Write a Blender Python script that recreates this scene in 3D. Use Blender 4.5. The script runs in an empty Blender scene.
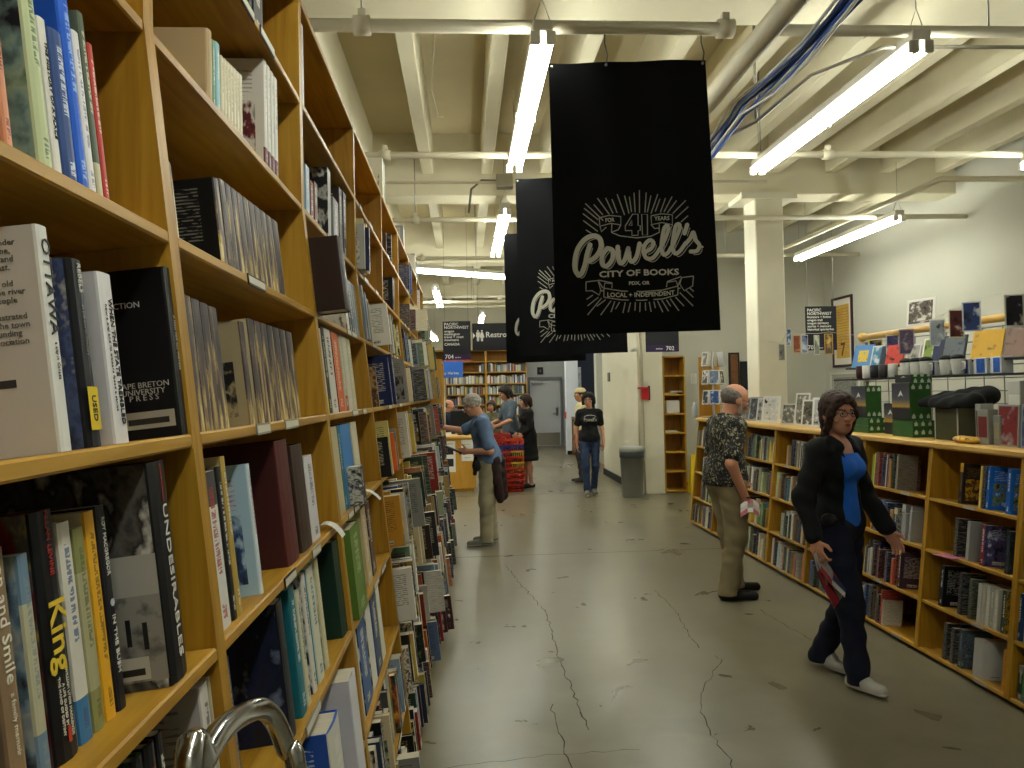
import bpy, bmesh, math, random
import numpy as np
from mathutils import Vector, Matrix
random.seed(7)
SC = bpy.context.scene
COL = SC.collection
PI = math.pi

# ------------------------------------------------------------------ camera
FPX, EYE = 760.0, 1.65
def cam_basis(psi, th, ro):
    f = Vector((math.cos(th)*math.sin(psi), math.cos(th)*math.cos(psi), math.sin(th)))
    r = Vector((math.cos(psi), -math.sin(psi), 0)); u = r.cross(f)
    return r*math.cos(ro)-u*math.sin(ro), u*math.cos(ro)+r*math.sin(ro), f
CR, CU, CF = cam_basis(math.radians(3.5535), math.radians(0.6795), math.radians(1.2))
cd = bpy.data.cameras.new('camera'); cam = bpy.data.objects.new('camera', cd); COL.objects.link(cam)
cam.matrix_world = Matrix(((CR.x, CU.x, -CF.x, 0), (CR.y, CU.y, -CF.y, 0), (CR.z, CU.z, -CF.z, EYE), (0, 0, 0, 1)))
cd.sensor_width = 36; cd.lens = FPX/1024*36; cd.clip_start = .05; cd.clip_end = 100
SC.camera = cam
SC.view_settings.view_transform = 'Standard'; SC.view_settings.look = 'None'
SC.view_settings.gamma = 1; SC.view_settings.use_curve_mapping = False
def ray(x, y): return CF + CR*((x-512)/FPX) + CU*((384-y)/FPX)
def at_y(x, y, Y): d = ray(x, y); t = Y/d.y; return Vector((d.x*t, Y, EYE+d.z*t))
def at_x(x, y, X): d = ray(x, y); t = X/d.x; return Vector((X, d.y*t, EYE+d.z*t))
def at_z(x, y, Z): d = ray(x, y); t = (Z-EYE)/d.z; return Vector((d.x*t, d.y*t, Z))
def pix(p):
    v = Vector(p)-Vector((0, 0, EYE)); return 512+FPX*v.dot(CR)/v.dot(CF), 384-FPX*v.dot(CU)/v.dot(CF)
def y_on_line(px, X, Z, lo=.15, hi=30):
    # distance along the aisle at which the line (X, *, Z) crosses image column px
    s = pix((X, hi, Z))[0] > pix((X, lo, Z))[0]
    for _ in range(40):
        m = (lo+hi)/2
        if (pix((X, m, Z))[0] < px) == s: lo = m
        else: hi = m
    return (lo+hi)/2

# ------------------------------------------------------------------ objects
def tag(o, label=None, cat=None, group=None, kind=None):
    if label: o['label'] = label
    if cat: o['category'] = cat
    if group: o['group'] = group
    if kind: o['kind'] = kind
    return o
def thing(name, label, cat, loc=(0, 0, 0), rotz=0, group=None, mat=None):
    o = bpy.data.objects.new(name, None); COL.objects.link(o)
    if mat is not None: o.matrix_world = mat
    else: o.location = loc; o.rotation_euler = (0, 0, rotz)
    o.empty_display_size = .05
    return tag(o, label, cat, group)
def link_mesh(name, me, mats, parent=None):
    o = bpy.data.objects.new(name, me); COL.objects.link(o)
    if not isinstance(mats, (list, tuple)): mats = [mats]
    if len(me.materials) == 0:
        for m in mats: me.materials.append(m)
    if parent is not None: o.parent = parent
    return o
IDM = Matrix.Identity(4)
class MB:
    """collects shapes, builds ONE mesh"""
    def __init__(s): s.v = []; s.f = []; s.m = []; s.sm = []; s.uv = {}
    def add(s, vs, fs, mi=0, M=None, smooth=False):
        b = len(s.v)
        for p in vs:
            p = Vector(p); s.v.append(M @ p if M is not None else p)
        for f in fs: s.f.append([b+i for i in f]); s.m.append(mi); s.sm.append(smooth)
        return s
    def box(s, a, b, mi=0, M=None):
        (x0, y0, z0), (x1, y1, z1) = a, b
        if x0 > x1: x0, x1 = x1, x0
        if y0 > y1: y0, y1 = y1, y0
        if z0 > z1: z0, z1 = z1, z0
        return s.add([(x0,y0,z0),(x1,y0,z0),(x1,y1,z0),(x0,y1,z0),(x0,y0,z1),(x1,y0,z1),(x1,y1,z1),(x0,y1,z1)],
                     [(0,3,2,1),(4,5,6,7),(0,1,5,4),(1,2,6,5),(2,3,7,6),(3,0,4,7)], mi, M)
    def bbox(s, a, b, e=.004, mi=0, M=None):
        """box with chamfered edges"""
        lo = [min(a[i], b[i]) for i in range(3)]; hi = [max(a[i], b[i]) for i in range(3)]
        e = min(e, *(.45*(hi[i]-lo[i]) for i in range(3)))
        bm = bmesh.new(); bmesh.ops.create_cube(bm, size=1)
        for v in bm.verts:
            for i in range(3): v.co[i] = lo[i]+(v.co[i]+.5)*(hi[i]-lo[i])
        bmesh.ops.bevel(bm, geom=bm.edges[:], offset=e, segments=1, affect='EDGES')
        bm.verts.index_update()
        s.add([v.co.copy() for v in bm.verts], [[v.index for v in f.verts] for f in bm.faces], mi, M); bm.free(); return s
    def tube(s, pts, r, n=8, mi=0, M=None, cap=True, closed=False, flat=1.0):
        pts = [Vector(p) for p in pts]; rr = r if isinstance(r, (list, tuple)) else [r]*len(pts)
        vs = []; fs = []; N = len(pts); up = None
        for i, p in enumerate(pts):
            if closed: d = pts[(i+1) % N]-pts[i-1]
            else: d = pts[min(i+1, N-1)]-pts[max(i-1, 0)]
            d.normalize()
            if up is None:
                up = Vector((0, 0, 1)) if abs(d.z) < .9 else Vector((1, 0, 0))
            x = up-d*up.dot(d)
            if x.length < 1e-5: x = Vector((1, 0, 0))-d*d.x
            x.normalize(); y = d.cross(x); up = x
            for k in range(n):
                a = 2*PI*k/n; vs.append(p+x*(rr[i]*math.cos(a)*flat)+y*(rr[i]*math.sin(a)))
        for i in range(N if closed else N-1):
            j = (i+1) % N
            for k in range(n):
                fs.append((i*n+k, i*n+(k+1) % n, j*n+(k+1) % n, j*n+k))
        if cap and not closed: fs.append(tuple(range(n-1, -1, -1))); fs.append(tuple((N-1)*n+k for k in range(n)))
        return s.add(vs, fs, mi, M, True)
    def lathe(s, prof, n=24, mi=0, M=None):
        vs = []; fs = []
        for r, z in prof:
            for k in range(n): vs.append((r*math.cos(2*PI*k/n), r*math.sin(2*PI*k/n), z))
        for i in range(len(prof)-1):
            for k in range(n): fs.append((i*n+k, i*n+(k+1) % n, (i+1)*n+(k+1) % n, (i+1)*n+k))
        fs.append(tuple(range(n-1, -1, -1))); fs.append(tuple((len(prof)-1)*n+k for k in range(n)))
        return s.add(vs, fs, mi, M, True)
    def quad(s, a, b, c, d, mi=0, M=None): return s.add([a, b, c, d], [(0, 1, 2, 3)], mi, M)
    def prism(s, poly, t, mi=0, M=None):
        """polygon in local xy extruded to z=t"""
        n = len(poly); vs = [(x, y, 0) for x, y in poly]+[(x, y, t) for x, y in poly]
        return s.add(vs, [tuple(range(n-1, -1, -1)), tuple(range(n, 2*n))]+[(i, (i+1) % n, n+(i+1) % n, n+i) for i in range(n)], mi, M)
    def build(s, name, mats, parent=None, label=None):
        me = bpy.data.meshes.new(name); me.from_pydata([tuple(v) for v in s.v], [], s.f)
        me.polygons.foreach_set('material_index', s.m); me.polygons.foreach_set('use_smooth', s.sm)
        me.update()
        o = link_mesh(name, me, mats, parent)
        if label: o['label'] = label
        return o
def axes(o, x, y, z):
    x, y, z, o = Vector(x), Vector(y), Vector(z), Vector(o)
    return Matrix(((x.x, y.x, z.x, o.x), (x.y, y.y, z.y, o.y), (x.z, y.z, z.z, o.z), (0, 0, 0, 1)))
def T(x, y, z): return Matrix.Translation((x, y, z))
def RZ(a): return Matrix.Rotation(a, 4, 'Z')
def RX(a): return Matrix.Rotation(a, 4, 'X')
def RY(a): return Matrix.Rotation(a, 4, 'Y')
_tc = {}
def text_geo(body, size, align='CENTER', bold=0.0, ext=.0004, shear=0.0, space=1.0):
    key = (body, size, align, bold, ext, shear, space)
    if key in _tc: return _tc[key]
    cu = bpy.data.curves.new('t', 'FONT'); cu.body = body; cu.size = size; cu.align_x = align; cu.align_y = 'CENTER'
    cu.offset = bold*size; cu.extrude = ext; cu.resolution_u = 2; cu.shear = shear; cu.space_character = space
    ob = bpy.data.objects.new('t', cu); COL.objects.link(ob)
    dg = bpy.context.evaluated_depsgraph_get(); dg.update()
    me = bpy.data.meshes.new_from_object(ob.evaluated_get(dg))
    r = ([v.co.copy() for v in me.vertices], [tuple(p.vertices) for p in me.polygons])
    bpy.data.objects.remove(ob); bpy.data.curves.remove(cu); bpy.data.meshes.remove(me)
    _tc[key] = r; return r
def add_text(mb, body, size, M, mi=0, width=None, **k):
    vs, fs = text_geo(body, size, **k)
    if width and vs:
        w = max(v.x for v in vs)-min(v.x for v in vs)
        M = M @ Matrix.Diagonal((width/w, 1, 1, 1))
    mb.add(vs, fs, mi, M)

# ------------------------------------------------------------------ materials
def new_mat(name):
    m = bpy.data.materials.new(name); m.use_nodes = True
    return m, m.node_tree, m.node_tree.nodes['Principled BSDF']
def nd(nt, t, **k):
    n = nt.nodes.new(t)
    for a, v in k.items(): setattr(n, a, v)
    return n
def lin(c):
    if isinstance(c, str): c = tuple(int(c[i:i+2], 16)/255 for i in (0, 2, 4))
    return tuple(x/12.92 if x <= .04045 else ((x+.055)/1.055)**2.4 for x in c[:3])
_pm = {}
def plain(c, rough=.6, metal=0, spec=.3, name=None, noise=0.0, scale=20, bump=0, trans=0):
    key = (c, rough, metal, spec, noise, scale, bump, trans)
    if key in _pm: return _pm[key]
    m, nt, b = new_mat(name or 'surface_'+str(len(_pm)))
    L = lin(c)
    b.inputs['Base Color'].default_value = (*L, 1); b.inputs['Roughness'].default_value = rough
    b.inputs['Metallic'].default_value = metal; b.inputs['Specular IOR Level'].default_value = spec
    b.inputs['Transmission Weight'].default_value = trans
    if noise or bump:
        tc = nd(nt, 'ShaderNodeTexCoord'); ns = nd(nt, 'ShaderNodeTexNoise'); ns.inputs['Scale'].default_value = scale
        ns.inputs['Detail'].default_value = 5
        nt.links.new(tc.outputs['Object'], ns.inputs['Vector'])
        if noise:
            r = nd(nt, 'ShaderNodeValToRGB'); r.color_ramp.elements[0].position = .3; r.color_ramp.elements[1].position = .7
            r.color_ramp.elements[0].color = (*(x*(1-noise) for x in L), 1); r.color_ramp.elements[1].color = (*(min(1, x*(1+noise)) for x in L), 1)
            nt.links.new(ns.outputs['Fac'], r.inputs['Fac']); nt.links.new(r.outputs['Color'], b.inputs['Base Color'])
        if bump:
            bp = nd(nt, 'ShaderNodeBump'); bp.inputs['Strength'].default_value = bump; bp.inputs['Distance'].default_value = .01
            nt.links.new(ns.outputs['Fac'], bp.inputs['Height']); nt.links.new(bp.outputs['Normal'], b.inputs['Normal'])
    _pm[key] = m; return m
def print_mat(c1, c2, scale=14):
    key = ('print', c1, c2, scale)
    if key in _pm: return _pm[key]
    m, nt, b = new_mat('picture_print'); tc = nd(nt, 'ShaderNodeTexCoord'); oi = nd(nt, 'ShaderNodeObjectInfo')
    ad = nd(nt, 'ShaderNodeVectorMath', operation='MULTIPLY_ADD'); ad.inputs[2].default_value = (0, 0, 0)
    sc = nd(nt, 'ShaderNodeVectorMath', operation='SCALE'); sc.inputs[0].default_value = (37, 19, 53); nt.links.new(oi.outputs['Random'], sc.inputs['Scale'])
    ad.inputs[1].default_value = (1, 1, 1); nt.links.new(tc.outputs['Object'], ad.inputs[0]); nt.links.new(sc.outputs[0], ad.inputs[2])
    n = nd(nt, 'ShaderNodeTexNoise'); n.inputs['Scale'].default_value = scale; n.inputs['Detail'].default_value = 6; n.inputs['Distortion'].default_value = .15; nt.links.new(ad.outputs[0], n.inputs['Vector'])
    nt.links.new(ramp(nt, n.outputs['Fac'], [(.30, '15151a'), (.42, c1), (.54, c1), (.66, c2), (.78, 'cfcabc')]), b.inputs['Base Color']); b.inputs['Roughness'].default_value = .4; b.inputs['Specular IOR Level'].default_value = .3
    _pm[key] = m; return m
def emit(c, s, name):
    m, nt, b = new_mat(name); b.inputs['Base Color'].default_value = (*lin(c), 1)
    b.inputs['Emission Color'].default_value = (*lin(c), 1); b.inputs['Emission Strength'].default_value = s; return m
def ramp(nt, fac, stops, interp='LINEAR'):
    r = nd(nt, 'ShaderNodeValToRGB'); r.color_ramp.interpolation = interp
    e = r.color_ramp.elements
    while len(e) < len(stops): e.new(.5)
    for i, (p, c) in enumerate(stops): e[i].position = p; e[i].color = (*lin(c), 1)
    nt.links.new(fac, r.inputs['Fac']); return r.outputs['Color']
def wood_mat(name, c0, c1, c2, axis='Z', rough=.42, gs=3.0):
    m, nt, b = new_mat(name)
    tc = nd(nt, 'ShaderNodeTexCoord'); mp = nd(nt, 'ShaderNodeMapping')
    oi = nd(nt, 'ShaderNodeObjectInfo')
    sc = {'Z': (14, 14, .9), 'Y': (14, .9, 14), 'X': (.9, 14, 14)}[axis]
    mp.inputs['Scale'].default_value = sc
    nt.links.new(tc.outputs['Object'], mp.inputs['Vector'])
    cb = nd(nt, 'ShaderNodeVectorMath', operation='ADD'); nt.links.new(mp.outputs['Vector'], cb.inputs[0])
    ml = nd(nt, 'ShaderNodeVectorMath', operation='SCALE'); ml.inputs[0].default_value = (13, 7, 9); nt.links.new(oi.outputs['Random'], ml.inputs['Scale'])
    nt.links.new(ml.outputs['Vector'], cb.inputs[1])
    n1 = nd(nt, 'ShaderNodeTexNoise'); n1.inputs['Scale'].default_value = gs; n1.inputs['Detail'].default_value = 6; n1.inputs['Distortion'].default_value = .6
    nt.links.new(cb.outputs['Vector'], n1.inputs['Vector'])
    col = ramp(nt, n1.outputs['Fac'], [(.28, c0), (.5, c1), (.72, c2)])
    # sparse dark knots
    vo = nd(nt, 'ShaderNodeTexVoronoi'); vo.inputs['Scale'].default_value = 2.1
    sm = nd(nt, 'ShaderNodeMapping'); sm.inputs['Scale'].default_value = {'Z': (1, 1, .55), 'Y': (1, .55, 1), 'X': (.55, 1, 1)}[axis]
    nt.links.new(tc.outputs['Object'], sm.inputs['Vector']); nt.links.new(sm.outputs['Vector'], vo.inputs['Vector'])
    kr = nd(nt, 'ShaderNodeValToRGB'); kr.color_ramp.elements[0].position = .022; kr.color_ramp.elements[1].position = .045
    kr.color_ramp.elements[0].color = (1, 1, 1, 1); kr.color_ramp.elements[1].color = (0, 0, 0, 1)
    nt.links.new(vo.outputs['Distance'], kr.inputs['Fac'])
    mx = nd(nt, 'ShaderNodeMix', data_type='RGBA'); nt.links.new(kr.outputs['Color'], mx.inputs['Factor'])
    nt.links.new(col, mx.inputs['A']); mx.inputs['B'].default_value = (*lin('4a2208'), 1)
    nt.links.new(mx.outputs['Result'], b.inputs['Base Color'])
    b.inputs['Roughness'].default_value = rough; b.inputs['Specular IOR Level'].default_value = .35
    return m
W_UP = wood_mat('pine_upright', '986a16', 'ac8022', 'ba8e30', 'Z')
W_SH = wood_mat('pine_shelf', '9a6c18', 'b08428', 'c0943a', 'Y')
W_LIGHT = wood_mat('pale_maple', 'c79a4c', 'd3a95c', 'dcb66c', 'Y')
W_BACK = wood_mat('pine_back_board', '865814', '946418', 'a07020', 'Z', .6)
W_FAR = wood_mat('golden_ply', 'b8862c', 'c08e34', 'c8983e', 'Z')
WHITE_PAINT = plain('d8d2bd', .65, noise=.05, scale=3)
# ================================================================== the setting
CEIL, JOIST, BEAM = 4.74, 4.26, 4.0
def structure(name, mb, mats, parent=None):
    o = mb.build(name, mats, parent)
    if parent is None: o['kind'] = 'structure'
    return o
def concrete():
    m, nt, b = new_mat('polished_concrete')
    tc = nd(nt, 'ShaderNodeTexCoord')
    def noise(s, d, dist=0):
        n = nd(nt, 'ShaderNodeTexNoise'); n.inputs['Scale'].default_value = s; n.inputs['Detail'].default_value = d; n.inputs['Distortion'].default_value = dist
        nt.links.new(tc.outputs['Object'], n.inputs['Vector']); return n
    a = noise(.55, 8, .8); c1 = ramp(nt, a.outputs['Fac'], [(.3, '605a46'), (.5, '736d58'), (.7, '827b66')])
    bn = noise(3.2, 10, .5); c2 = ramp(nt, bn.outputs['Fac'], [(.33, '605a46'), (.5, '736d57'), (.68, '837c65')])
    mx = nd(nt, 'ShaderNodeMix', data_type='RGBA'); mx.inputs['Factor'].default_value = .5
    nt.links.new(c1, mx.inputs['A']); nt.links.new(c2, mx.inputs['B'])
    # damp darker patches and pits
    p = noise(5, 8); pr = nd(nt, 'ShaderNodeValToRGB'); pr.color_ramp.elements[0].position = .68; pr.color_ramp.elements[1].position = .95
    nt.links.new(p.outputs['Fac'], pr.inputs['Fac'])
    m2 = nd(nt, 'ShaderNodeMix', data_type='RGBA'); pm = nd(nt, 'ShaderNodeMath', operation='MULTIPLY'); pm.inputs[1].default_value = .25; nt.links.new(pr.outputs['Color'], pm.inputs[0]); nt.links.new(pm.outputs[0], m2.inputs['Factor'])
    nt.links.new(mx.outputs['Result'], m2.inputs['A']); m2.inputs['B'].default_value = (*lin('4c4937'), 1)
    nt.links.new(m2.outputs['Result'], b.inputs['Base Color'])
    r = nd(nt, 'ShaderNodeMapRange'); r.inputs['To Min'].default_value = .2; r.inputs['To Max'].default_value = .42
    nt.links.new(bn.outputs['Fac'], r.inputs['Value']); nt.links.new(r.outputs['Result'], b.inputs['Roughness'])
    b.inputs['Specular IOR Level'].default_value = .55
    bp = nd(nt, 'ShaderNodeBump'); bp.inputs['Strength'].default_value = .05; bp.inputs['Distance'].default_value = .01
    nt.links.new(bn.outputs['Fac'], bp.inputs['Height']); nt.links.new(bp.outputs['Normal'], b.inputs['Normal'])
    return m
M_FLOOR = concrete()
M_CEIL = plain('cabf9c', .85, noise=.07, scale=1.2, name='ceiling_paint')
M_JOIST = plain('d8d0b4', .7, noise=.05, scale=2.0, name='joist_paint')
M_WALL = plain('b8b6a8', .7, noise=.025, scale=1.5, name='pale_wall_paint')
M_WALLW = plain('d6d0ba', .6, noise=.03, scale=2, name='cream_wall_paint')
M_DARKW = plain('1c2230', .7, name='dark_navy_wall')
M_BLACK = plain('141414', .5)
structure('floor', MB().box((-8, -4, -.2), (9, 24.5, 0)), M_FLOOR)
# long cracks and the saw-cut joint: dark lines inlaid in the floor
ck = MB()
def crack(pix_pts, w, seed):
    rnd = random.Random(seed); P = []
    base = [at_z(x, y, 0) for x, y in pix_pts]
    for a, b_ in zip(base[:-1], base[1:]):
        n = max(3, int((b_-a).length/.05))
        for i in range(n): P.append(a.lerp(b_, i/n)+Vector((rnd.uniform(-.012, .012), rnd.uniform(-.012, .012), 0)))
    P.append(base[-1])
    for i in range(len(P)-1):
        d = (P[i+1]-P[i]).normalized(); s = Vector((-d.y, d.x, 0))*w*rnd.uniform(.5, 1.2)/2; z = Vector((0, 0, .0008))
        ck.quad(P[i]-s+z, P[i+1]-s+z, P[i+1]+s+z, P[i]+s+z)
crack([(505, 565), (530, 595), (546, 612), (556, 650), (566, 675), (577, 700), (589, 730)], .007, 1)
crack([(551, 705), (557, 728), (566, 752), (572, 768)], .006, 2)
crack([(655, 590), (676, 612), (690, 637), (699, 648)], .006, 3)
crack([(715, 655), (721, 660), (712, 675), (701, 690), (700, 712), (712, 735), (727, 755), (732, 768)], .005, 4)
crack([(440, 770), (490, 762), (560, 754), (640, 750)], .004, 5)
crack([(760, 610), (790, 628), (812, 640)], .005, 6)
ck.build('floor_cracks', plain('3a3729', .8))['kind'] = 'structure'
jt = MB()
for Y, w in ((7.72, .010), (12.3, .010), (16.8, .012)): jt.box((-.25, Y, 0), (2.7 if Y < 9 else 6, Y+w, .0007))
jt.build('floor_joint', plain('4c4939', .8))['kind'] = 'structure'
structure('ceiling', MB().box((-8, -4, CEIL), (9, 24.5, CEIL+.2)), M_CEIL)
jo = MB(); x = -.39-.7*10
while x < 8.6:
    jo.bbox((x-.065, -3.9, JOIST), (x+.065, 23, CEIL+.01), .008); x += .7
structure('ceiling_joists', jo, M_JOIST)
for Y in (-.2, 4.4, 9.0, 13.6, 18.2):
    structure('ceiling_beam', MB().bbox((-8, Y, BEAM), (8.9, Y+.4, CEIL+.01), .01), M_JOIST)
structure('wall_right', MB().box((6.1, -4, 0), (6.3, 12.7, CEIL)), M_WALL)
structure('wall_alcove', MB().box((3.15, 12.5, 0), (6.1, 12.7, CEIL)), M_WALL)
structure('wall_pier', MB().box((2.74, 11.95, 0), (3.15, 15.0, CEIL)), M_WALLW)
structure('wall_left', MB().box((-8.2, -4, 0), (-8.0, 24.5, CEIL)), M_WALL)
structure('wall_front', MB().box((-8.2, -3.7, 0), (6.3, -3.5, CEIL)), M_WALL)
M_WALLB = plain('a5a7a6', .7, noise=.02, scale=1.5, name='cool_grey_wall')
DX0, DX1, DH = 1.98, 2.9, 2.05
wb = MB().box((-8.2, 23.1, 0), (DX0-.06, 23.3, CEIL)).box((DX1+.06, 23.1, 0), (6.3, 23.3, CEIL)).box((DX0-.06, 23.1, DH+.06), (DX1+.06, 23.3, CEIL))
structure('wall_back', wb, M_WALLB)
structure('trim_back', MB().box((-8, 23.06, 2.97), (6.1, 23.1, CEIL)), M_WALLW)
# steel back door
d = structure('door_1', MB().bbox((DX0, 23.12, .01), (DX1, 23.17, DH), .004), plain('b4b6b8', .45))
structure('door_frame', MB().box((DX0-.07, 23.05, 0), (DX0, 23.15, DH)).box((DX1, 23.05, 0), (DX1+.07, 23.15, DH)).box((DX0-.07, 23.05, DH), (DX1+.07, 23.15, DH+.07)), plain('6c6f73', .5), d)
structure('kick_plate', MB().box((DX0+.03, 23.105, .04), (DX1-.03, 23.12, .42)), plain('8f8a80', .35, .6), d)
structure('door_handle', MB().box((DX1-.14, 23.10, .93), (DX1-.07, 23.12, 1.18)).tube([(DX1-.1, 23.1, 1.0), (DX1-.1, 23.04, 1.0), (DX1-.23, 23.04, 1.0)], .012).lathe([(.03, 0), (.03, .02)], 12, 0, T(DX1-.1, 23.1, 1.13) @ RX(PI/2)), plain('88898a', .3, .9), d)
structure('door_closer', MB().bbox((DX0+.05, 23.04, DH-.14), (DX0+.4, 23.1, DH-.06), .006), plain('9a9b9c', .4, .5), d)
# stairwell beyond the pier: navy wall, sliver with daylight painted into its colour, pilaster
structure('wall_stairwell', MB().box((2.98, 20.0, 0), (6.2, 20.15, CEIL)), M_DARKW)
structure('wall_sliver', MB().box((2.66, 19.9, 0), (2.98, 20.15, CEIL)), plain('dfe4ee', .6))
structure('column_stairwell', MB().box((2.96, 16.95, 0), (3.24, 17.25, CEIL)), plain('c9c8ba', .6))
# main column under the beam, with its conduit
structure('column_main', MB().bbox((3.55, 8.98, 0), (3.90, 9.36, BEAM+.02), .012), WHITE_PAINT)
structure('column_capital', MB().box((3.38, 8.96, BEAM-.06), (4.07, 9.42, BEAM+.02)), WHITE_PAINT)
for nm, a, b_ in (('baseboard_alcove', (3.56, 12.47, 0), (6.1, 12.5, .1)), ('baseboard_right', (6.07, -3.4, 0), (6.1, 12.47, .1)),
                  ('baseboard_pier', (2.715, 11.93, 0), (2.74, 15.0, .12)), ('baseboard_back', (-.9, 23.07, 0), (DX0-.08, 23.1, .1)), ('baseboard_stairwell', (2.66, 19.87, 0), (2.98, 19.9, .1))):
    structure(nm, MB().box(a, b_), M_BLACK)

# ================================================================== ceiling services
M_PIPE = plain('d5cdb4', .5, noise=.04, scale=4, name='painted_pipe')
M_STEEL = plain('9a978c', .4, .7)
def pipe(label, pts, r, clamps=(), group=None, hang=()):
    o = MB().tube(pts, r, 10).build('ceiling_pipe', M_PIPE); tag(o, label, 'pipe', group)
    for c in clamps:
        MB().tube([Vector(c)-Vector((.045, 0, 0)), Vector(c)+Vector((.045, 0, 0))], r*1.45, 10).box((c[0]-.02, c[1]-.02, c[2]), (c[0]+.02, c[1]+.02, c[2]+r+.05)).build('pipe_fitting', M_PIPE, o)
    for c in hang:
        MB().tube([c, (c[0], c[1], JOIST+.2)], .006, 6).build('hanger_rod', M_STEEL, o)
    return o
pipe('thin white pipe crossing overhead above the front banner', [(-4.9, 4.16, 3.67), (1.52, 4.16, 3.67)], .036, [(-.52, 4.16, 3.67), (1.5, 4.16, 3.67)], None, [(-.52, 4.16, 3.67), (-3, 4.16, 3.67)])
pipe('white pipe crossing overhead right of the big sprinkler main', [(1.82, 4.17, 3.67), (6.08, 4.17, 3.67)], .032, [], None, [(3.05, 4.17, 3.67), (5, 4.17, 3.67)])
pipe('white pipe crossing overhead above the second banner', [(-4.9, 6.42, 3.67), (6.08, 6.42, 3.67)], .03, [(-.63, 6.42, 3.67), (3.2, 6.42, 3.67)], None, [(2.6, 6.42, 3.67), (-2.5, 6.42, 3.67)])
pipe('white pipe crossing overhead above the third banner, in front of the beam', [(-4.9, 8.8, 3.67), (6.08, 8.8, 3.67)], .03, [(-.53, 8.8, 3.67)], None, [(-.53, 8.8, 3.67), (2.4, 8.8, 3.67)])
pipe('white pipe crossing overhead behind the beam, over the service desk', [(-4.9, 11.3, 3.67), (6.08, 11.3, 3.67)], .03, [(-.6, 11.3, 3.67)], None, [(.2, 11.3, 3.67), (4, 11.3, 3.67)])
pipe('farthest white pipe crossing overhead near the back bookcase', [(-4.9, 14.9, 3.45), (6.0, 14.9, 3.45)], .035, [], None, [(.2, 14.9, 3.45)])
pipe('white pipe across the far ceiling near the back door', [(-4.9, 17.5, 3.67), (6.0, 17.5, 3.67)], .035, [], None, [(.2, 17.5, 3.67)])
pipe('slim grey conduit crossing overhead with a square junction box', [(-4.9, 7.28, 3.68), (3, 7.28, 3.68)], .014)
pipe('thick white sprinkler main running along the aisle above the banner', [(1.62, -3.4, 3.52), (1.62, 13.5, 3.52)], .062, [], None, [(1.62, 2.5, 3.52), (1.62, 7, 3.52)])
_a, _b = at_z(941, 179, 3.74), at_z(791, 245, 3.74)
pipe('white pipe turning along the side wall above its strip light', [(6.08, _a.y, 3.74), (_a.x, _a.y, 3.74), (_b.x, _b.y, 3.74), (_b.x-.1, 12.4, 3.74)], .03)
o = MB().bbox((.34, 7.23, 3.62), (.50, 7.33, 3.75), .006).build('junction_box', plain('b3ad98', .5)); tag(o, 'square grey junction box on the conduit between the two ceiling lights', 'junction box')
cv = MB(); cv.tube([(.36, 7.28, 3.69), (.2, 7.28, 3.70), (.1, 7.3, 3.62), (.07, 7.35, 3.4)], .012, 8)
tag(cv.build('hanging_cable', plain('6f6c62', .5)), 'short grey cable looping down beside the ceiling junction box', 'cable')
o = MB().tube([(-.86, 5.0, CEIL), (-.86, 5.0, 4.5), (-.8, 5.02, 4.42), (-.62, 5.1, 4.38), (-.45, 5.3, 4.5), (-.38, 5.45, 4.72)], .014, 8).build('armoured_cable', plain('4b473d', .5, .3)); tag(o, 'dark armoured cable looping from the bare ceiling above the tall bookcase', 'cable')
MB().bbox((-.45, 5.4, 4.66), (-.30, 5.55, CEIL), .005).build('ceiling_plate', plain('8c8672', .5), o)
MB().tube([(-.62, 5.1, 4.38), (-.6, 5.1, 4.55), (-.6, 5.1, CEIL)], .012, 8).build('cable_drop', plain('4b473d', .5), o)
o = MB().tube([(-.2, 6.5, 4.74), (-.25, 6.9, 4.42), (-.2, 7.2, 4.28), (-.16, 7.25, 4.3)], .008, 6).build('loose_wire', plain('cfc7ad', .6)); tag(o, 'thin loose white wire dangling beside a joist', 'wire')
o = MB().tube([(6.05, 4.23, 3.62), (2.5, 4.3, 3.64), (2.2, 4.6, 3.60), (2.0, 5.0, 3.45), (1.75, 5.6, 3.42), (1.3, 6.4, 3.4)], .012, 8).build('conduit', plain('a9a59a', .35, .6)); tag(o, 'bent shiny conduit swinging from the cross pipe down past the banner', 'conduit')
MB().tube([(2.0, 5.0, 3.45), (2.0, 5.0, 4.2)], .01, 6).build('hanger_rod', M_STEEL, o)
# bundle of blue and white data cables beside the sprinkler main
o = thing('cable_bundle', 'sagging bundle of blue and white cables beside the sprinkler main', 'cable bundle', (1.83, 2.4, 3.5))
rc = random.Random(4)
CBL = [plain('2d4f9a', .45), plain('3c62b8', .45), plain('d8d8d4', .5), plain('1a1c22', .5), plain('2a4684', .45), plain('bfc2c8', .5)]
for k in range(14):
    a = rc.uniform(0, 6.28); ox, oz = .035*math.cos(a), .035*math.sin(a); pts = []
    for i in range(26):
        t = i/25; yy = -3+t*13; sag = -.10*abs(math.sin(yy*1.3))-.02
        pts.append((-.035*(5-max(yy, 3.2))+ox*(1+.6*math.sin(yy*1.3+k))+.02*math.sin(yy*3+k), yy-2.4, oz*(1+.7*math.cos(yy*1.1+k))+sag))
    MB().tube(pts, .0085, 6).build('cable', CBL[k % 6], o)

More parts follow.
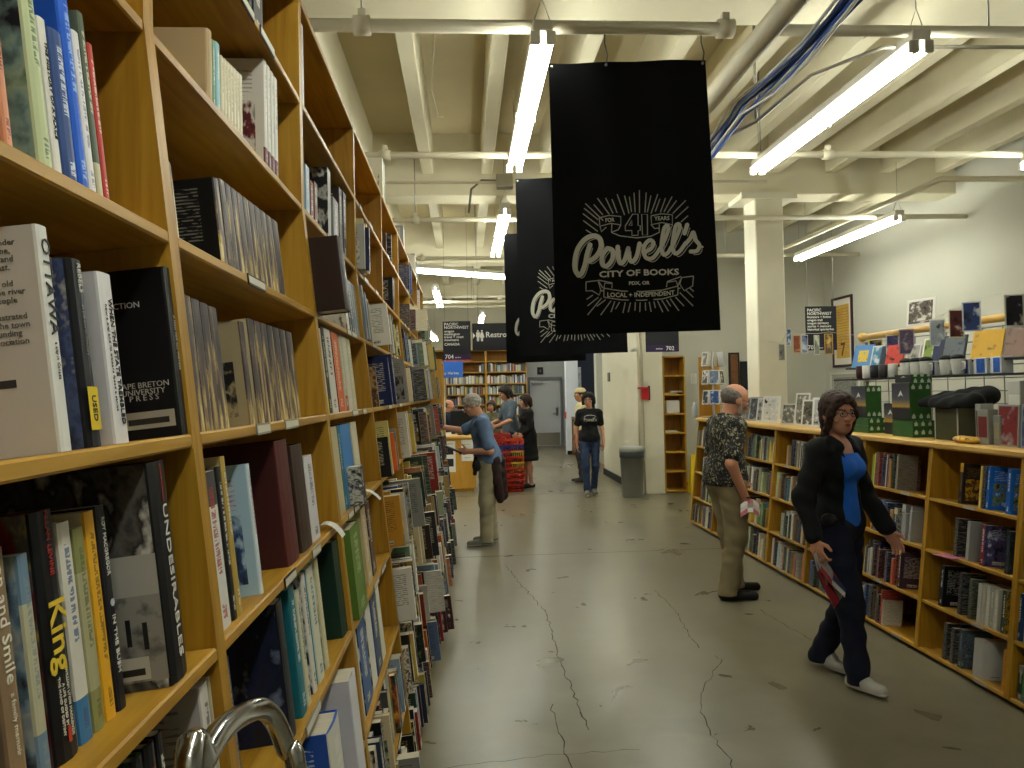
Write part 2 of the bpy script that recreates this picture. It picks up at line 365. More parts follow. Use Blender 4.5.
# ================================================================== fluorescent lights
M_TUBE = emit('fbfff4', 36.0, 'fluorescent_tube')
M_HOUS = plain('d9d5c8', .4, name='white_enamel')
def strip_light(label, p0, p1, chain=True):
    p0, p1 = Vector(p0), Vector(p1); L = (p1-p0).length; d = (p1-p0).normalized()
    M = axes((p0+p1)/2, d, Vector((0, 0, 1)).cross(d), (0, 0, 1))
    t = thing('strip_light', label, 'ceiling light', group='fluorescent strip lights', mat=M)
    MB().bbox((-L/2, -.055, .0), (L/2, .055, .06), .006).build('housing', M_HOUS, t)
    for s in (-1, 1):
        for q in (-1, 1):
            MB().tube([(q*.03 if q > 0 else -.03, s*.042, -.045), (q*(L/2-.02), s*.042, -.045)], .019, 8).build('tube', M_TUBE, t)
    for q in (-L/2+.012, 0, L/2-.012):
        MB().bbox((q-.012, -.07, -.07), (q+.012, -.015, 0), .004).bbox((q-.012, .015, -.07), (q+.012, .07, 0), .004).build('socket', plain('e6e3d8', .4), t)
    if chain:
        for q in (-L/2+.05, L/2-.05):
            MB().tube([(q, -.05, .06), (q, 0, .2), (q, .05, .06)], .003, 5, cap=False).tube([(q, 0, .2), (q, 0, .62)], .003, 5).build('hanging_chain', M_STEEL, t)
    return t
ROWS = [(.46, [(4.05, 6.47, 'long bright strip light left of the front banner'), (7.98, 10.5, 'strip light in the same row beyond the junction box, over the aisle'), (-.5, 1.95, 'strip light over the aisle above the camera'), (-3.3, -.85, 'strip light over the aisle behind the camera'), (18.2, 20.6, 'small far strip light above the restrooms sign')]),
        (2.62, [(4.12, 6.56, 'long bright strip light right of the front banner'), (8.4, 10.9, 'strip light hidden behind the front banner'), (13.6, 16.0, 'strip light over the passage beyond the banners')]),
        (5.02, [(8.4, 11.08, 'strip light hung near the pale side wall beyond the column'), (4.0, 6.44, 'strip light near the side wall, cut by the picture edge')]),
        (-.5, [(13.8, 16.5, 'short-looking far strip light over the service desk')]), (-5.2, [(3, 5.4, 'strip light two aisles away behind the tall bookcase'), (9, 11.4, 'second strip light two aisles away behind the tall bookcase')]), (1.9, [(19.6, 22.0, 'unseen strip light added before the steel back door to brighten the far wall')]), (4.4, [(17.4, 19.8, 'unseen strip light added over the stairwell to brighten the far end')]), (-2.6, [(1.5, 3.9, 'strip light over the next aisle behind the tall bookcase'), (6, 8.4, 'second strip light over the next aisle behind the tall bookcase'), (11, 13.4, 'strip light over the next aisle beyond the tall bookcase'), (17, 19.4, 'strip light over the far end of the next aisle')])]  # back door and stairwell lamps: unseen, added to brighten the far end
for X, L in ROWS:
    for y0, y1, lab in L: strip_light(lab, (X, y0, 3.60), (X, y1, 3.60))
strip_light('strip light hung crosswise over the service desk', (-.95, 11.62, 3.60), (1.25, 12.82, 3.60))
strip_light('shiny metal tube beside the tall bookcase end, made as a low glowing strip light', (-.75, 15.2, 2.95), (-.66, 17.6, 2.95))  # stands in for a shiny metal tube; its glow is made up
W = bpy.data.worlds.new('world'); SC.world = W; W.use_nodes = True
W.node_tree.nodes['Background'].inputs[0].default_value = (.9, .95, 1, 1); W.node_tree.nodes['Background'].inputs[1].default_value = .02
SC.view_settings.exposure = 0.18
# ================================================================== tall bookcase (nine shelves, the lower part leaning back)
TLT = math.atan(.099)
ZK, XU = 2.212, -.462                      # height of the kink, front plane of the upright top section
LROWS = [.05, .345, .66, .975, 1.287, 1.60, 1.90, 2.212, 2.523]
TOPZ = 2.83
def front_x(z): return XU if z >= ZK-1e-4 else XU+.099*(ZK-z)
LN, LT = Vector((math.cos(TLT), 0, math.sin(TLT))), Vector((-math.sin(TLT), 0, math.cos(TLT)))
PITCH, Y00 = 1.086, 0.076
NB = 8
def lframe(row, y):
    """origin on the shelf's front edge; x out into the aisle, y along it, z up the case"""
    z = LROWS[row]
    if z >= ZK-1e-4: return axes((XU, y, z), (1, 0, 0), (0, 1, 0), (0, 0, 1))
    return axes((front_x(z), y, z), LN, (0, 1, 0), LT)
ORD = ['first', 'second', 'third', 'fourth', 'fifth', 'sixth', 'seventh', 'eighth', 'ninth', 'tenth', 'eleventh', 'twelfth', 'thirteenth', 'fourteenth', 'fifteenth', 'sixteenth', 'seventeenth', 'eighteenth', 'nineteenth', 'twentieth', 'twenty-first', 'twenty-second', 'twenty-third', 'twenty-fourth', 'twenty-fifth', 'twenty-sixth', 'twenty-seventh', 'twenty-eighth']
BAYN = ['nearest bay of the tall bookcase', 'second bay, with rows of bark-patterned books', 'third bay, with a big dark book sticking out', 'fourth bay of the tall bookcase', 'fifth bay of the tall bookcase', 'sixth bay of the tall bookcase', 'seventh bay of the tall bookcase', 'last bay of the tall bookcase, by the man in blue']
M_LBL = plain('d9d4c0', .5); M_LBLB = plain('1c1a18', .4)
DEP = .27
def left_bay(k):
    y0, y1 = Y00+PITCH*k, Y00+PITCH*(k+1)
    t = thing('bookcase', 'tall pine bookcase unit, '+BAYN[k], 'bookcase', (front_x(0), (y0+y1)/2, 0), 0, 'tall pine bookcase units along the aisle')
    inv = t.matrix_world.inverted() if False else T(-front_x(0), -(y0+y1)/2, 0)
    base = LROWS[0]
    for s, (a, b) in enumerate(((y0, y0+.018), (y1-.018, y1))):
        mb = MB()
        z0 = 0.0; xf0, xfk = front_x(0), XU
        # leaning lower side + upright upper side, one board outline
        poly = [(xf0, 0), (XU, ZK), (XU, TOPZ), (XU-DEP, TOPZ), (XU-DEP, ZK), (xf0-DEP-.03, 0)]
        n = len(poly); vs = [(x, a, z) for x, z in poly]+[(x, b, z) for x, z in poly]
        mb.add(vs, [tuple(range(n)), tuple(range(2*n-1, n-1, -1))]+[(i, n+i, n+(i+1) % n, (i+1) % n) for i in range(n)], 0, inv)
        mb.build('side_panel', W_UP, t)
    mb = MB(); poly = [(front_x(0)-DEP-.03, 0.02), (XU-DEP, ZK), (XU-DEP, TOPZ)]
    for (xa, za), (xb, zb) in zip(poly[:-1], poly[1:]):
        mb.add([(xa, y0+.018, za), (xa, y1-.018, za), (xb, y1-.018, zb), (xb, y0+.018, zb), (xa-.008, y0+.018, za), (xa-.008, y1-.018, za), (xb-.008, y1-.018, zb), (xb-.008, y0+.018, zb)],
               [(0, 1, 2, 3), (7, 6, 5, 4), (0, 4, 5, 1), (3, 2, 6, 7), (0, 3, 7, 4), (1, 5, 6, 2)], 0, inv)
    mb.build('back_panel', W_BACK, t)
    rk = random.Random(100+k)
    for r in range(9):
        M = inv @ lframe(r, 0)
        sh = MB().bbox((-DEP+(.012 if LROWS[r] < ZK else .002), y0+.018, -.02), (0, y1-.018, 0), .003, 0, M).build('shelf', W_SH, t)
        n = rk.choice([0, 1, 1, 2, 2]) if r not in (0,) else 1
        if k == 0: n = 0
        for q in range(n):
            yy = y0+.1+rk.random()*.72; w = rk.choice([.1, .13, .15])
            MB().box((0.0005, yy, -.021), (.003, yy+w, .001), 0, M).box((.003, yy+.004, -.017), (.0036, yy+w-.004, -.003), 1, M).build('shelf_label', [M_LBLB if rk.random() < .3 else plain('8f8a7c', .4), M_LBL], t)
    MB().bbox((XU-DEP, y0+.018, TOPZ-.02), (XU, y1-.018, TOPZ), .003, 0, inv).build('top_board', W_SH, t)
    MB().box((front_x(0)-.03, y0+.018, 0), (front_x(0)-.012, y1-.018, .03), 0, inv).build('plinth', W_SH, t)
    return t
for k in range(NB): left_bay(k)

# ================================================================== low double-sided bookcase on the other side
RX0, RXT, RTOP = 2.735, 2.875, 1.30         # front plane at floor / at the top board
RTLT = math.atan((RXT-RX0)/RTOP)
RROWS = [.045, .335, .645, .955]
RN, RT = Vector((-math.cos(RTLT), 0, math.sin(RTLT))), Vector((math.sin(RTLT), 0, math.cos(RTLT)))
def rfront_x(z): return RX0+(RXT-RX0)*z/RTOP
def rframe(row, y):
    """origin on the front edge; x out into the aisle, y towards the camera, z up"""
    z = RROWS[row]; return axes((rfront_x(z), y, z), RN, (0, -1, 0), RT)
RYS = [2.97+.7825*i for i in range(9)]
RDEP = .29
RBN = ['nearest unit, past the picture edge', 'second unit, with the pink flyer on its shelf', 'third unit, behind the walking woman', 'fourth unit, hidden behind the walking woman', 'fifth unit, left of the walking woman', 'sixth unit, in front of the man in the patterned shirt', 'seventh unit, behind the man in the patterned shirt', 'farthest unit, beside the yellow floor sign']
def right_bay(k):
    y0, y1 = RYS[k], RYS[k+1]
    t = thing('low_bookcase', 'low pine bookcase unit, '+RBN[k], 'bookcase', (RX0, (y0+y1)/2, 0), 0, 'low pine bookcase units')
    inv = T(-RX0, -(y0+y1)/2, 0)
    for a, b in ((y0, y0+.018), (y1-.018, y1)):
        poly = [(RX0+.05, 0), (RX0+.05, .03), (RX0, .03), (RXT-.005, RTOP-.045), (RXT+RDEP+.03, RTOP-.045), (RXT+RDEP+.03, 0)]
        n = len(poly); vs = [(x, a, z) for x, z in poly]+[(x, b, z) for x, z in poly]
        MB().add(vs, [tuple(range(n)), tuple(range(2*n-1, n-1, -1))]+[(i, n+i, n+(i+1) % n, (i+1) % n) for i in range(n)], 0, inv).build('side_panel', W_UP, t)
    for r in range(4):
        M = inv @ rframe(r, 0)
        MB().bbox((-RDEP, -y1+.018, -.02), (0, -y0-.018, 0), .003, 0, M).build('shelf', W_SH, t)
        rk = random.Random(300+k*9+r)
        if rk.random() < .75:
            yy = y0+.25+rk.random()*.3
            MB().box((.0005, -yy, -.019), (.003, -yy+.1, -.001), 0, M).build('shelf_label', plain('a29d90', .45), t)
    MB().box((RXT+RDEP, y0, .03), (RXT+RDEP+.012, y1, RTOP-.05), 0, inv).build('back_panel', W_BACK, t)
    MB().box((RX0+.05, y0+.018, 0), (RX0+.07, y1-.018, .026), 0, inv).build('plinth', plain('2a1c10', .6), t)
for k in range(8): right_bay(k)
o = MB().bbox((RXT-.035, RYS[0], RTOP-.042), (RXT+.66, RYS[8]+.03, RTOP), .01).build('display_counter', W_LIGHT)
tag(o, 'long pale maple top running over all the low bookcase units', 'worktop')
# rear half of the double-sided run
o = MB().box((RXT+RDEP+.035, RYS[0], 0), (RXT+.64, RYS[8], RTOP-.045)).build('double_sided_bookcase', W_BACK); tag(o, 'rear half of the low bookcase run facing the side wall', 'bookcase')
# ================================================================== books
def obj_attr(nt, name):
    a = nd(nt, 'ShaderNodeAttribute', attribute_type='OBJECT', attribute_name=name); return a
def mth(nt, op, a, b=None, c=None):
    n = nd(nt, 'ShaderNodeMath', operation=op)
    for i, v in enumerate((a, b, c)):
        if v is None: continue
        if isinstance(v, (int, float)): n.inputs[i].default_value = v
        else: nt.links.new(v, n.inputs[i])
    return n.outputs[0]
def mixc(nt, f, a, b):
    n = nd(nt, 'ShaderNodeMix', data_type='RGBA')
    for k, v in (('Factor', f), ('A', a), ('B', b)):
        if isinstance(v, (int, float)): n.inputs[k].default_value = v
        elif isinstance(v, tuple): n.inputs[k].default_value = (*v, 1)
        else: nt.links.new(v, n.inputs[k])
    return n.outputs['Result']
def between(nt, x, a, b): return mth(nt, 'MULTIPLY', mth(nt, 'GREATER_THAN', x, a), mth(nt, 'LESS_THAN', x, b))
def uv_seeded(nt, su, sv):
    uv = nd(nt, 'ShaderNodeUVMap'); oi = nd(nt, 'ShaderNodeObjectInfo')
    sp = nd(nt, 'ShaderNodeSeparateXYZ'); nt.links.new(uv.outputs['UV'], sp.inputs[0])
    cb = nd(nt, 'ShaderNodeCombineXYZ')
    nt.links.new(mth(nt, 'MULTIPLY', sp.outputs[0], su), cb.inputs[0]); nt.links.new(mth(nt, 'MULTIPLY', sp.outputs[1], sv), cb.inputs[1])
    nt.links.new(mth(nt, 'MULTIPLY', oi.outputs['Random'], 97.0), cb.inputs[2])
    return sp.outputs[0], sp.outputs[1], cb.outputs[0], oi
def noise_of(nt, vec, scale, detail=2):
    n = nd(nt, 'ShaderNodeTexNoise'); n.inputs['Scale'].default_value = scale; n.inputs['Detail'].default_value = detail
    nt.links.new(vec, n.inputs['Vector']); return n.outputs['Fac']
def book_spine_mat():
    m, nt, b = new_mat('book_spine')
    u, v, vec, oi = uv_seeded(nt, 2.2, 75.0)
    base, ink, band = obj_attr(nt, 'spine').outputs['Color'], obj_attr(nt, 'ink').outputs['Color'], obj_attr(nt, 'band').outputs['Color']
    sty = obj_attr(nt, 'style').outputs['Fac']
    # coloured band: style 1 at the foot, 2 at the head, 3 both
    foot = mth(nt, 'MULTIPLY', mth(nt, 'LESS_THAN', v, .2), mth(nt, 'MULTIPLY', mth(nt, 'GREATER_THAN', mth(nt, 'MODULO', sty, 2), .5), mth(nt, 'LESS_THAN', sty, 8.5)))
    head = mth(nt, 'MULTIPLY', mth(nt, 'GREATER_THAN', v, .78), between(nt, sty, 1.5, 3.5))
    col = mixc(nt, mth(nt, 'MAXIMUM', foot, head), base, band)
    tn = mth(nt, 'GREATER_THAN', noise_of(nt, vec, 1.0, 1), .47)
    mu = between(nt, u, .33, .69)
    r = oi.outputs['Random']
    lo = mth(nt, 'MULTIPLY_ADD', r, .25, .26)
    mv = mth(nt, 'MULTIPLY', mth(nt, 'GREATER_THAN', v, lo), mth(nt, 'LESS_THAN', v, .9))
    mv2 = between(nt, v, .06, .16)
    tm = mth(nt, 'MULTIPLY', mth(nt, 'MULTIPLY', tn, mu), mth(nt, 'MAXIMUM', mv, mv2))
    tm = mth(nt, 'MULTIPLY', tm, mth(nt, 'LESS_THAN', sty, 8.5))
    col = mixc(nt, mth(nt, 'MULTIPLY', tm, .8), col, ink)
    nt.links.new(col, b.inputs['Base Color']); b.inputs['Roughness'].default_value = .42; b.inputs['Specular IOR Level'].default_value = .28
    return m
def book_cover_mat():
    m, nt, b = new_mat('book_cover')
    u, v, vec, oi = uv_seeded(nt, 1.0, 1.0)
    _u, _v, vec2, _o = uv_seeded(nt, 9.0, 46.0)
    base = oi.outputs['Color']; ink, band = obj_attr(nt, 'ink').outputs['Color'], obj_attr(nt, 'band').outputs['Color']
    sty = obj_attr(nt, 'style').outputs['Fac']; pic = obj_attr(nt, 'picture').outputs['Fac']
    n = noise_of(nt, vec, 5.5, 6)
    def stepr(a, b_):
        r_ = nd(nt, 'ShaderNodeMapRange'); r_.inputs['From Min'].default_value = a; r_.inputs['From Max'].default_value = b_
        nt.links.new(n, r_.inputs['Value']); return r_.outputs['Result']
    c0 = mixc(nt, stepr(.33, .47), (.015, .015, .02), band)
    c1 = mixc(nt, stepr(.46, .56), c0, base)
    c3 = mixc(nt, stepr(.57, .68), c1, ink)
    mp = mth(nt, 'MULTIPLY', mth(nt, 'MULTIPLY', between(nt, u, .12, .88), between(nt, v, .09, .62)), mth(nt, 'GREATER_THAN', pic, .5))
    full = mth(nt, 'GREATER_THAN', pic, 1.5)
    col = mixc(nt, mth(nt, 'MAXIMUM', mp, full), base, c3)
    rows = mth(nt, 'GREATER_THAN', mth(nt, 'SINE', mth(nt, 'MULTIPLY', v, 165.0)), .25)
    tn = mth(nt, 'GREATER_THAN', noise_of(nt, vec2, 1.2, 1), .45)
    tv = mth(nt, 'MULTIPLY', mth(nt, 'MULTIPLY', between(nt, u, .14, .84), between(nt, v, .66, .9)), mth(nt, 'MULTIPLY', rows, tn))
    tl = mth(nt, 'MULTIPLY', mth(nt, 'MULTIPLY', between(nt, u, .14, .84), between(nt, v, .3, .9)), mth(nt, 'MULTIPLY', rows, tn))
    sel = mth(nt, 'ADD', mth(nt, 'MULTIPLY', tv, mth(nt, 'GREATER_THAN', pic, .5)), mth(nt, 'MULTIPLY', tl, mth(nt, 'LESS_THAN', pic, .5)))
    sel = mth(nt, 'MULTIPLY', sel, mth(nt, 'LESS_THAN', sty, 8.5))
    col = mixc(nt, mth(nt, 'MULTIPLY', sel, .7), col, ink)
    # price sticker with bars near the foot
    st = mth(nt, 'MULTIPLY', mth(nt, 'MULTIPLY', between(nt, u, .3, .72), between(nt, v, .05, .125)), mth(nt, 'GREATER_THAN', obj_attr(nt, 'sticker').outputs['Fac'], .5))
    _a, _b, vec3, _o2 = uv_seeded(nt, 90.0, .2)
    bars = mth(nt, 'MULTIPLY', mth(nt, 'GREATER_THAN', noise_of(nt, vec3, 1.0, 0), .5), between(nt, v, .062, .098))
    col = mixc(nt, st, col, mixc(nt, bars, (.62, .6, .56), (.03, .03, .03)))
    nt.links.new(col, b.inputs['Base Color']); b.inputs['Roughness'].default_value = .38; b.inputs['Specular IOR Level'].default_value = .28
    return m
def pages_mat():
    m, nt, b = new_mat('book_pages')
    tc = nd(nt, 'ShaderNodeTexCoord'); mp = nd(nt, 'ShaderNodeMapping'); mp.inputs['Scale'].default_value = (1, 900, 1)
    nt.links.new(tc.outputs['Object'], mp.inputs['Vector'])
    c = ramp(nt, noise_of(nt, mp.outputs['Vector'], 1.0, 1), [(.3, 'b5ab92'), (.7, 'd9d1bc')])
    nt.links.new(c, b.inputs['Base Color']); b.inputs['Roughness'].default_value = .8
    return m
def bark_mat():
    m, nt, b = new_mat('bark_pattern')
    tc = nd(nt, 'ShaderNodeTexCoord'); oi = nd(nt, 'ShaderNodeObjectInfo'); mp = nd(nt, 'ShaderNodeMapping'); mp.inputs['Scale'].default_value = (45, 62, 11)
    nt.links.new(tc.outputs['Object'], mp.inputs['Vector'])
    ad = nd(nt, 'ShaderNodeVectorMath', operation='ADD'); nt.links.new(mp.outputs['Vector'], ad.inputs[0])
    sc = nd(nt, 'ShaderNodeVectorMath', operation='SCALE'); sc.inputs[0].default_value = (31, 17, 23); nt.links.new(oi.outputs['Random'], sc.inputs['Scale']); nt.links.new(sc.outputs[0], ad.inputs[1])
    n = noise_of(nt, ad.outputs[0], .8, 4)
    sp = nd(nt, 'ShaderNodeSeparateXYZ'); nt.links.new(tc.outputs['Object'], sp.inputs[0])
    low = mth(nt, 'MULTIPLY', mth(nt, 'SUBTRACT', .13, sp.outputs[2]), .9)
    hi = mth(nt, 'MULTIPLY', mth(nt, 'GREATER_THAN', sp.outputs[2], .222), .2)
    c = ramp(nt, mth(nt, 'ADD', mth(nt, 'ADD', n, low), hi), [(0, '1e1514'), (.41, '3c2b28'), (.50, '57443c'), (.55, '86704f'), (.60, 'b3985a'), (.69, 'dcc890')], 'CONSTANT')
    nt.links.new(c, b.inputs['Base Color']); b.inputs['Roughness'].default_value = .45
    return m
M_SPN, M_CVR, M_PGS, M_BARK = book_spine_mat(), book_cover_mat(), pages_mat(), bark_mat()
def uv_set(me, corner_uv):
    l = me.uv_layers.new(name='UVMap')
    for i, p in enumerate(me.polygons):
        for li, uv in zip(p.loop_indices, corner_uv[i]): l.data[li].uv = uv
BOOKN = {'hardcover': 0, 'paperback': 0}
def book_mesh(t, h, d, hard, fine):
    """root mesh: boards and spine (slots cover, pages, spine); with fine=True the page block is left to a child"""
    me = bpy.data.meshes.new('book'); b = .0028 if hard else .0009
    if not fine:
        vs = [(0,0,0),(0,t,0),(-d,t,0),(-d,0,0),(0,0,h),(0,t,h),(-d,t,h),(-d,0,h)]
        i = min(.003, t*.2); j = .004 if hard else .0
        fs = [(0,1,5,4),(1,2,6,5),(3,0,4,7),(2,3,7,6),(3,2,1,0),(4,5,6,7)]
        if hard and t > .012:
            vs += [(-.003,i,h),(-.003,t-i,h),(-d+.001,t-i,h),(-d+.001,i,h),(-.003,i,h-j),(-.003,t-i,h-j),(-d+.001,t-i,h-j),(-d+.001,i,h-j)]
            fs = fs[:5]+[(4,5,9,8),(5,6,10,9),(6,7,11,10),(7,4,8,11),(8,9,13,12),(9,10,14,13),(10,11,15,14),(11,8,12,15),(12,13,14,15)]
            mi = [2,0,0,1,1]+[0]*4+[0]*4+[1]
        else: mi = [2,0,0,1,1,1]
        me.from_pydata(vs, [], fs); me.polygons.foreach_set('material_index', mi)
        q = [(0,0),(1,0),(1,1),(0,1)]
        uv_set(me, [q if k < 3 else [(0,0)]*len(f) for k, f in enumerate(fs)])
    else:
        bow = min(.004, t*.12) if hard else .0008
        pl = [(-d,0),(-.004,0),(-.001,.0006),(0+bow*.6,t*.22),(bow,t*.5),(bow*.6,t*.78),(-.001,t-.0006),(-.004,t),(-d,t),(-d,t-b),(-.005,t-b),(-b*.6,t*.5),(-.005,b),(-d,b)]
        n = len(pl); vs = [(x,y,0) for x,y in pl]+[(x,y,h) for x,y in pl]
        fs = [(k, (k+1) % n, n+(k+1) % n, n+k) for k in range(n)]+[tuple(range(n-1,-1,-1)), tuple(range(n,2*n))]
        mi = [0,2,2,2,2,2,2,0]+[0]*6+[0,0]
        uvs = []
        for k in range(n):
            a, c = pl[k], pl[(k+1) % n]
            if 1 <= k <= 6: ua, uc = a[1]/t, c[1]/t
            elif k == 0: ua, uc = 0, 1
            elif k == 7: ua, uc = 0, 1
            else: ua = uc = 0
            uvs.append([(ua,0),(uc,0),(uc,1),(ua,1)] if k <= 7 else [(0,0)]*4)
        uvs += [[(0,0)]*n]*2
        me.from_pydata(vs, [], fs); me.polygons.foreach_set('material_index', mi); uv_set(me, uvs)
    me.update()
    for m in (M_CVR, M_PGS, M_SPN): me.materials.append(m)
    return me
NAMED = [('white','efece4'),('cream','dccfae'),('pale grey','b9b7b0'),('grey','85837e'),('charcoal','45454a'),('black','17171a'),('navy','1c2447'),('blue','2c50a0'),('bright blue','2f6fd0'),('light blue','9fc0d8'),('teal','1f6f7c'),
         ('turquoise','2498b0'),('dark green','1f3d2f'),('green','4c7d3c'),('pale green','a9b98c'),('lime','8fae3a'),('yellow','e0bc3a'),('mustard','b08a2e'),('orange','dd6a28'),('red','b4302a'),('dark red','6a1f22'),('maroon','47201f'),('brown','5e4230'),('dark brown','37261f'),('tan','b08f64'),('beige','c9b896'),('pink','d8909a'),('purple','574274'),('slate blue','5c6f92')]
def cname(hexc):
    c = [int(hexc[i:i+2], 16) for i in (0, 2, 4)]
    return min(NAMED, key=lambda n: sum((a-int(n[1][i:i+2], 16))**2 for a, i in zip(c, (0, 2, 4))))[0]
def make_book(M, t, h, d, cover, spine=None, ink='e8e2d0', band=None, style=0, pic=None, hard=False, fine=False, bark=False, sticker=None, texts=(), label=None, group=None):
    spine = spine or cover; rb = random.random()
    if band is None: band = random.choice(['7a2a20', '27406e', 'd8d0bc', '2a2a2c', '9a7a40', '4d6a4a'])
    me = book_mesh(t, h, d, hard, fine)
    nm = 'hardcover_book' if hard else 'paperback_book'
    o = bpy.data.objects.new(nm, me); COL.objects.link(o); o.matrix_world = M
    if bark:
        me.materials[2] = M_BARK
    o.color = (*lin(cover), 1); o['spine'] = list(lin(spine)); o['ink'] = list(lin(ink)); o['band'] = list(lin(band)); o['style'] = float(style)
    o['picture'] = float(pic if pic is not None else random.choice([0, 0, 1, 1, 2])); o['sticker'] = float(sticker if sticker is not None else rb < .6)
    if fine:
        b = .003 if hard else .001; i = .004 if hard else .0005
        MB().box((-d+i, b, i), (-.004, t-b, h-i)).build('page_block', M_PGS, o)
    for tx in texts:
        body, size, col, zc = tx[:4]; opt = tx[4] if len(tx) > 4 else {}
        bow = (min(.004, t*.12) if hard else .0008) if fine else 0
        if body == '#rect':                 # a printed panel on the cover or spine: u0,u1,v0,v1
            u0, u1, v0, v1 = size; mb = MB()
            if opt.get('spine'): mb.box((bow+.0003, t*u0, h*v0), (bow+.0007, t*u1, h*v1))
            else: mb.box((-d+d*u0, -.0005-.0001*zc, h*v0), (-d+d*u1, -.0001, h*v1))
            mb.build('printed_panel', plain(col, .5) if isinstance(col, str) else print_mat(*col), o); continue
        mb = MB()
        if opt.get('face') == 'cover':      # on the cover that faces the camera (local -y)
            add_text(mb, body, size, axes((-d+opt.get('u', .5)*d, -.0006, zc*h), (1, 0, 0), (0, 0, 1), (0, -1, 0)), bold=opt.get('bold', 0))
        elif opt.get('flat'): add_text(mb, body, size, axes((bow+.0008, t*opt.get('v', .5), zc*h), (0, 1, 0), (0, 0, 1), (1, 0, 0)), bold=opt.get('bold', 0))
        else: add_text(mb, body, size, axes((bow+.0008, t*opt.get('v', .5), zc*h), (0, 0, -1), (0, 1, 0), (1, 0, 0)), bold=opt.get('bold', 0), width=opt.get('w'))
        mb.build('printed_title', plain(col, .5), o, None)
    if label is not None: tag(o, label, 'book', group)
    return o
RB = random.Random(11)
PAL = ['efece4','e4ddc8','dccfae','d5d3cc','b9b7b0','85837e','45454a','17171a','17171a','1c2447','1c2447','2c50a0','5c6f92','1f6f7c','1f3d2f','4c7d3c','a9b98c','b08a2e','dd6a28','b4302a','6a1f22','47201f','5e4230','37261f','b08f64','c9b896','e0bc3a','9fc0d8','574274','efece4','dccfae','17171a']
PALM = ['e2ddcc', 'd5d3cc', 'dccfae', 'b9b7b0', '85837e', '6b6963', '45454a', '17171a', '17171a', '1c2447', '26304c', '5c6f92', '2f4a50', '1f3d2f', '4f6648', '8f9a78', '9a7a3a', 'a8582c', '8a2a26', '5a2022', '47201f', '5e4230', '37261f', 'a08a64', 'c9b896', 'c0a850', '8fa4b4', '3a3040', 'e4ddc8', 'd8cfb4', '17171a', '2a2a2c']
def rand_spec(r, pal=PAL):
    c = r.choice(pal); s = c if r.random() < .7 else r.choice(pal)
    dark = sum(int(s[i:i+2], 16) for i in (0, 2, 4)) < 330
    return dict(cover=c, spine=s, ink=(r.choice(['efe9d8', 'd8b04a', 'e8e4da']) if dark else r.choice(['1c1c20', '5a1c18', '1c2a50'])), band=r.choice(pal), style=r.choice([0, 0, 0, 1, 2, 3]), pic=r.choice([0, 0, 1, 1, 2]), hard=r.random() < .4)
LCELL, RCELL = {}, {}       # (bay,row) -> list of (y, matrix, kwargs)
def left_slot(bay, row, y, t, h, d, s=.015, yaw=0, lean=0, **k):
    M = lframe(row, y) @ T(-s, 0, .0005)
    if lean: M = M @ RX(lean)
    if yaw: M = M @ T(0, t, 0) @ RZ(yaw) @ T(0, -t, 0)
    LCELL.setdefault((bay, row), []).append((y, M, dict(t=t, h=h, d=d, **k)))
def LP(bay, row, x0, x1, yt, cover, s=.015, d=.155, hmax=.272, hmin=.1, **k):
    """a book whose spine foot runs between image columns x0..x1 on that shelf, its head at image row yt"""
    z = LROWS[row]; X = front_x(z)-s
    y0, y1 = y_on_line(x0, X, z), y_on_line(x1, X, z)
    h = at_y(x0, yt, y0).z-z+.01
    left_slot(bay, row, y0, max(.006, y1-y0), min(hmax, max(hmin, h)), d, s, cover=cover, **k)
F = dict(fine=True)
# --- nearest bay
LP(0, 6, 6, 15, -60, 'a8382a', spine='d9906c', ink='7a2a1c', **F)
LP(0, 6, 41, 54, -40, '9cae92', spine='c8d3a6', ink='5f7a5a', hard=True, pic=2, band='7f9c94', d=.2, **F, texts=[('CANADA', .03, '5c7a74', .72, dict(face='cover', u=.4))])
LP(0, 6, 56, 64, 22, '9a5a2a', spine='ece8e0', ink='26262c', **F, style=9, texts=[('THE HISTORY OF A PLACE', .008, '2a2a30', .55, dict(w=.11))])
LP(0, 6, 66, 79, 33, '22346e', spine='3d568f', ink='d5deea', hard=True, pic=0, **F)
LP(0, 6, 80, 90, -14, '2557c0', spine='2a66d8', ink='9cc0f0', hard=True, pic=0, d=.18, style=0, **F)
LP(0, 6, 91, 98, 35, 'e8e6e6', ink='8a8aa0', **F, pic=0)
LP(0, 6, 99, 105, 16, '5f6a58', spine='57614f', ink='c9c6a8', style=1, band='c8c2a0', d=.16, **F)
LP(0, 6, 106, 111, 48, '8a2b26', spine='c4453c', ink='e8c8b8', d=.13, **F)
LP(0, 5, 62, 73, 232, 'cfc7be', spine='eceae4', ink='8a847c', pic=0, style=9, d=.18, s=.004, **F, label='white paperback lettered OTTAWA on its spine, printed back cover facing us', texts=[('OTTAWA', .021, '2a2a2a', .73, dict(w=.1)), ('a city in Canada', .006, '77736e', .4)]+[('%s' % l, .0088, '6b6560', .93-.036*i, dict(face='cover', u=.72)) for i, l in enumerate(['wise and tender', 'a tragic time,', 'of the city and', 'shared past.', '', 'rich with old', 'stories of the river', 'and its people', '', 'A lively, illustrated', 'history of the town', 'and a founding', 'family Association'])]+[('#rect', (.6, .8, .3, .335), '3a3836', 0)])
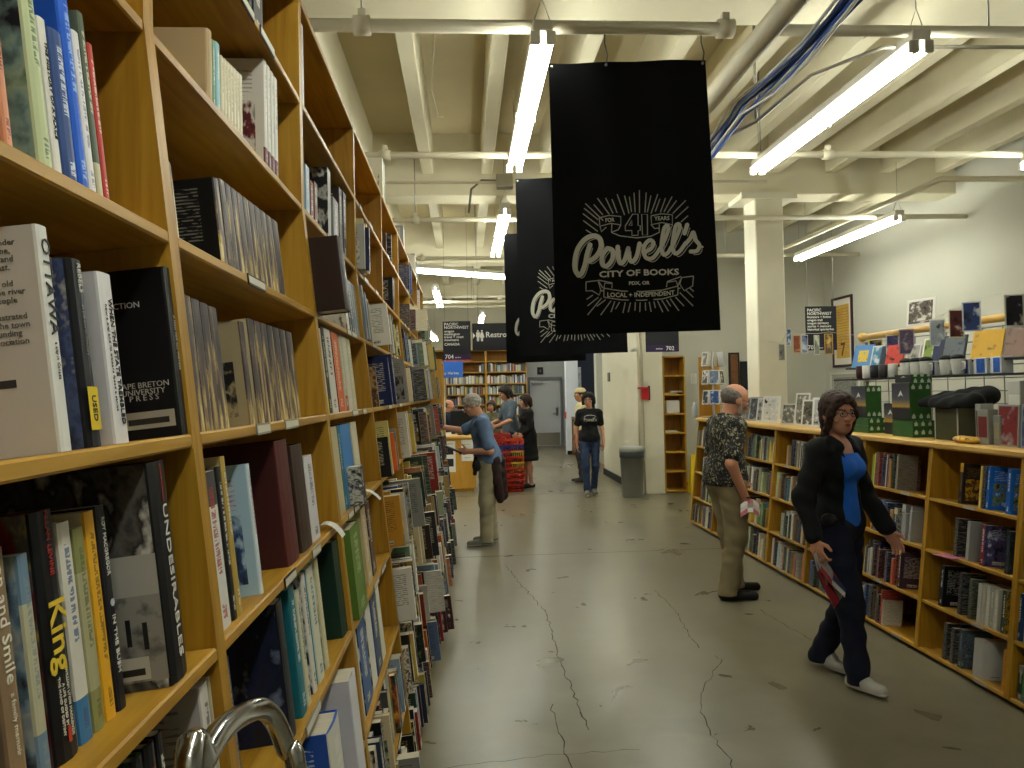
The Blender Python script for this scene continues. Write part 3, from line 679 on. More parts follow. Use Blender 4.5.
LP(0, 5, 88, 102, 264, '3f4a72', spine='17171c', ink='cfccc4', hard=True, pic=2, band='56658e', style=9, d=.16, **F, label='black-spined hardcover with blue cover and yellow used sticker', texts=[('REBELS', .011, 'd8d4cc', .9), ('in the north country', .007, '8f8c88', .62), ('#rect', (.15, .85, .09, .32), 'e2c41e', 0, dict(spine=1)), ('USED', .0125, '3a3410', .205, dict(bold=.02))])
LP(0, 5, 117, 130, 277, 'd9d6d6', spine='ece9ea', ink='9a969c', style=9, pic=0, d=.15, **F, label='white paperback titled WHEN THE STATE TREMBLED', texts=[('WHEN THE STATE TREMBLED', .0125, '26262c', .48, dict(v=.62, bold=.012, w=.155)), ('how a city and its citizens faced a strike', .0062, '77757c', .5, dict(v=.28, w=.13))])
LP(0, 5, 183, 190, 272, '0d0d10', spine='131317', ink='cfcbc2', style=9, pic=0, d=.2, s=.006, **F, label='black paperback with university press back cover and barcode sticker', sticker=0, texts=[('COLLECTION', .012, 'd8d4cc', .79, dict(face='cover', u=.62)), ('CAPE BRETON', .0115, 'b5b1aa', .315, dict(face='cover', u=.76)), ('UNIVERSITY', .0115, 'b5b1aa', .275, dict(face='cover', u=.76)), ('P R E S S', .0115, 'b5b1aa', .24, dict(face='cover', u=.76)), ('#rect', (.58, .96, .06, .16), 'a8a296', 0), ('#rect', (.63, .92, .085, .12), '2c2a28', 1), ('A MAN FOR ALL WATERS', .007, 'c9c5bd', .55)])
LP(0, 4, -10, 4, 540, '6c6848', spine='746f4e', s=.045, **F, style=0, ink='4c4a34')
LP(0, 4, 15, 31, 556, '7c6a54', spine='8d7558', ink='efe6d4', s=.045, **F, style=9, texts=[('on and Smile', .02, 'efe8d8', .7, dict(w=.11)), ('a family memoir', .009, 'd8cdb8', .3)])
LP(0, 4, 43, 53, 560, 'a9b0b0', spine='b9b79a', ink='8b9498', band='6f8aa0', style=3, pic=2, s=.045, **F, label='grey-blue paperback in a clear plastic wrapper')
LP(0, 4, 58, 79, 518, '5b5a55', spine='121216', ink='c9a13a', hard=True, style=9, d=.165, s=.045, **F, label='black hardcover with big yellow King on its spine', texts=[('King', .042, 'e3c13c', .5, dict(bold=.012)), ('ALLAN LEVINE', .0105, 'b0342c', .87, dict(v=.5)), ('WILLIAM LYON MACKENZIE', .0055, 'd5cfc0', .22, dict(v=.62)), ('A LIFE GUIDED BY', .0055, 'd5cfc0', .22, dict(v=.42)), ('THE HAND OF DESTINY', .0055, 'd5cfc0', .22, dict(v=.25)), ('▬', .016, 'c2402c', .1)])
LP(0, 4, 82, 94, 528, 'cbc6b6', spine='dcd8cc', ink='3c5a86', band='3f79a8', style=1, pic=2, s=.045, **F)
LP(0, 4, 96, 106, 533, 'b5ae8a', spine='aaa682', ink='6b6b3c', band='8a8c58', style=3, pic=2, s=.045, **F)
LP(0, 4, 108, 117, 516, 'd8cda6', spine='e2a92a', ink='7a5a1c', pic=0, style=0, d=.17, s=.045, **F)
LP(0, 4, 119, 127, 510, '23232a', spine='1b1b20', ink='dcd8d0', style=9, s=.045, **F, label='slim black paperback lettered MACGREGOR, IN THE BUSH', texts=[('ROY MACGREGOR', .0105, 'dcd8d0', .8, dict(w=.07)), ('IN THE BUSH', .0105, 'dcd8d0', .32, dict(w=.068)), ('●', .012, 'b8bcc4', .52)])
LP(0, 4, 169, 188, 462, '2a2826', spine='0e0e12', ink='c8c4bc', band='5d5a55', hard=True, pic=2, style=9, yaw=.07, d=.2, hmax=.285, s=.012, **F, label='tall black hardcover lettered UNDESIRABLES with a photograph on its cover', texts=[('UNDESIRABLES', .021, 'e6e2da', .45, dict(w=.2)), ('white Canada', .009, 'a83a30', .9), ('#rect', (.60, .985, .42, .60), 'a9a59e', 0), ('#rect', (.60, .985, .04, .42), ('8f8b84', '55524e', 26), 0), ('#rect', (.76, .79, .2, .32), '141414', 1), ('#rect', (.86, .89, .18, .3), '141414', 1), ('#rect', (.68, .88, .05, .15), 'b9b5a8', 2), ('#rect', (.71, .85, .07, .10), '2a2826', 3)])
LP(0, 3, 112, 122, 748, '2b2522', **F)
LP(0, 3, 144, 153, 736, '3a57a0', spine='d6d8de', ink='2c50a0', **F)
LP(0, 3, 160, 169, 722, '1c1a1c', hard=True, **F)
LP(0, 3, 171, 180, 717, '221d1d', spine='1c1a1c', ink='a83a2c', hard=True, style=1, band='a8382c', **F)
LP(0, 3, 182, 188, 722, '17171a', **F)
LP(0, 3, 222, 229, 673, 'b3aca6', spine='dcd6d0', ink='5c5652', pic=0, style=0, d=.19, **F, label='pale grey paperback with a black ornament on its back cover', texts=[('T M', .04, '2a2624', .66, dict(face='cover', u=.45))])
LP(0, 3, 234, 241, 712, 'b4302a', spine='c23a30', ink='e8d8c8', d=.13, **F)
# --- second bay
LP(1, 8, 249, 252, -60, '2a2a2c', d=.15); LP(1, 8, 254, 263, -50, '17171a', spine='2c2c2e', d=.2, hard=True)
LP(1, 7, 208, 212.5, 33, 'b59f7a', spine='bfa882', hard=True, pic=0, sticker=0, style=9, d=.2, **F, label='large tan hardcover with a plain cover on the upper shelf')
LP(1, 7, 213, 216, 44, '5d7a58', spine='6c9068', **F); LP(1, 7, 217, 221, 46, '7fb0b4', spine='8fc4cc', **F)
for i in range(7): LP(1, 7, 222+i*3.1, 224.8+i*3.1, 60+i*3, 'd9cfae', spine='ded4b4', ink='9a8c5c', style=0, pic=0, **F)
for i in range(4): LP(1, 7, 265.5+i*3.5, 268.6+i*3.5, 61+i*4, 'dad5c9', spine='d5d0c4', ink='8f8a80', band='6a2028', style=1, pic=(1 if i == 0 else 0), d=.16, **F)
BG = 'bark-patterned paperbacks in the second bay'
def bark(row, x0, x1, n, y0, y1, d=.15, back='c3b48c', **k):
    for i in range(n):
        a = x0+(x1-x0)*i/n; b_ = x0+(x1-x0)*(i+.93)/n
        LP(1, row, a, b_, y0+(y1-y0)*i/n, back, spine='8a7a66', bark=True, style=9, pic=0, d=d, group=BG, sticker=0, fine=True, **k)
bark(6, 170, 181, 2, 163, 168)
LP(1, 6, 224, 229, 181, '0c0c0e', spine='c0b088', style=0, pic=0, bark=True, d=.18, sticker=0, ink='8a8880', label='bark-spined paperback with a plain black cover facing us', **F)
bark(6, 230, 287, 10, 182, 226)
bark(5, 199, 231, 4, 299, 314)
LP(1, 5, 251.5, 256, 325, 'a39678', spine='8a7a66', bark=True, pic=1, band='141416', ink='1a1a1c', style=9, d=.15, label='bark-spined paperback turned to show its beige back cover', **F)
bark(5, 260, 302, 7, 322, 336)
LP(1, 4, 221, 232, 478, 'd2cec8', spine='e6e3de', ink='a8342c', style=2, band='45454a', d=.14, **F)
LP(1, 4, 234, 238, 471, '8c8468', spine='1a1a1c', **F); LP(1, 4, 239, 243, 461, 'c8b88e', spine='b89a4a', d=.16, **F)
LP(1, 4, 261, 264, 468, 'a9c8de', spine='cfdde6', ink='c0524c', band='2c4a7c', pic=1, style=0, yaw=.08, d=.15, **F, label='light blue paperback leaning to show its wintry cover, before the maroon book')
LP(1, 4, 289, 300, 433, '47201f', spine='5a2524', hard=True, pic=0, style=9, sticker=0, d=.23, ink='6a302c', **F, label='large plain maroon hardcover on the eye-level lower shelf')
LP(1, 4, 303, 313, 449, '34241e', spine='3f2d26', hard=True, pic=0, style=9, sticker=0, d=.2, **F)
LP(1, 4, 314, 321, 460, 'cfccc8', spine='e0dde0', ink='6a6a78', **F)
LP(1, 3, 231, 241, 636, 'c9c2a4', spine='d6d0b4', ink='3a3a34', **F); LP(1, 3, 243, 249, 622, '27365e', spine='2c4272', **F)
LP(1, 3, 291, 297, 590, '141a2c', spine='10131e', ink='6a7690', band='1c2440', pic=2, style=9, d=.19, yaw=.04, **F, label='paperback with a dark night-sky cover above the chrome handrail')
LP(1, 3, 303, 308, 592, '1c6a78', spine='22707e', ink='d8e0d8', **F); LP(1, 3, 309, 312, 596, 'c9c4a8', spine='d4cfb4', ink='2c5a60', **F)
LP(1, 3, 315, 318, 566, 'd8d5cc', ink='2a2a2c', band='3a3a3a', pic=2, **F)
LP(1, 3, 320, 325, 548, '2499b4', spine='d9d9c6', ink='1f5c6c', pic=0, style=0, d=.16, **F, label='bright turquoise paperback with a pale spine and barcode sticker')
LP(1, 3, 327, 330, 553, 'cfc6a0', **F); LP(1, 3, 343, 350, 545, '173329', spine='1b3a2e', hard=True, pic=0, style=9, sticker=0, d=.21, **F)
LP(1, 2, 299, 303, 742, 'cfcab8'); LP(1, 2, 305, 311, 727, '24366e', pic=2); LP(1, 2, 313, 318, 724, '4a362a')
LP(1, 2, 343, 352, 697, '2d55ac', spine='d9d6cc', ink='e8e4d8', band='5a3418', pic=1, d=.2, s=-.03, hard=True, **F, label='thick blue and white book sticking out with a sunset photograph')
LP(1, 2, 362, 367, 672, 'cfcdd4', spine='dcdae0', pic=0, style=9, d=.24, s=-.03, **F, label='tall blank white folder sticking out beside the thick blue book')
# --- third bay
LP(2, 8, 303, 304.5, 22, 'd8d4c8', d=.12)
LP(2, 7, 306.5, 310, 167, '8fa6ba', spine='a6bccc'); LP(2, 7, 311, 314, 183, '7a3226'); LP(2, 7, 315, 318, 184, '6a2a22')
LP(2, 7, 328.5, 331.5, 170, 'b5b3ac', spine='c6c4be', ink='17171a', band='141416', pic=2, style=9, d=.15)
LP(2, 7, 334, 339, 199, '8a898a', spine='9c9a9c'); LP(2, 7, 340, 343, 189, '3a2c2c'); LP(2, 7, 344, 347, 190, '2c2024', hard=True)
LP(2, 6, 346, 351, 241, '2c1c17', spine='35241d', hard=True, pic=0, style=9, sticker=0, d=.2, s=-.085, hmax=.3, **F, label='big dark brown hardcover sticking far out of the third bay')
LP(2, 6, 348, 350.5, 272, 'dcd8cc'); LP(2, 6, 351, 353, 279, '202228'); 
for i, c in enumerate(['56606a', '7c8894', '8f99a8', '6b7684', 'a6a8a8', 'b2ac9c']): LP(2, 6, 353.5+i*2, 355.3+i*2, 281+i*2, c, pic=0)
LP(2, 5, 324, 330, 328, 'd2c7a4', spine='d9cfae', band='e2c93a', style=1); LP(2, 5, 330.5, 333, 324, '1c1c20'); LP(2, 5, 333.5, 339, 324, 'dcd7ca', spine='e8e4da', ink='1c1c20')
LP(2, 5, 340, 346, 332, 'd8601f', spine='e0682a', ink='f0d8c0'); LP(2, 5, 347, 349.5, 332, 'c9bfa4', band='b4402a', style=1); LP(2, 5, 350, 354, 332, 'd5cfbc', spine='dcd6c4', pic=0); LP(2, 5, 354.5, 357.5, 339, 'cfc8a8')
LP(2, 4, 338, 346, 420, 'c2b48f', spine='cbbd98', pic=0, style=9, hard=True); LP(2, 4, 346.5, 348.5, 413, '1f6f7c'); LP(2, 4, 349, 358, 420, '2b6fb4', spine='3380c8', pic=0, style=9, hard=True, d=.17, label='thick sky-blue hardcover between a beige and a cream book'); LP(2, 4, 359, 364, 415, 'd6ccaa', spine='ddd3b4', pic=0); LP(2, 4, 364.5, 367, 470, '20243a', d=.2, s=-.03)
LP(2, 3, 352, 355, 520, '6a5a4c', d=.15); LP(2, 3, 360, 368, 524, '57752f', spine='62822f', ink='b9c48c', hard=True, pic=0, d=.17, s=-.01, label='olive green hardcover with a barcode sticker on its back'); LP(2, 3, 369, 373, 512, 'c9b48a', hard=True); LP(2, 3, 374, 377, 490, '5a3a2a')
for x0, x1, yt, c, sp in ((363, 366, 610, 'd6d2c4', None), (367, 373, 603, '1e2a44', '2b5a98'), (374, 378, 602, 'e2dfd8', None), (379, 383, 598, '3c527c', '2f446e'), (383.5, 386, 584, 'd6c85c', 'e2dfd2')): LP(2, 2, x0, x1, yt, c, spine=sp)
# --- bays beyond: from lists and runs
def run(bay, row, f0, f1, colours=None, rnd=None, smin=-.02, smax=.03, tmin=.012, tmax=.036, hmin=.17, hmax=.25, gap=.1, pic=None):
    rnd = rnd or random.Random(bay*31+row*7+5); y0, y1 = Y00+PITCH*bay+.024, Y00+PITCH*(bay+1)-.024
    y, ye = y0+(y1-y0)*f0, y0+(y1-y0)*f1; i = 0; top = (LROWS+[TOPZ-.02])[row+1]-LROWS[row]-.032
    while True:
        t = rnd.uniform(tmin, tmax); sp = rand_spec(rnd, PALM)
        if colours:
            if i >= len(colours): break
            c = colours[i]; i += 1; sp['cover'] = c; sp['spine'] = c
            dk = sum(int(c[q:q+2], 16) for q in (0, 2, 4)) < 330; sp['ink'] = 'e8e2d0' if dk else '2a2a30'
        if pic is not None: sp['pic'] = pic; sp['hard'] = True; sp['style'] = 0; sp['spine'] = sp['cover']
        if y+t > ye: break
        s = rnd.uniform(smin, smax)
        if rnd.random() < .08: s -= .05
        left_slot(bay, row, y, t, min(top, rnd.uniform(hmin, hmax)), rnd.uniform(.13, .19), s, **sp)
        y += t+.0012
        if rnd.random() < gap: y += rnd.uniform(.02, .09)
run(2, 1, 0, 1, tmin=.02, tmax=.05); run(2, 0, 0, .95, tmin=.02, tmax=.05)
run(1, 1, 0, 1, tmin=.02, tmax=.05); 
run(3, 7, .02, .5, ['b9b9b4', '1c2447', '1c2447', 'd8cca0', 'cbb678', 'efece4', 'd9d4c4'], smin=-.06, smax=0); 
run(3, 6, .0, .98, ['7f8890', '8b94a0', 'a0a4a4', 'b4ae9c', '6f7884', '9c968a', 'b9b09a', '5f6468', 'd8d4c8', 'c9c2ae', '37261f', '45454a', 'd8cca0', 'b08f64', 'efece4', '17171a', 'c9b896'])
run(3, 5, .42, .95, ['1c2a5c', '1c2a5c', '24305c', '1c2447', '20305e'], hmin=.235, hmax=.26, smin=-.01, smax=.01, tmin=.05, tmax=.07, pic=0); run(3, 5, 0, .1, ['b08f64'])
run(3, 4, .05, 1, ['17171a', '1f3d2f', '4c7d3c', 'a9b98c', 'd8c878', 'e0c860', 'c9b896', 'c0562c', 'dd6a28', 'd8cfc0', 'efece4', 'd5d3cc', '85837e'], smin=-.05)
run(3, 3, .05, 1, ['c08a2e', 'b9822a', 'cfc7b0', '17171a', 'e8e4da', '2c50a0', '243a80', '85837e', 'b9b7b0', '8c8a84', '6a655a', 'efece4'], smin=-.08, smax=0, hmin=.22, tmin=.03, tmax=.055)
run(3, 2, 0, 1, ['d5d3cc', '5e4230', '17171a', 'b9b7b0', '2c50a0', '45454a', '6f8a6a', '7b9a78', '1f3d2f', 'efece4', '1c2447', 'c9b896', 'e4ddc8'], smin=-.08, smax=0, hmin=.22, tmin=.03, tmax=.06)
run(3, 1, 0, 1, smin=-.05, tmin=.02, tmax=.05); run(3, 0, 0, 1, smin=-.05, tmin=.02, tmax=.05)
run(4, 7, .55, .85, ['17171a', 'b4302a', 'dd6a28', '45454a'], smin=-.03); run(4, 8, .5, .6, ['5e4230', '17171a'])
run(4, 6, 0, 1, ['17171a', '1f3d2f', 'b9b7b0', '5e4230', 'efece4', 'd8d4c8', 'e4ddc8', 'efece4', '1c2447', '45454a', 'efe8d0', 'efe8d0', 'e2dcb8', 'e0d060', '6a1f22', 'efece4'])
run(4, 5, 0, 1, ['9a9a98', 'd8d8d4', 'efece4', '2f7f9c', '2f7f9c', '4f7a5c', '17171a', 'efece4', '3a2a2a', '9a2a2a', 'd8d4c8', '6f706c', '85837e'], smin=-.06, hmin=.2, hmax=.27, tmin=.02, tmax=.05)
run(4, 4, 0, 1, ['d5d3cc', 'b9b7b0', '1c2447', 'd8d4c8', '6a3a2c', '574274', '2c2244', 'd8b860', 'cfae58', 'c9b050', '85837e', '5c6f92'], smin=-.06, hmin=.2, hmax=.27, tmin=.025, tmax=.05)
for r, g in ((3, .04), (2, .04), (1, .06), (0, .08)): run(4, r, 0, 1, smin=-.1, smax=0, tmin=.02, tmax=.055, hmin=.19, hmax=.27, gap=g)
run(5, 8, .75, .95, ['1c2447', '17171a', 'b08f64']); run(5, 7, .85, 1, ['37261f', '5e4230', '2a2a2c'])
run(5, 6, .1, 1, tmin=.02, tmax=.04); 
for r in range(6): run(5, r, 0, 1, smin=-.1, smax=.0, tmin=.02, tmax=.055, hmin=.19, hmax=.27, gap=.05)
run(6, 8, .0, .5, ['2c50a0', '1c2447', '37261f', '5e4230', 'd8d4c8']); run(6, 7, 0, .9, ['47201f', '37261f', 'dccfae', 'd8b860', '17171a', 'e4ddc8', 'd5d3cc', 'e0bc3a', '17171a'], smin=-.1)
for r in range(7): run(6, r, 0, 1, smin=-.12, smax=.0, tmin=.022, tmax=.06, hmin=.19, hmax=.27, gap=.04)
run(7, 8, .2, .8, ['efece4', 'd5d3cc', 'e4ddc8', 'efece4']); run(7, 7, 0, .9, smin=-.1)
for r in range(7): run(7, r, 0, 1, smin=-.14, smax=.0, tmin=.025, tmax=.06, hmin=.19, hmax=.27, gap=.04)
ROWP = ['lowest', 'second', 'third', 'fourth', 'fifth', 'sixth', 'seventh', 'eighth', 'topmost']
SPEC = []
def queue(M, k, lab, grp):
    p = M.translation; kk = 2.0 if p.x < 1 else 1.5
    score = k['h']*(k['t']*kk+.012+max(0, -(.03)))/max(.3, p.y)**2
    if k.get('fine') or lab[1]: score += 9
    SPEC.append((score, M, k, lab[0], grp))
for (bay, row), L in sorted(LCELL.items()):
    L.sort(key=lambda q: q[0])
    for i, (y, M, k) in enumerate(L):
        lab = k.pop('label', None); own = bool(lab); grp = k.pop('group', None) or 'books in the tall bookcase'
        if not lab:
            kind = 'hardcover' if k.get('hard') else 'paperback'
            cn = cname(k.get('spine') or k['cover'])
            if k.get('bark'): cn = 'bark-patterned'
            lab = '%s %s, %s book along the %s shelf%s, %s bay of the tall bookcase' % (cn, kind, ORD[min(i, 27)], ROWP[row], ' up' if 0 < row < 8 else '', ORD[bay])
        queue(M, k, (lab, own), grp)
# books standing on top of the tall bookcase
for i, (y, t, h, c) in enumerate(((4.62, .04, .26, 'd8d4c0'), (4.66, .03, .25, 'c9c6b4'), (4.70, .02, .27, '5f8a90'), (4.73, .035, .26, 'b9b8ac'), (6.2, .04, .2, '85837e'), (6.25, .03, .18, 'd5d3cc'), (7.6, .05, .22, 'e4ddc8'), (7.66, .05, .24, 'b08f64'), (7.9, .06, .2, '9fc0d8'))):
    make_book(axes((XU-.01, y, TOPZ+.0005), (1, 0, 0), (0, 1, 0), (0, 0, 1)), t, h, .17, c, hard=(i % 2 == 0), label='%s book standing on top of the tall bookcase, %s from the front' % (cname(c), ORD[i]), group='books on top of the tall bookcase')
# ------------------------------------------------------------------ low bookcase
def right_slot(bay, row, y, t, h, d, s=.02, lean=0, **k):
    M = rframe(row, y) @ T(-s, 0, .0005)
    if lean: M = M @ T(0, t, 0) @ RX(lean) @ T(0, -t, 0)
    RCELL.setdefault((bay, row), []).append((y, M, dict(t=t, h=h, d=d, **k)))
def RP(bay, row, x0, x1, h, cover, s=.02, d=.14, **k):
    z = RROWS[row]; X = rfront_x(z)+s
    ya, yb = y_on_line(x1, X, z), y_on_line(x0, X, z)      # near, far
    right_slot(bay, row, yb, max(.006, yb-ya), h, d, s, cover=cover, **k)
def rrun(bay, row, f0, f1, colours=None, tmin=.01, tmax=.032, hmin=.17, hmax=.24, gap=.08):
    rnd = random.Random(bay*17+row*5+900); y0, y1 = RYS[bay]+.024, RYS[bay+1]-.024
    far, near = y1-(y1-y0)*f0, y1-(y1-y0)*f1; y = far; i = 0
    while True:
        t = rnd.uniform(tmin, tmax); sp = rand_spec(rnd)
        if colours:
            if i >= len(colours): break
            c = colours[i]; i += 1; sp['cover'] = sp['spine'] = c
            dk = sum(int(c[q:q+2], 16) for q in (0, 2, 4)) < 330; sp['ink'] = 'e8e2d0' if dk else '2a2a30'
        if y-t < near: break
        right_slot(bay, row, y, t, rnd.uniform(hmin, hmax), rnd.uniform(.12, .17), rnd.uniform(.005, .04), **sp)
        y -= t+.0012
        if rnd.random() < gap: y -= rnd.uniform(.02, .07)
RP(1, 3, 958, 961, .235, '2a2522', band='d9a42a', pic=1, ink='8a6a3a', d=.16, label='dark travel guide with a yellow band, far left of the pink-flyer unit', style=2)
RP(1, 3, 978, 980, .235, 'd8b84a', pic=0); RP(1, 3, 981, 984, .235, '17171a')
for q, (a, b_) in enumerate(((985, 988), (1005, 1009))): RP(1, 3, a, b_, .24, '1f6cc8', spine='1d58a8', ink='d8e6f4', band='86924e', pic=1, d=.17, label=('bright blue guidebook with a hillside photograph, left copy', 'bright blue guidebook with a hillside photograph, right copy')[q])
RP(1, 2, 953, 956, .225, '1a1c1e', pic=2); RP(1, 2, 965, 968, .225, '9a9c9c', pic=2, band='2a2e30', ink='5a6268'); RP(1, 2, 979, 983, .225, '4a5684', spine='7a2a2a', ink='d8dce8', band='5a4a78', pic=2, d=.17); RP(1, 2, 1004, 1008, .225, '20282e', pic=2, band='2f3c40', ink='4a5a5c', d=.17)
RP(1, 1, 938, 942, .24, '16171a', pic=0, ink='c9c9c4', d=.16); RP(1, 1, 957, 960, .235, '22262a', band='d8c040', pic=1); RP(1, 1, 967, 970, .22, '3a4638', pic=1, band='c9a83a')
for q in range(5): RP(1, 1, 976+q*4.2, 979.4+q*4.2, .215, 'b9b8ac', spine=['c6c4ba', 'b5b4aa', 'cfccc0', 'a9a79c', 'c0beb2'][q], pic=0)
RP(1, 1, 1000, 1004, .225, '3c4a34', pic=2, band='c0a030', d=.17); RP(1, 1, 1016, 1020, .24, '24406c', pic=0)
RP(1, 0, 942, 945, .21, '1f2022', ink='d8d8d0'); RP(1, 0, 949, 952, .2, '2a2422'); RP(1, 0, 957, 961, .215, '3a444c', pic=2, band='5a6a78', ink='7a8a98', d=.17); RP(1, 0, 972, 981, .205, 'c9c8c4', spine='b5b3ae', pic=0, style=9, d=.17, label='thick pale grey book on the lowest shelf of the pink-flyer unit'); RP(1, 0, 1001, 1006, .22, '4f6b3a', spine='c08a2c', band='2c5a9c', ink='b5542c', pic=2, d=.17, label='green field guide with an orange spine on the lowest shelf')
rrun(2, 3, .1, .98, ['7fa02c', 'd8c02c', 'd5cdb0', '5e2a24', '8a2a26', '9a2c2c', '24305c', '3a2c4a', 'e8e6e0', '1c2447', 'a86a2c', 'c08a3c', '2a3a2c', 'b9b7b0', '5a2a24', '7a7468'])
rrun(2, 2, .1, .98, ['c08a3c', '1f4a8c', '2c6cb8', '24569c', '1a2c54', 'b08a4a', '2c4a6c', '8a8c90', '9c9ea0', 'a2a3a4', 'aaaaa8'], tmin=.018, tmax=.05)
rrun(2, 1, .05, .98, ['c9b48a', '2a2a2c', '24282c', 'b9b7b0', '2f3a4c', 'd8d4c8', '4a2a3c', '2c2444', '5a2a34', '7a3a2c', '2c3458', 'c0562c', '8a2a24', 'd89a2c', '6a3a2c', 'b9b7b0', '4a3444'])
rrun(2, 0, .0, .98, ['b9b9b4', 'c6c4be', 'a9a9a6', '2c4a7c', '3a5a8c', '5c7a9c', '2a2624', '45352e', '3a3a3a', '8a5a34', 'b08a4a', '24282c', '2a3a4c', 'b5302a', 'd8d4c8'])
for bay in (0, 3, 4, 5, 6, 7):
    for row in range(4):
        if bay == 0: rrun(bay, row, .02, .35); continue
        rrun(bay, row, random.Random(bay*4+row).choice([0, .05, .3]), .97, tmin=.014, tmax=.045, gap=.16)
for (bay, row), L in sorted(RCELL.items()):
    L.sort(key=lambda q: -q[0])
    for i, (y, M, k) in enumerate(L):
        lab = k.pop('label', None); own = bool(lab)
        if not lab:
            kind = 'hardcover' if k.get('hard') else 'paperback'
            lab = '%s %s, %s from the far end, %s shelf, %s low bookcase unit' % (cname(k.get('spine') or k['cover']), kind, ORD[min(i, 27)], ('lowest', 'second', 'third', 'top')[row], ORD[bay])
        queue(M, k, (lab, own), 'books in the low bookcase')
FARB = []           # (matrix, t, h, d, cover, spine) of the many small far books, one object
count = {}
for sc_, M, k, lab, grp in sorted(SPEC, key=lambda q: -q[0]):
    nm = bool(k.get('hard')); count[nm] = count.get(nm, 0)+1
    if count[nm] <= (285 if nm else 295): make_book(M, label=lab, group=grp, **k)
    else: FARB.append((M, k['t'], k['h'], k['d'], k['cover'], k.get('spine') or k['cover']))
print('BOOKS', len(SPEC), count, len(FARB))
# ================================================================== far end of the shop
def at(px, py, Y): return at_y(px, py, Y)
for i, (x0, x1, lab) in enumerate(((-1.8, -.585, 'wide bookcase at the far wall, mostly hidden by the tall bookcase end'), (-.585, .635, 'far wall bookcase behind the service desk, red books on top shelf'), (.635, 1.85, 'far wall bookcase beside the steel door, top shelf empty'))):
    t = thing('wall_bookcase', lab, 'bookcase', ((x0+x1)/2, 22.8, 0), group='bookcases along the far wall'); iv = T(-(x0+x1)/2, -22.8, 0)
    for a in (x0, x1-.03): MB().box((a, 22.6, 0), (a+.03, 23.08, 2.94), 0, iv).build('side_panel', W_FAR, t)
    zs = [.06, .36, .68, 1.0, 1.32, 1.635, 1.95, 2.30, 2.62]
    for z in zs: MB().box((x0+.03, 22.6, z-.035), (x1-.03, 23.05, z), 0, iv).build('shelf', W_SH, t)
    MB().box((x0, 22.58, 2.92), (x1, 23.08, 2.96), 0, iv).build('top_board', W_SH, t)
    MB().box((x0+.03, 23.05, .02), (x1-.03, 23.08, 2.92), 0, iv).build('back_panel', W_BACK, t)
    rf = random.Random(50+i)
    for r, z in enumerate(zs):
        if r == 8 and i != 1: continue
        x = x0+.035
        if r == 7: x += (.95 if i < 2 else .03)
        while x < x1-.08:
            tt = rf.uniform(.022, .05); h = rf.uniform(.18, .26); c = rf.choice(PAL)
            if r == 8: c = rf.choice(['c8322a', 'b4302a', 'd04030']); tt = .045
            if r == 6 and rf.random() < .6: c = rf.choice(['efece4', 'e4ddc8', 'd5d3cc', 'b9b7b0', '85837e'])
            FARB.append((axes((x, 22.64, z+.0005), (0, -1, 0), (1, 0, 0), (0, 0, 1)), tt, h, .16, c, c)); x += tt+.002
            if r == 8 and x > x0+.75: break
def far_books_mat():
    m, nt, b = new_mat('small_book_covers')
    c = nd(nt, 'ShaderNodeVertexColor', layer_name='Col'); uv = nd(nt, 'ShaderNodeUVMap')
    mp = nd(nt, 'ShaderNodeMapping'); mp.inputs['Scale'].default_value = (3, 50, 1); nt.links.new(uv.outputs['UV'], mp.inputs['Vector'])
    n = noise_of(nt, mp.outputs['Vector'], 1.0, 1)
    k = mth(nt, 'MULTIPLY', mth(nt, 'GREATER_THAN', n, .56), .55)
    nt.links.new(mixc(nt, k, c.outputs['Color'], (.35, .33, .28)), b.inputs['Base Color']); b.inputs['Roughness'].default_value = .45
    return m
vs, fs, cols, uvs = [], [], [], []
for M, t, h, d, c, sp in FARB:
    b0 = len(vs)
    vs += [tuple(M @ Vector(p)) for p in ((0,0,0),(0,t,0),(-d,t,0),(-d,0,0),(0,0,h),(0,t,h),(-d,t,h),(-d,0,h))]
    L, S, P = lin(c), lin(sp), lin('cfc6ae'); o_ = random.random()*50
    for f, cc in (((0,1,5,4), S), ((1,2,6,5), L), ((3,0,4,7), L), ((2,3,7,6), P), ((3,2,1,0), P), ((4,5,6,7), P)):
        fs.append([b0+i for i in f]); cols += [(*cc, 1)]*4; uvs += [(o_, o_), (o_+1, o_), (o_+1, o_+1), (o_, o_+1)]
me = bpy.data.meshes.new('distant_books'); me.from_pydata(vs, [], fs)
ca = me.color_attributes.new('Col', 'FLOAT_COLOR', 'CORNER'); ca.data.foreach_set('color', [x for c in cols for x in c])
ul = me.uv_layers.new(name='UVMap'); ul.data.foreach_set('uv', [x for u in uvs for x in u])
tag(link_mesh('distant_books', me, far_books_mat()), 'the many small books on the far shelves of every bookcase', 'books', kind='stuff')

# end-of-row case beyond the tall bookcase
t = thing('end_bookcase', 'plain golden end panel of the bookcase standing beyond the tall one', 'bookcase', (-.55, 9.1, 0)); iv = T(.55, -9.1, 0)
MB().bbox((-.85, 8.86, 0), (-.262, 8.89, 2.06), .004, 0, iv).build('end_panel', W_FAR, t)
MB().bbox((-.85, 8.89, 2.03), (-.27, 9.9, 2.06), .004, 0, iv).build('top_board', W_FAR, t)
MB().box((-.85, 9.87, 0), (-.27, 9.9, 2.03), 0, iv).build('side_panel', W_FAR, t)
for z in (.1, .45, .8, 1.15, 1.5, 1.8): MB().box((-.8, 8.89, z), (-.29, 9.87, z+.022), 0, iv).build('shelf', W_SH, t)

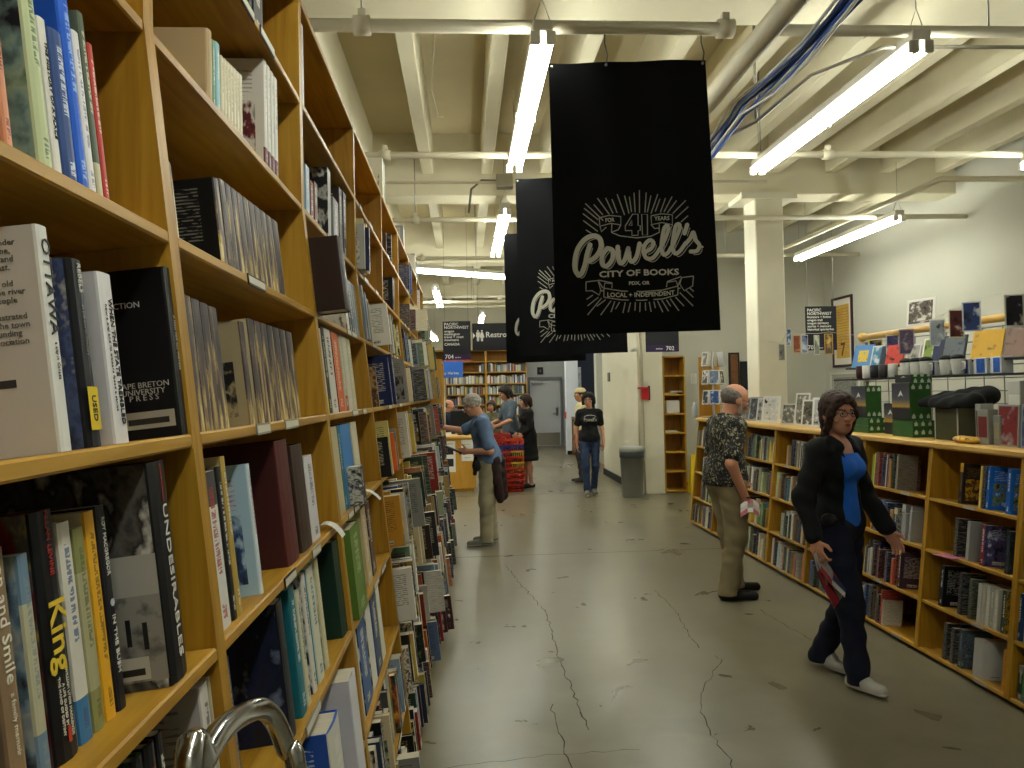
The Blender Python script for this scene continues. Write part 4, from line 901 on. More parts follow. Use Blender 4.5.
# service desk
t = thing('service_desk', 'golden wooden service desk with notices taped to its front', 'desk', (-.2, 13.1, 0)); iv = T(.2, -13.1, 0)
MB().box((-1.6, 12.84, .06), (.155, 12.87, .90), 0, iv).build('front_panel', W_FAR, t)
MB().box((.125, 12.87, .06), (.155, 13.5, .90), 0, iv).build('side_panel', W_FAR, t)
MB().bbox((-1.62, 12.80, .90), (.19, 13.55, .945), .008, 0, iv).build('worktop', W_LIGHT, t)
MB().box((-1.6, 12.88, 0), (.12, 12.9, .06), 0, iv).build('plinth', W_SH, t)
def notice(name, label, M, w, h, lines, mat='e9e6dc', ink='2a2a2c', pics=()):
    o = MB().box((-w/2, -.0006, -h/2), (w/2, .0006, h/2), 0).build(name, plain(mat, .6)); o.matrix_world = M; tag(o, label, 'notice')
    mb = MB()
    for (x, z, ww, hh) in pics: mb.box((x-ww/2, -.0012, z-hh/2), (x+ww/2, -.0006, z+hh/2))
    if pics: mb.build('printed_picture', plain(ink, .6), o)
    if lines:
        mb = MB()
        for tx, sz, x, z in lines: add_text(mb, tx, sz, axes((x, -.001, z), (1, 0, 0), (0, 0, 1), (0, -1, 0)))
        mb.build('printed_text', plain('3a3a3c', .6), o)
    return o
notice('taped_notice', 'white poster with two dark photographs taped to the desk front', T(-.28, 12.838, .60), .2, .52, [('EVENTS', .03, 0, .215)], pics=[(-.005, .09, .14, .11), (-.005, -.1, .14, .13)])
notice('taped_notice', 'blank-looking white notice taped near the corner of the desk front', T(0.02, 12.838, .70), .2, .36, [('please ask', .026, 0, .1), ('for assistance', .024, 0, .06), ('thank you', .024, 0, -.12)])
o = thing('computer_monitor', 'black computer monitor on the service desk, seen from behind', 'monitor', (-.02, 13.2, .945))
MB().bbox((-.24, -.02, .1), (.24, .03, .42), .012).build('screen_housing', M_BLACK, o); MB().box((-.03, .0, 0), (.03, .03, .12)).bbox((-.12, -.08, 0), (.12, .08, .015), .004).build('stand', M_BLACK, o)
for i, (x, y, c, lab) in enumerate(((-.35, 12.98, 'dedbd2', 'white paper stack on the service desk by the clerk'), (.1, 12.95, 'b9a04a', 'small stack of flyers on the service desk corner'))):
    mb = MB(); [mb.box((-.1+.004*(q % 2), -.07, q*.006), (.1+.003*(q % 3), .07, q*.006+.005)) for q in range(9)]
    o = mb.build('paper_stack', plain(c, .7)); o.location = (x, y, .945); tag(o, lab, 'paper stack')

# shopping baskets, nested in two stacks
def basket_mesh():
    mb = MB(); W, D, H = .40, .28, .22
    def ring(z, w, d, th, hh):
        for s in (-1, 1):
            mb.box((-w/2, s*d/2-th/2, z), (w/2, s*d/2+th/2, z+hh)); mb.box((s*w/2-th/2, -d/2, z), (s*w/2+th/2, d/2, z+hh))
    ring(H-.03, W, D, .012, .03); ring(H*.5, W*.93, D*.92, .006, .014); ring(0, W*.86, D*.84, .006, .03)
    mb.box((-W*.43, -D*.42, 0), (W*.43, D*.42, .005))
    for i in range(12):
        f = (i+.5)/12-.5
        for s in (-1, 1): mb.tube([(f*W*.86, s*D*.42, .01), (f*W, s*D*.5, H-.02)], .0065, 4)
    for i in range(8):
        f = (i+.5)/8-.5
        for s in (-1, 1): mb.tube([(s*W*.43, f*D*.84, .01), (s*W*.5, f*D, H-.02)], .0065, 4)
    return mb
BM = basket_mesh()
hm = MB(); hm.tube([(-.19, -.02, .2), (-.185, -.12, .205), (.185, -.12, .205), (.19, -.02, .2)], .006, 6).tube([(-.19, .02, .2), (-.185, .12, .205), (.185, .12, .205), (.19, .02, .2)], .006, 6)
proto = {}
RED, ORG, BLU, YEL = 'a02818', 'c84420', '26367c', 'b89838'
for si, (x, y, cols_) in enumerate(((.595, 12.75, [RED, RED, RED, RED, RED, RED, BLU, RED, RED]), (.815, 12.78, [RED, RED, RED, YEL, RED, YEL, BLU, ORG]))):
    for i, c in enumerate(cols_):
        cn = {RED: 'red', ORG: 'bright orange-red', BLU: 'blue', YEL: 'yellow'}[c]
        lab = '%s shopping basket, %s from the floor in the %s stack' % (cn, ORD[i], ('left', 'right')[si])
        if c not in proto:
            o = BM.build('shopping_basket', plain(c, .4)); hm.build('handle', plain(c, .4), o); proto[c] = o
        else:
            o = proto[c].copy(); COL.objects.link(o)
            for ch in proto[c].children: q = ch.copy(); q.parent = o; COL.objects.link(q)
        o.location = (x, y, .005+i*.0935); o.rotation_euler = (0, 0, PI/2); tag(o, lab, 'basket', 'shopping baskets')

# hanging signs
M_SIGN = plain('1b1b20', .5, name='sign_black'); M_SIGNP = plain('2c1c40', .5, name='sign_purple'); M_TXT = plain('d9d6cf', .5, name='sign_lettering')
def sign(label, pts, Y, texts, band=0, mat=M_SIGN, cords=True, bandmat=M_SIGNP, extra=None):
    """pts: the sign's left/right edge and top/bottom as points in the plane at distance Y"""
    a, b_ = at_y(pts[0], pts[1], Y), at_y(pts[2], pts[3], Y); x0, z1, x1, z0 = a.x, a.z, b_.x, b_.z; w, h = x1-x0, z1-z0
    t = thing('hanging_sign', label, 'sign', ((x0+x1)/2, Y, z0))
    MB().bbox((-w/2, -.008, 0), (w/2, .008, h), .003).build('board', mat, t)
    if band: MB().box((-w/2+.002, -.0095, .002), (w/2-.002, -.0078, band)).build('colour_band', bandmat, t)
    mb = MB()
    for tx, sz, u, v, al in texts:
        add_text(mb, tx, sz, axes((-w/2+u*w, -.0105, v*h), (1, 0, 0), (0, 0, 1), (0, -1, 0)), align=al, bold=.012)
    if extra: extra(mb, w, h)
    mb.build('lettering', M_TXT, t)
    if cords:
        for s in (-1, 1): MB().tube([(s*w*.42, 0, h), (s*w*.42, 0, JOIST+.1-z0)], .003, 5).build('cord', M_STEEL, t)
    return t
sign('black hanging sign reading PACIFIC NORTHWEST, CANADA, 704 left of the restrooms sign', (442.5, 321.5, 471, 359.5), 11.0,
     [('PACIFIC', .058, .05, .92, 'LEFT'), ('NORTHWEST', .058, .05, .835, 'LEFT'), ('oregon', .05, .05, .74, 'LEFT'), ('washington', .05, .05, .665, 'LEFT'), ('travel + coast', .05, .05, .59, 'LEFT'), ('mountains', .05, .05, .515, 'LEFT'), ('CANADA', .052, .05, .40, 'LEFT'), ('704', .085, .06, .075, 'LEFT'), ('section', .03, .42, .06, 'LEFT')], .075)
def wc(mb, w, h):
    mb.add([(-w/2+.01, -.0105, h*.66), (-w/2+.01, -.0105, h*.44), (-w/2+.045, -.0105, h*.55)], [(0, 1, 2)])
    for k, cx in enumerate((-w/2+.085, -w/2+.145)):
        def D(pts): mb.add([(cx+x, -.0105, h*.55+z) for x, z in pts], [tuple(range(len(pts)))])
        D([(.015*math.cos(a*.6), .07+.015*math.sin(a*.6)) for a in range(11)][::-1])
        if k: D([(-.016, .05), (-.036, -.03), (-.016, -.03), (-.016, -.085), (.016, -.085), (.016, -.03), (.036, -.03), (.016, .05)])
        else: D([(-.026, .05), (-.028, -.02), (-.018, -.02), (-.016, -.085), (.016, -.085), (.018, -.02), (.028, -.02), (.026, .05)])
    mb.box((-w/2+.113, -.0108, h*.40), (-w/2+.117, -.0104, h*.70))
sign('wide black hanging sign with arrow and toilet symbols reading Restrooms', (472, 323.5, 548, 349.5), 11.4, [('Restrooms', .116, .175, .57, 'LEFT')], 0, extra=wc)
sign('small bright blue sign at the end of the tall bookcase', (442, 361.5, 463, 377.5), 10.8, [('up Market', .055, .02, .27, 'LEFT')], 0, plain('3a74d8', .5), cords=False)
MB().tube([at_y(442.5, 377, 10.82)+Vector((.02, .01, -.02)), Vector((at_y(442.5, 377, 10.8).x+.02, 10.83, 0))], .012, 8).build('sign_post', M_STEEL)
tag(bpy.data.objects['sign_post'], 'thin steel floor post carrying the small blue sign', 'post')
MB().lathe([(.14, 0), (.14, .012), (.02, .02)], 20, 0, T(at_y(442.5, 377, 10.8).x+.02, 10.83, 0)).build('base_disc', M_STEEL, bpy.data.objects['sign_post'])
sign('black hanging sign with purple foot reading 702, beside the pier', (645, 315, 679, 351.5), 11.0, [('702', .085, .60, .085, 'LEFT'), ('section', .035, .3, .085, 'LEFT'), ('PACIFIC', .055, .06, .92, 'LEFT'), ('NORTHWEST', .055, .06, .82, 'LEFT')], .1)
sign('black hanging sign reading PACIFIC NORTHWEST in front of the alcove', (805, 306.5, 837, 350), 10.8,
     [('PACIFIC', .06, .05, .91, 'LEFT'), ('NORTHWEST', .06, .05, .83, 'LEFT'), ('literature + fiction', .048, .05, .755, 'LEFT'), ('oregon trail', .048, .05, .685, 'LEFT'), ('oregon territory', .048, .05, .615, 'LEFT'), ('stories + memoirs', .048, .05, .545, 'LEFT'), ('historical quarterlies', .048, .05, .475, 'LEFT'), ('702', .085, .05, .065, 'LEFT'), ('section', .03, .36, .055, 'LEFT')], .09)

# pier furniture
t = thing('trash_can', 'tall round grey trash can with a dark recessed rim, beside the pier', 'trash can', (2.575, 11.72, 0))
MB().lathe([(.155, 0), (.16, .01), (.185, .66), (.188, .66), (.188, .64)], 28).build('body', plain('7e8079', .45), t)
MB().lathe([(.192, .61), (.195, .62), (.195, .70), (.19, .705)], 28).build('rim', plain('3a3c3c', .4), t)
MB().lathe([(.196, .705), (.2, .71), (.198, .765), (.15, .785), (.05, .79)], 28).build('lid', plain('8f938c', .4), t)
t = thing('tall_shelf_unit', 'tall narrow wooden shelf unit, nearly empty, beside the pier', 'bookcase', (3.345, 12.1, 0)); iv = T(-3.345, -12.1, 0)
for a in (3.165, 3.505): MB().box((a, 11.98, 0), (a+.02, 12.3, 2.17), 0, iv).build('side_panel', W_UP, t)
for i in range(8): MB().box((3.185, 11.98, .02+i*.307), (3.505, 12.28, .042+i*.307), 0, iv).build('shelf', W_SH, t)
MB().box((3.165, 12.28, 0), (3.525, 12.3, 2.17), 0, iv).build('back_panel', W_BACK, t)
o = MB().bbox((-.11, -.1, 0), (.11, .1, .2), .006).build('storage_box', plain('c9c5bc', .6)); o.location = (3.33, 12.14, 1.273); tag(o, 'pale cardboard box on a shelf of the tall narrow unit', 'box')
for i, (z, w) in enumerate(((.966, .12), (1.58, .2), (1.58, .12))):
    mb = MB(); [mb.box((-.1+q*.003, -.08, q*.008), (.1-q*.004, .08, q*.008+.007)) for q in range(3)]
    o = mb.build('loose_papers', plain(('d6cfb8', 'b99a5c', 'cfc8b8')[i], .7)); o.location = (3.30+.1*(i == 2), 12.1+.02*i, z+(.026 if i == 2 else 0)); tag(o, ('loose papers on the low shelf of the tall narrow unit', 'brown papers on the second shelf of the tall narrow unit', 'pale papers on top of the brown papers in the tall unit')[i], 'papers')
t = thing('fire_alarm', 'red fire alarm box with a lever on the pier corner', 'fire alarm', (2.85, 11.95, 1.5))
MB().bbox((-.05, -.05, 0), (.06, 0, .2), .006).build('housing', plain('b4242a', .4), t); MB().box((-.12, -.06, .17), (.03, -.035, .2)).build('lever', plain('c8343a', .4), t); MB().box((.06, -.02, -.01), (.09, 0, .22)).build('backplate', plain('5a3a24', .5), t)
o = MB().tube([(2.755, 11.925, 0), (2.755, 11.925, CEIL)], .02, 8).build('conduit', M_PIPE); tag(o, 'vertical white conduit running up the pier corner', 'conduit')
o = MB().tube([(2.83, 11.93, 0), (2.83, 11.93, CEIL)], .012, 8).build('conduit', M_PIPE); tag(o, 'thinner white conduit next to it on the pier face', 'conduit')
o = MB().bbox((2.725, 14.2, 1.83), (2.74, 14.4, 2.0), .003).build('wall_plate', plain('5a5a52', .5)); tag(o, 'small dark square plate on the pier side wall', 'plate')
t = thing('security_camera', 'small white camera on an arm above the pier corner', 'camera', (2.72, 11.9, 2.28))
MB().tube([(.05, .05, 0), (-.02, -.02, 0)], .012, 8).build('arm', M_PIPE, t); MB().tube([(-.1, -.1, .0), (.0, .0, .02)], .03, 10).build('housing', plain('c9c6ba', .4), t)
t = thing('floor_sign', 'yellow folding wet-floor caution sign behind the low bookcase end', 'floor sign', (3.66, 11.9, 0))
MB().prism([(-.14, 0), (.14, 0), (.10, .62), (-.10, .62)], .012, 0, T(0, -.09, 0) @ RX(PI/2-.13)).build('front_leaf', plain('d9b820', .45), t); MB().prism([(-.14, 0), (.14, 0), (.10, .62), (-.10, .62)], .012, 0, T(0, .09, 0) @ RX(PI/2+.13)).build('rear_leaf', plain('d9b820', .45), t)
mb = MB(); mb.add([(-.08, 0, .3), (.08, 0, .3), (0, 0, .44), (-.055, 0, .314), (.055, 0, .314), (0, 0, .415)], [(0, 1, 4, 3), (1, 2, 5, 4), (2, 0, 3, 5)], 0, T(0, -.066, 0) @ RX(-.13)); add_text(mb, 'CAUTION', .04, T(0, -.082, .2) @ RX(PI/2-.13)); mb.build('warning_symbol', M_BLACK, t)
# stair railing by the stairwell
t = thing('stair_railing', 'low wooden railing with rail and posts around the stairwell', 'railing', (2.8, 17, 0))
RW = wood_mat('railing_wood', '6a4420', '7c5228', '8c6234', 'Y')
MB().bbox((-.03, -2.0, .93), (.03, 2.8, 1.0), .01).build('handrail', RW, t)
for y in (-1.95, -.4, 1.2, 2.75): MB().bbox((-.03, y-.03, 0), (.03, y+.03, .93), .006).build('post', RW, t)
MB().box((-.012, .9, .08), (.012, 2.7, .88)).build('panel', RW, t); MB().bbox((-.02, -1.9, .5), (.02, .9, .56), .006).build('middle_rail', RW, t)
MB().bbox((-.02, -1.9, .1), (.02, .9, .16), .006).build('lower_rail', RW, t)
o = MB().bbox((2.92, 19.98, 1.55), (3.08, 20.0, 2.3), .004).build('framed_poster', plain('9fa4aa', .6, noise=.35, scale=9)); tag(o, 'tall pale figure poster on the navy stairwell wall', 'poster')
o = MB().box((2.62, 19.95, .95), (2.7, 19.98, 1.12)).build('red_tag', plain('d8403a', .5)); tag(o, 'small red tag on the wall edge right of the steel door', 'tag')
t = thing('exit_sign', 'small dark sign fixed above the steel door', 'sign', (2.3, 23.08, 2.2)); MB().bbox((-.09, -.02, 0), (.09, .01, .22), .004).build('board', M_BLACK, t); mb = MB(); add_text(mb, '4', .16, axes((0, -.022, .1), (1, 0, 0), (0, 0, 1), (0, -1, 0))); mb.build('lettering', plain('6a6a6c', .5), t)
# framed pictures on the side and alcove walls
def frame_x(label, y0, y1, z0, z1, frame, inner, X=6.1, art=None, fw=.035):
    t = thing('framed_picture', label, 'picture', (X, (y0+y1)/2, z0)); w, h = abs(y1-y0), z1-z0
    mb = MB()
    for a, b_ in (((-.03, -w/2, 0), (0, -w/2+fw, h)), ((-.03, w/2-fw, 0), (0, w/2, h)), ((-.03, -w/2+fw, 0), (0, w/2-fw, fw)), ((-.03, -w/2+fw, h-fw), (0, w/2-fw, h))): mb.box(a, b_)
    mb.build('frame', plain(frame, .4), t); MB().box((-.012, -w/2+fw, fw), (-.002, w/2-fw, h-fw)).build('mat_board', plain(inner, .6), t)
    if art: art(t, w, h)
    return t
def art7(t, w, h):
    MB().box((-.0135, -w/2+.11, .14), (-.012, w/2-.11, h-.13)).build('art_panel', plain('c9a04a', .6, noise=.12, scale=6), t)
    mb = MB(); R_ = random.Random(3)
    for i in range(15):
        z = h-.2-i*.045; pts = [(-.0145, -w/2+.12+(w-.24)*q/6, z+R_.uniform(-.008, .008)) for q in range(7)]; mb.tube(pts, .003, 4)
    mb.build('drawn_lines', plain('7a6434', .6), t); mb = MB(); add_text(mb, '7', .3, axes((-.0145, .0, .27), (0, -1, 0), (0, 0, 1), (-1, 0, 0)), bold=.02); mb.build('numeral', plain('5a2c1e', .6), t)
frame_x('tall framed yellow poster with a dark red numeral 7 on the side wall', 12.2, 11.55, 1.96, 3.09, '3a2430', 'd8d2c4', art=art7)
frame_x('pale unframed grey print low on the side wall behind the goods', 12.3, 11.4, 1.45, 1.87, 'c9c6bc', 'a9a89e', fw=.03, art=lambda t, w, h: MB().box((-.0135, -w/2+.1, .08), (-.012, w/2-.1, h-.08)).build('art_panel', plain('8a8a82', .7, noise=.4, scale=30), t))
for lab, x0, x1, z0, z1, c in (('brown framed picture on the alcove wall left of the column', 4.42, 4.60, 1.5, 2.25, '6a4424'), ('black poster half hidden behind the white column', 4.62, 4.9, 1.62, 2.1, '1c1c20')):
    t = thing('framed_picture', lab, 'picture', ((x0+x1)/2, 12.5, z0)); w, h = x1-x0, z1-z0
    MB().box((-w/2, -.03, 0), (w/2, -.001, h)).build('frame', plain('1c1814', .5), t); MB().box((-w/2+.03, -.033, .03), (w/2-.03, -.03, h-.03)).build('art_panel', plain(c, .6, noise=.3, scale=10), t)
# step-stool handrail in the foreground
t = thing('step_stool', 'chrome tube handrail of a rolling step stool before the shelves', 'step stool', (-.22, 1.0, 0))
M_CHR = plain('c4c6c6', .16, 1.0, name='chrome')
o = MB(); P0 = [at_y(190, 800, .72), at_y(204, 758, .77), at_y(222, 730, .85), at_y(244, 714, .95), at_y(262, 709, 1.0), at_y(275, 721, 1.03), at_y(286, 748, 1.04), at_y(298, 788, 1.04)]
def smooth(P, k=6):
    Q = [P[0]]+P+[P[-1]]; R_ = []
    for i in range(1, len(Q)-2):
        for j in range(k):
            t_ = j/k; a, b_, c, d_ = Q[i-1:i+3]; R_.append(.5*((2*b_)+(c-a)*t_+(2*a-5*b_+4*c-d_)*t_*t_+(3*b_-a-3*c+d_)*t_**3))
    return R_+[P[-1]]
base = Vector((-.22, 1.0, 0))
lo = [Vector((P0[0].x+.02, P0[0].y, .35)), Vector((P0[0].x+.01, P0[0].y, .7))]; hi = [Vector((P0[-1].x+.01, P0[-1].y, .7)), Vector((P0[-1].x+.02, P0[-1].y, .35))]
PP = [p-base for p in smooth(lo+P0+hi)]
MB().tube(PP, .0135, 16).build('handrail_tube', M_CHR, t)
for s, (zz, w) in enumerate(((.02, .21), (.18, .19), (.34, .17))):
    MB().bbox((.02, -w, zz), (.30, w, zz+.03), .008).build('step', plain('6a6a66', .5, .3), t)
for sx in (.035, .285):
    for sy in (-.16, .16): MB().tube([(sx, sy, 0), (sx*.95, sy*.95, .36)], .014, 8).build('leg', M_CHR, t)
# ================================================================== printed banners hanging down the aisle
M_BAN = plain('08080b', .8, spec=.12, name='banner_cloth', noise=.15, scale=6)
M_LOGO = plain('b7b4a6', .7, name='printed_white_ink'); M_LOGO2 = plain('9b988c', .7, name='printed_white_ink_line')
TLb, TRb, BRb, BLb = Vector((.5, 4.15, 3.472)), Vector((1.388, 4.15, 3.50)), Vector((1.436, 4.15, 1.977)), Vector((.506, 4.15, 1.964))
def ripple(x, z): return .010*math.sin(x*7+.6)*(0.4+.6*abs(z)/1.5)+.006*math.sin(x*16+z*2.2)-.012*math.sin(abs(z)*2.0)
def bpt(u, v, off=0.0):                      # banner cloth point in its own frame (origin at the upper-left corner)
    a = TLb.lerp(TRb, u); b_ = BLb.lerp(BRb, u); p = a.lerp(b_, v)-TLb
    return Vector((p.x, ripple(p.x, p.z)+off, p.z))
def logo_pt(cx, cy):                          # from the traced logo drawing to the cloth
    ix, iy = 560+cx/5.4875, 180+cy/5.4857
    w = at_y(ix, iy, 4.15)-TLb; return Vector((w.x, ripple(w.x, w.z)-.0016, w.z))
def stroke(mb, pts, w, k=None, closed=False, lift=0):
    P = []
    pts = [Vector((x, y)) for x, y in pts]
    if k:                                     # Catmull-Rom smoothing
        Q = [pts[0]]+pts+[pts[-1]] if not closed else [pts[-1]]+pts+[pts[0], pts[1]]
        for i in range(1, len(Q)-2):
            for j in range(k):
                t = j/k; p0, p1, p2, p3 = Q[i-1], Q[i], Q[i+1], Q[i+2]
                P.append(.5*((2*p1)+(p2-p0)*t+(2*p0-5*p1+4*p2-p3)*t*t+(3*p1-p0-3*p2+p3)*t**3))
        if not closed: P.append(pts[-1])
    else: P = pts
    n = len(P); L, R = [], []
    for i in range(n):
        a, b_ = (P[i-1], P[(i+1) % n]) if closed else (P[max(i-1, 0)], P[min(i+1, n-1)])
        d = (b_-a).normalized(); s = Vector((-d.y, d.x))*w/2; L.append(P[i]+s); R.append(P[i]-s)
    vs = [logo_pt(*p)+Vector((0, -lift, 0)) for p in L]+[logo_pt(*p)+Vector((0, -lift, 0)) for p in R]
    fs = [(i, (i+1) % n, n+(i+1) % n, n+i) for i in range(n if closed else n-1)]
    mb.add(vs, fs)
    if not closed and w > 8:                  # round ends
        for c in (P[0], P[-1]):
            mb.add([logo_pt(c.x+w/2*math.cos(q*PI/6), c.y+w/2*math.sin(q*PI/6))+Vector((0, -lift-.00005, 0)) for q in range(12)], [tuple(range(12))])
def banner_text(mb, body, size, cx, cy, width, rot=0, curve=0, bold=.03):
    vs, fs = text_geo(body, size, bold=bold, ext=0); x0, x1 = min(v.x for v in vs), max(v.x for v in vs); s = width/(x1-x0)
    out = []
    for v in vs:
        x, y = (v.x-(x0+x1)/2)*s, v.y
        y += curve*(x/width*2)**2
        out.append(logo_pt(cx+x*math.cos(rot)+y*math.sin(rot), cy-y*math.cos(rot)+x*math.sin(rot)))
    mb.add(out, fs)
script = MB()
PW = [([(104, 520), (86, 490), (84, 440), (100, 375), (140, 322), (188, 302), (222, 320), (228, 365), (205, 412), (170, 438), (148, 436)], 27),
      ([(168, 352), (152, 405), (140, 462), (122, 508), (104, 520)], 27),
      ([(262, 372), (236, 410), (236, 458), (262, 468), (290, 430), (290, 385), (262, 372)], 25),
      ([(290, 385), (308, 392), (324, 376)], 10),
      ([(318, 366), (320, 420), (334, 456), (356, 436), (374, 375)], 24), ([(374, 375), (378, 425), (396, 448), (420, 420), (436, 350)], 24), ([(436, 350), (446, 362), (462, 352)], 10),
      ([(468, 395), (500, 375), (514, 345), (494, 330), (468, 352), (458, 392), (474, 428), (508, 428), (534, 400)], 22),
      ([(534, 400), (570, 340), (594, 278), (592, 250), (574, 262), (562, 320), (558, 378), (572, 410), (596, 396)], 21),
      ([(596, 396), (630, 335), (656, 270), (654, 242), (636, 252), (624, 310), (618, 370), (634, 402), (660, 388), (690, 345)], 21),
      ([(698, 246), (684, 292)], 23),
      ([(690, 350), (716, 318), (732, 286), (742, 325), (766, 358), (752, 388), (718, 392)], 22), ([(766, 362), (784, 366)], 10)]
for p, w in PW: stroke(script, p, w, 6)
lines = MB()
for p, w in PW:                                # thin drop line under the letters
    if w > 12: stroke(lines, [(x+15, y+16) for x, y in p], 4.5, 5, lift=-.0006)
stroke(lines, [(358, 278), (358, 252), (398, 188), (428, 188), (428, 250), (440, 250), (440, 278), (428, 278), (428, 304), (394, 304), (394, 278)], 5.5, closed=True)
stroke(lines, [(394, 250), (394, 222), (378, 250)], 5, closed=True); stroke(lines, [(448, 188), (480, 188), (480, 302), (452, 302)], 5.5, closed=True)
for p in ([(218, 204), (270, 192), (334, 200), (334, 246), (280, 236), (222, 250), (218, 204)], [(222, 250), (230, 280), (256, 256)], [(286, 238), (284, 286), (330, 306), (420, 318), (500, 308), (546, 286), (546, 240)], [(334, 246), (320, 272), (286, 284)],
          [(500, 196), (560, 184), (618, 190), (618, 244), (560, 232), (504, 244), (500, 196)], [(618, 244), (612, 262), (588, 252)], [(546, 262), (520, 266), (500, 244)],
          [(245, 590), (340, 608), (448, 612), (560, 604), (650, 580)], [(245, 640), (340, 656), (448, 660), (560, 652), (650, 628)], [(245, 590), (245, 640)], [(650, 580), (650, 628)],
          [(245, 590), (250, 562), (290, 566), (288, 590)], [(650, 580), (640, 552), (590, 560), (586, 586)], [(215, 546), (290, 562)], [(668, 528), (590, 556)],
          [(146, 556), (212, 548), (228, 600), (220, 628), (180, 604), (146, 606), (146, 556)], [(212, 548), (240, 590)], [(228, 604), (244, 606)], [(734, 526), (670, 534), (660, 570), (684, 606), (730, 580), (734, 526)], [(670, 534), (650, 576)], [(664, 590), (652, 596)]):
    stroke(lines, p, 5.5)
for x0, y0, x1, y1 in ((145, 270, 175, 288), (130, 218, 210, 278), (128, 180, 214, 246), (135, 150, 212, 214), (142, 124, 240, 220), (188, 130, 238, 188), (208, 96, 272, 186), (252, 96, 292, 182), (286, 104, 314, 180), (314, 78, 354, 192), (354, 86, 378, 184), (380, 92, 392, 176), (406, 70, 412, 178), (436, 56, 436, 180), (474, 68, 466, 178), (500, 84, 480, 176), (538, 76, 500, 184), (550, 102, 524, 172), (580, 98, 552, 176), (616, 90, 572, 174), (640, 112, 590, 180), (690, 112, 620, 182), (704, 146, 634, 210), (702, 196, 664, 230),
                       (184, 628, 150, 652), (215, 640, 155, 688), (232, 645, 155, 738), (254, 654, 206, 690), (284, 660, 228, 738), (304, 664, 284, 722), (330, 668, 308, 706), (360, 670, 348, 728), (388, 672, 376, 724), (414, 670, 412, 716), (440, 672, 438, 724), (468, 672, 470, 716), (490, 668, 500, 722), (516, 666, 524, 702), (536, 662, 566, 724), (560, 658, 598, 718), (586, 656, 610, 692), (608, 650, 656, 716), (636, 640, 684, 690), (660, 616, 734, 690), (690, 600, 734, 642), (712, 590, 736, 610)):
    stroke(lines, [(x0, y0), (x1, y1)], 5.5)
words = MB(); ribbon = MB(); small = MB()
banner_text(words, 'CITY OF BOOKS', 46, 437, 510, 436, -.03)
banner_text(small, 'PDX, OR', 26, 436, 566, 114, -.02)
banner_text(ribbon, 'LOCAL + INDEPENDENT', 34, 448, 630, 368, -.03, 8, .02)
banner_text(ribbon, 'FOR', 30, 276, 218, 48, -.04, 0, .02); banner_text(ribbon, 'YEARS', 30, 560, 210, 84, -.03, 0, .02)
def cloth():
    mb = MB(); n, m = 40, 46
    for s in (0, .003):
        mb.add([bpt(i/n, j/m, s) for j in range(m+1) for i in range(n+1)], [((j*(n+1)+i), (j*(n+1)+i+1), ((j+1)*(n+1)+i+1), ((j+1)*(n+1)+i))[::(1 if s else -1)] for j in range(m) for i in range(n)], 0, None, True)
    return mb
CL = cloth()
BN = None
for i, (x, y, z, lab, top) in enumerate(((.5, 4.17, 3.472, 'nearest of three black bookshop banners with white logo', 3.67), (.466, 6.44, 3.473, 'middle black bookshop banner, half hidden by the nearest banner', 3.67), (.486, 8.83, 3.508, 'farthest black bookshop banner, only its edge showing', 3.67))):
    if BN is None:
        t = thing('hanging_banner', lab, 'banner', (x, y, z), group='black banners over the aisle'); BN = t
        CL.build('cloth', M_BAN, t); script.build('script_lettering', M_LOGO, t); lines.build('printed_linework', M_LOGO2, t); words.build('slogan_lettering', M_LOGO, t); ribbon.build('ribbon_lettering', M_LOGO, t); small.build('town_lettering', M_LOGO, t)
        gm = MB()
        for u in (.02, .36, .98): p = bpt(u, .012); gm.lathe([(.008, -.004), (.008, .004)], 10, 0, T(*(p+Vector((0, -.001, 0)))) @ RX(PI/2))
        gm.build('grommet_row', M_STEEL, t)
        for u in (.36, .98): p = bpt(u, .012); MB().tube([p, p+Vector((.01, 0, .06)), p+Vector((-.005, 0, .12)), Vector((p.x, p.y, .24))], .004, 6).build('cord', plain('3a3833', .6), t)
    else:
        t = BN.copy(); COL.objects.link(t); t.location = (x, y, z); t['label'] = lab
        for c in BN.children: q = c.copy(); COL.objects.link(q); q.parent = t
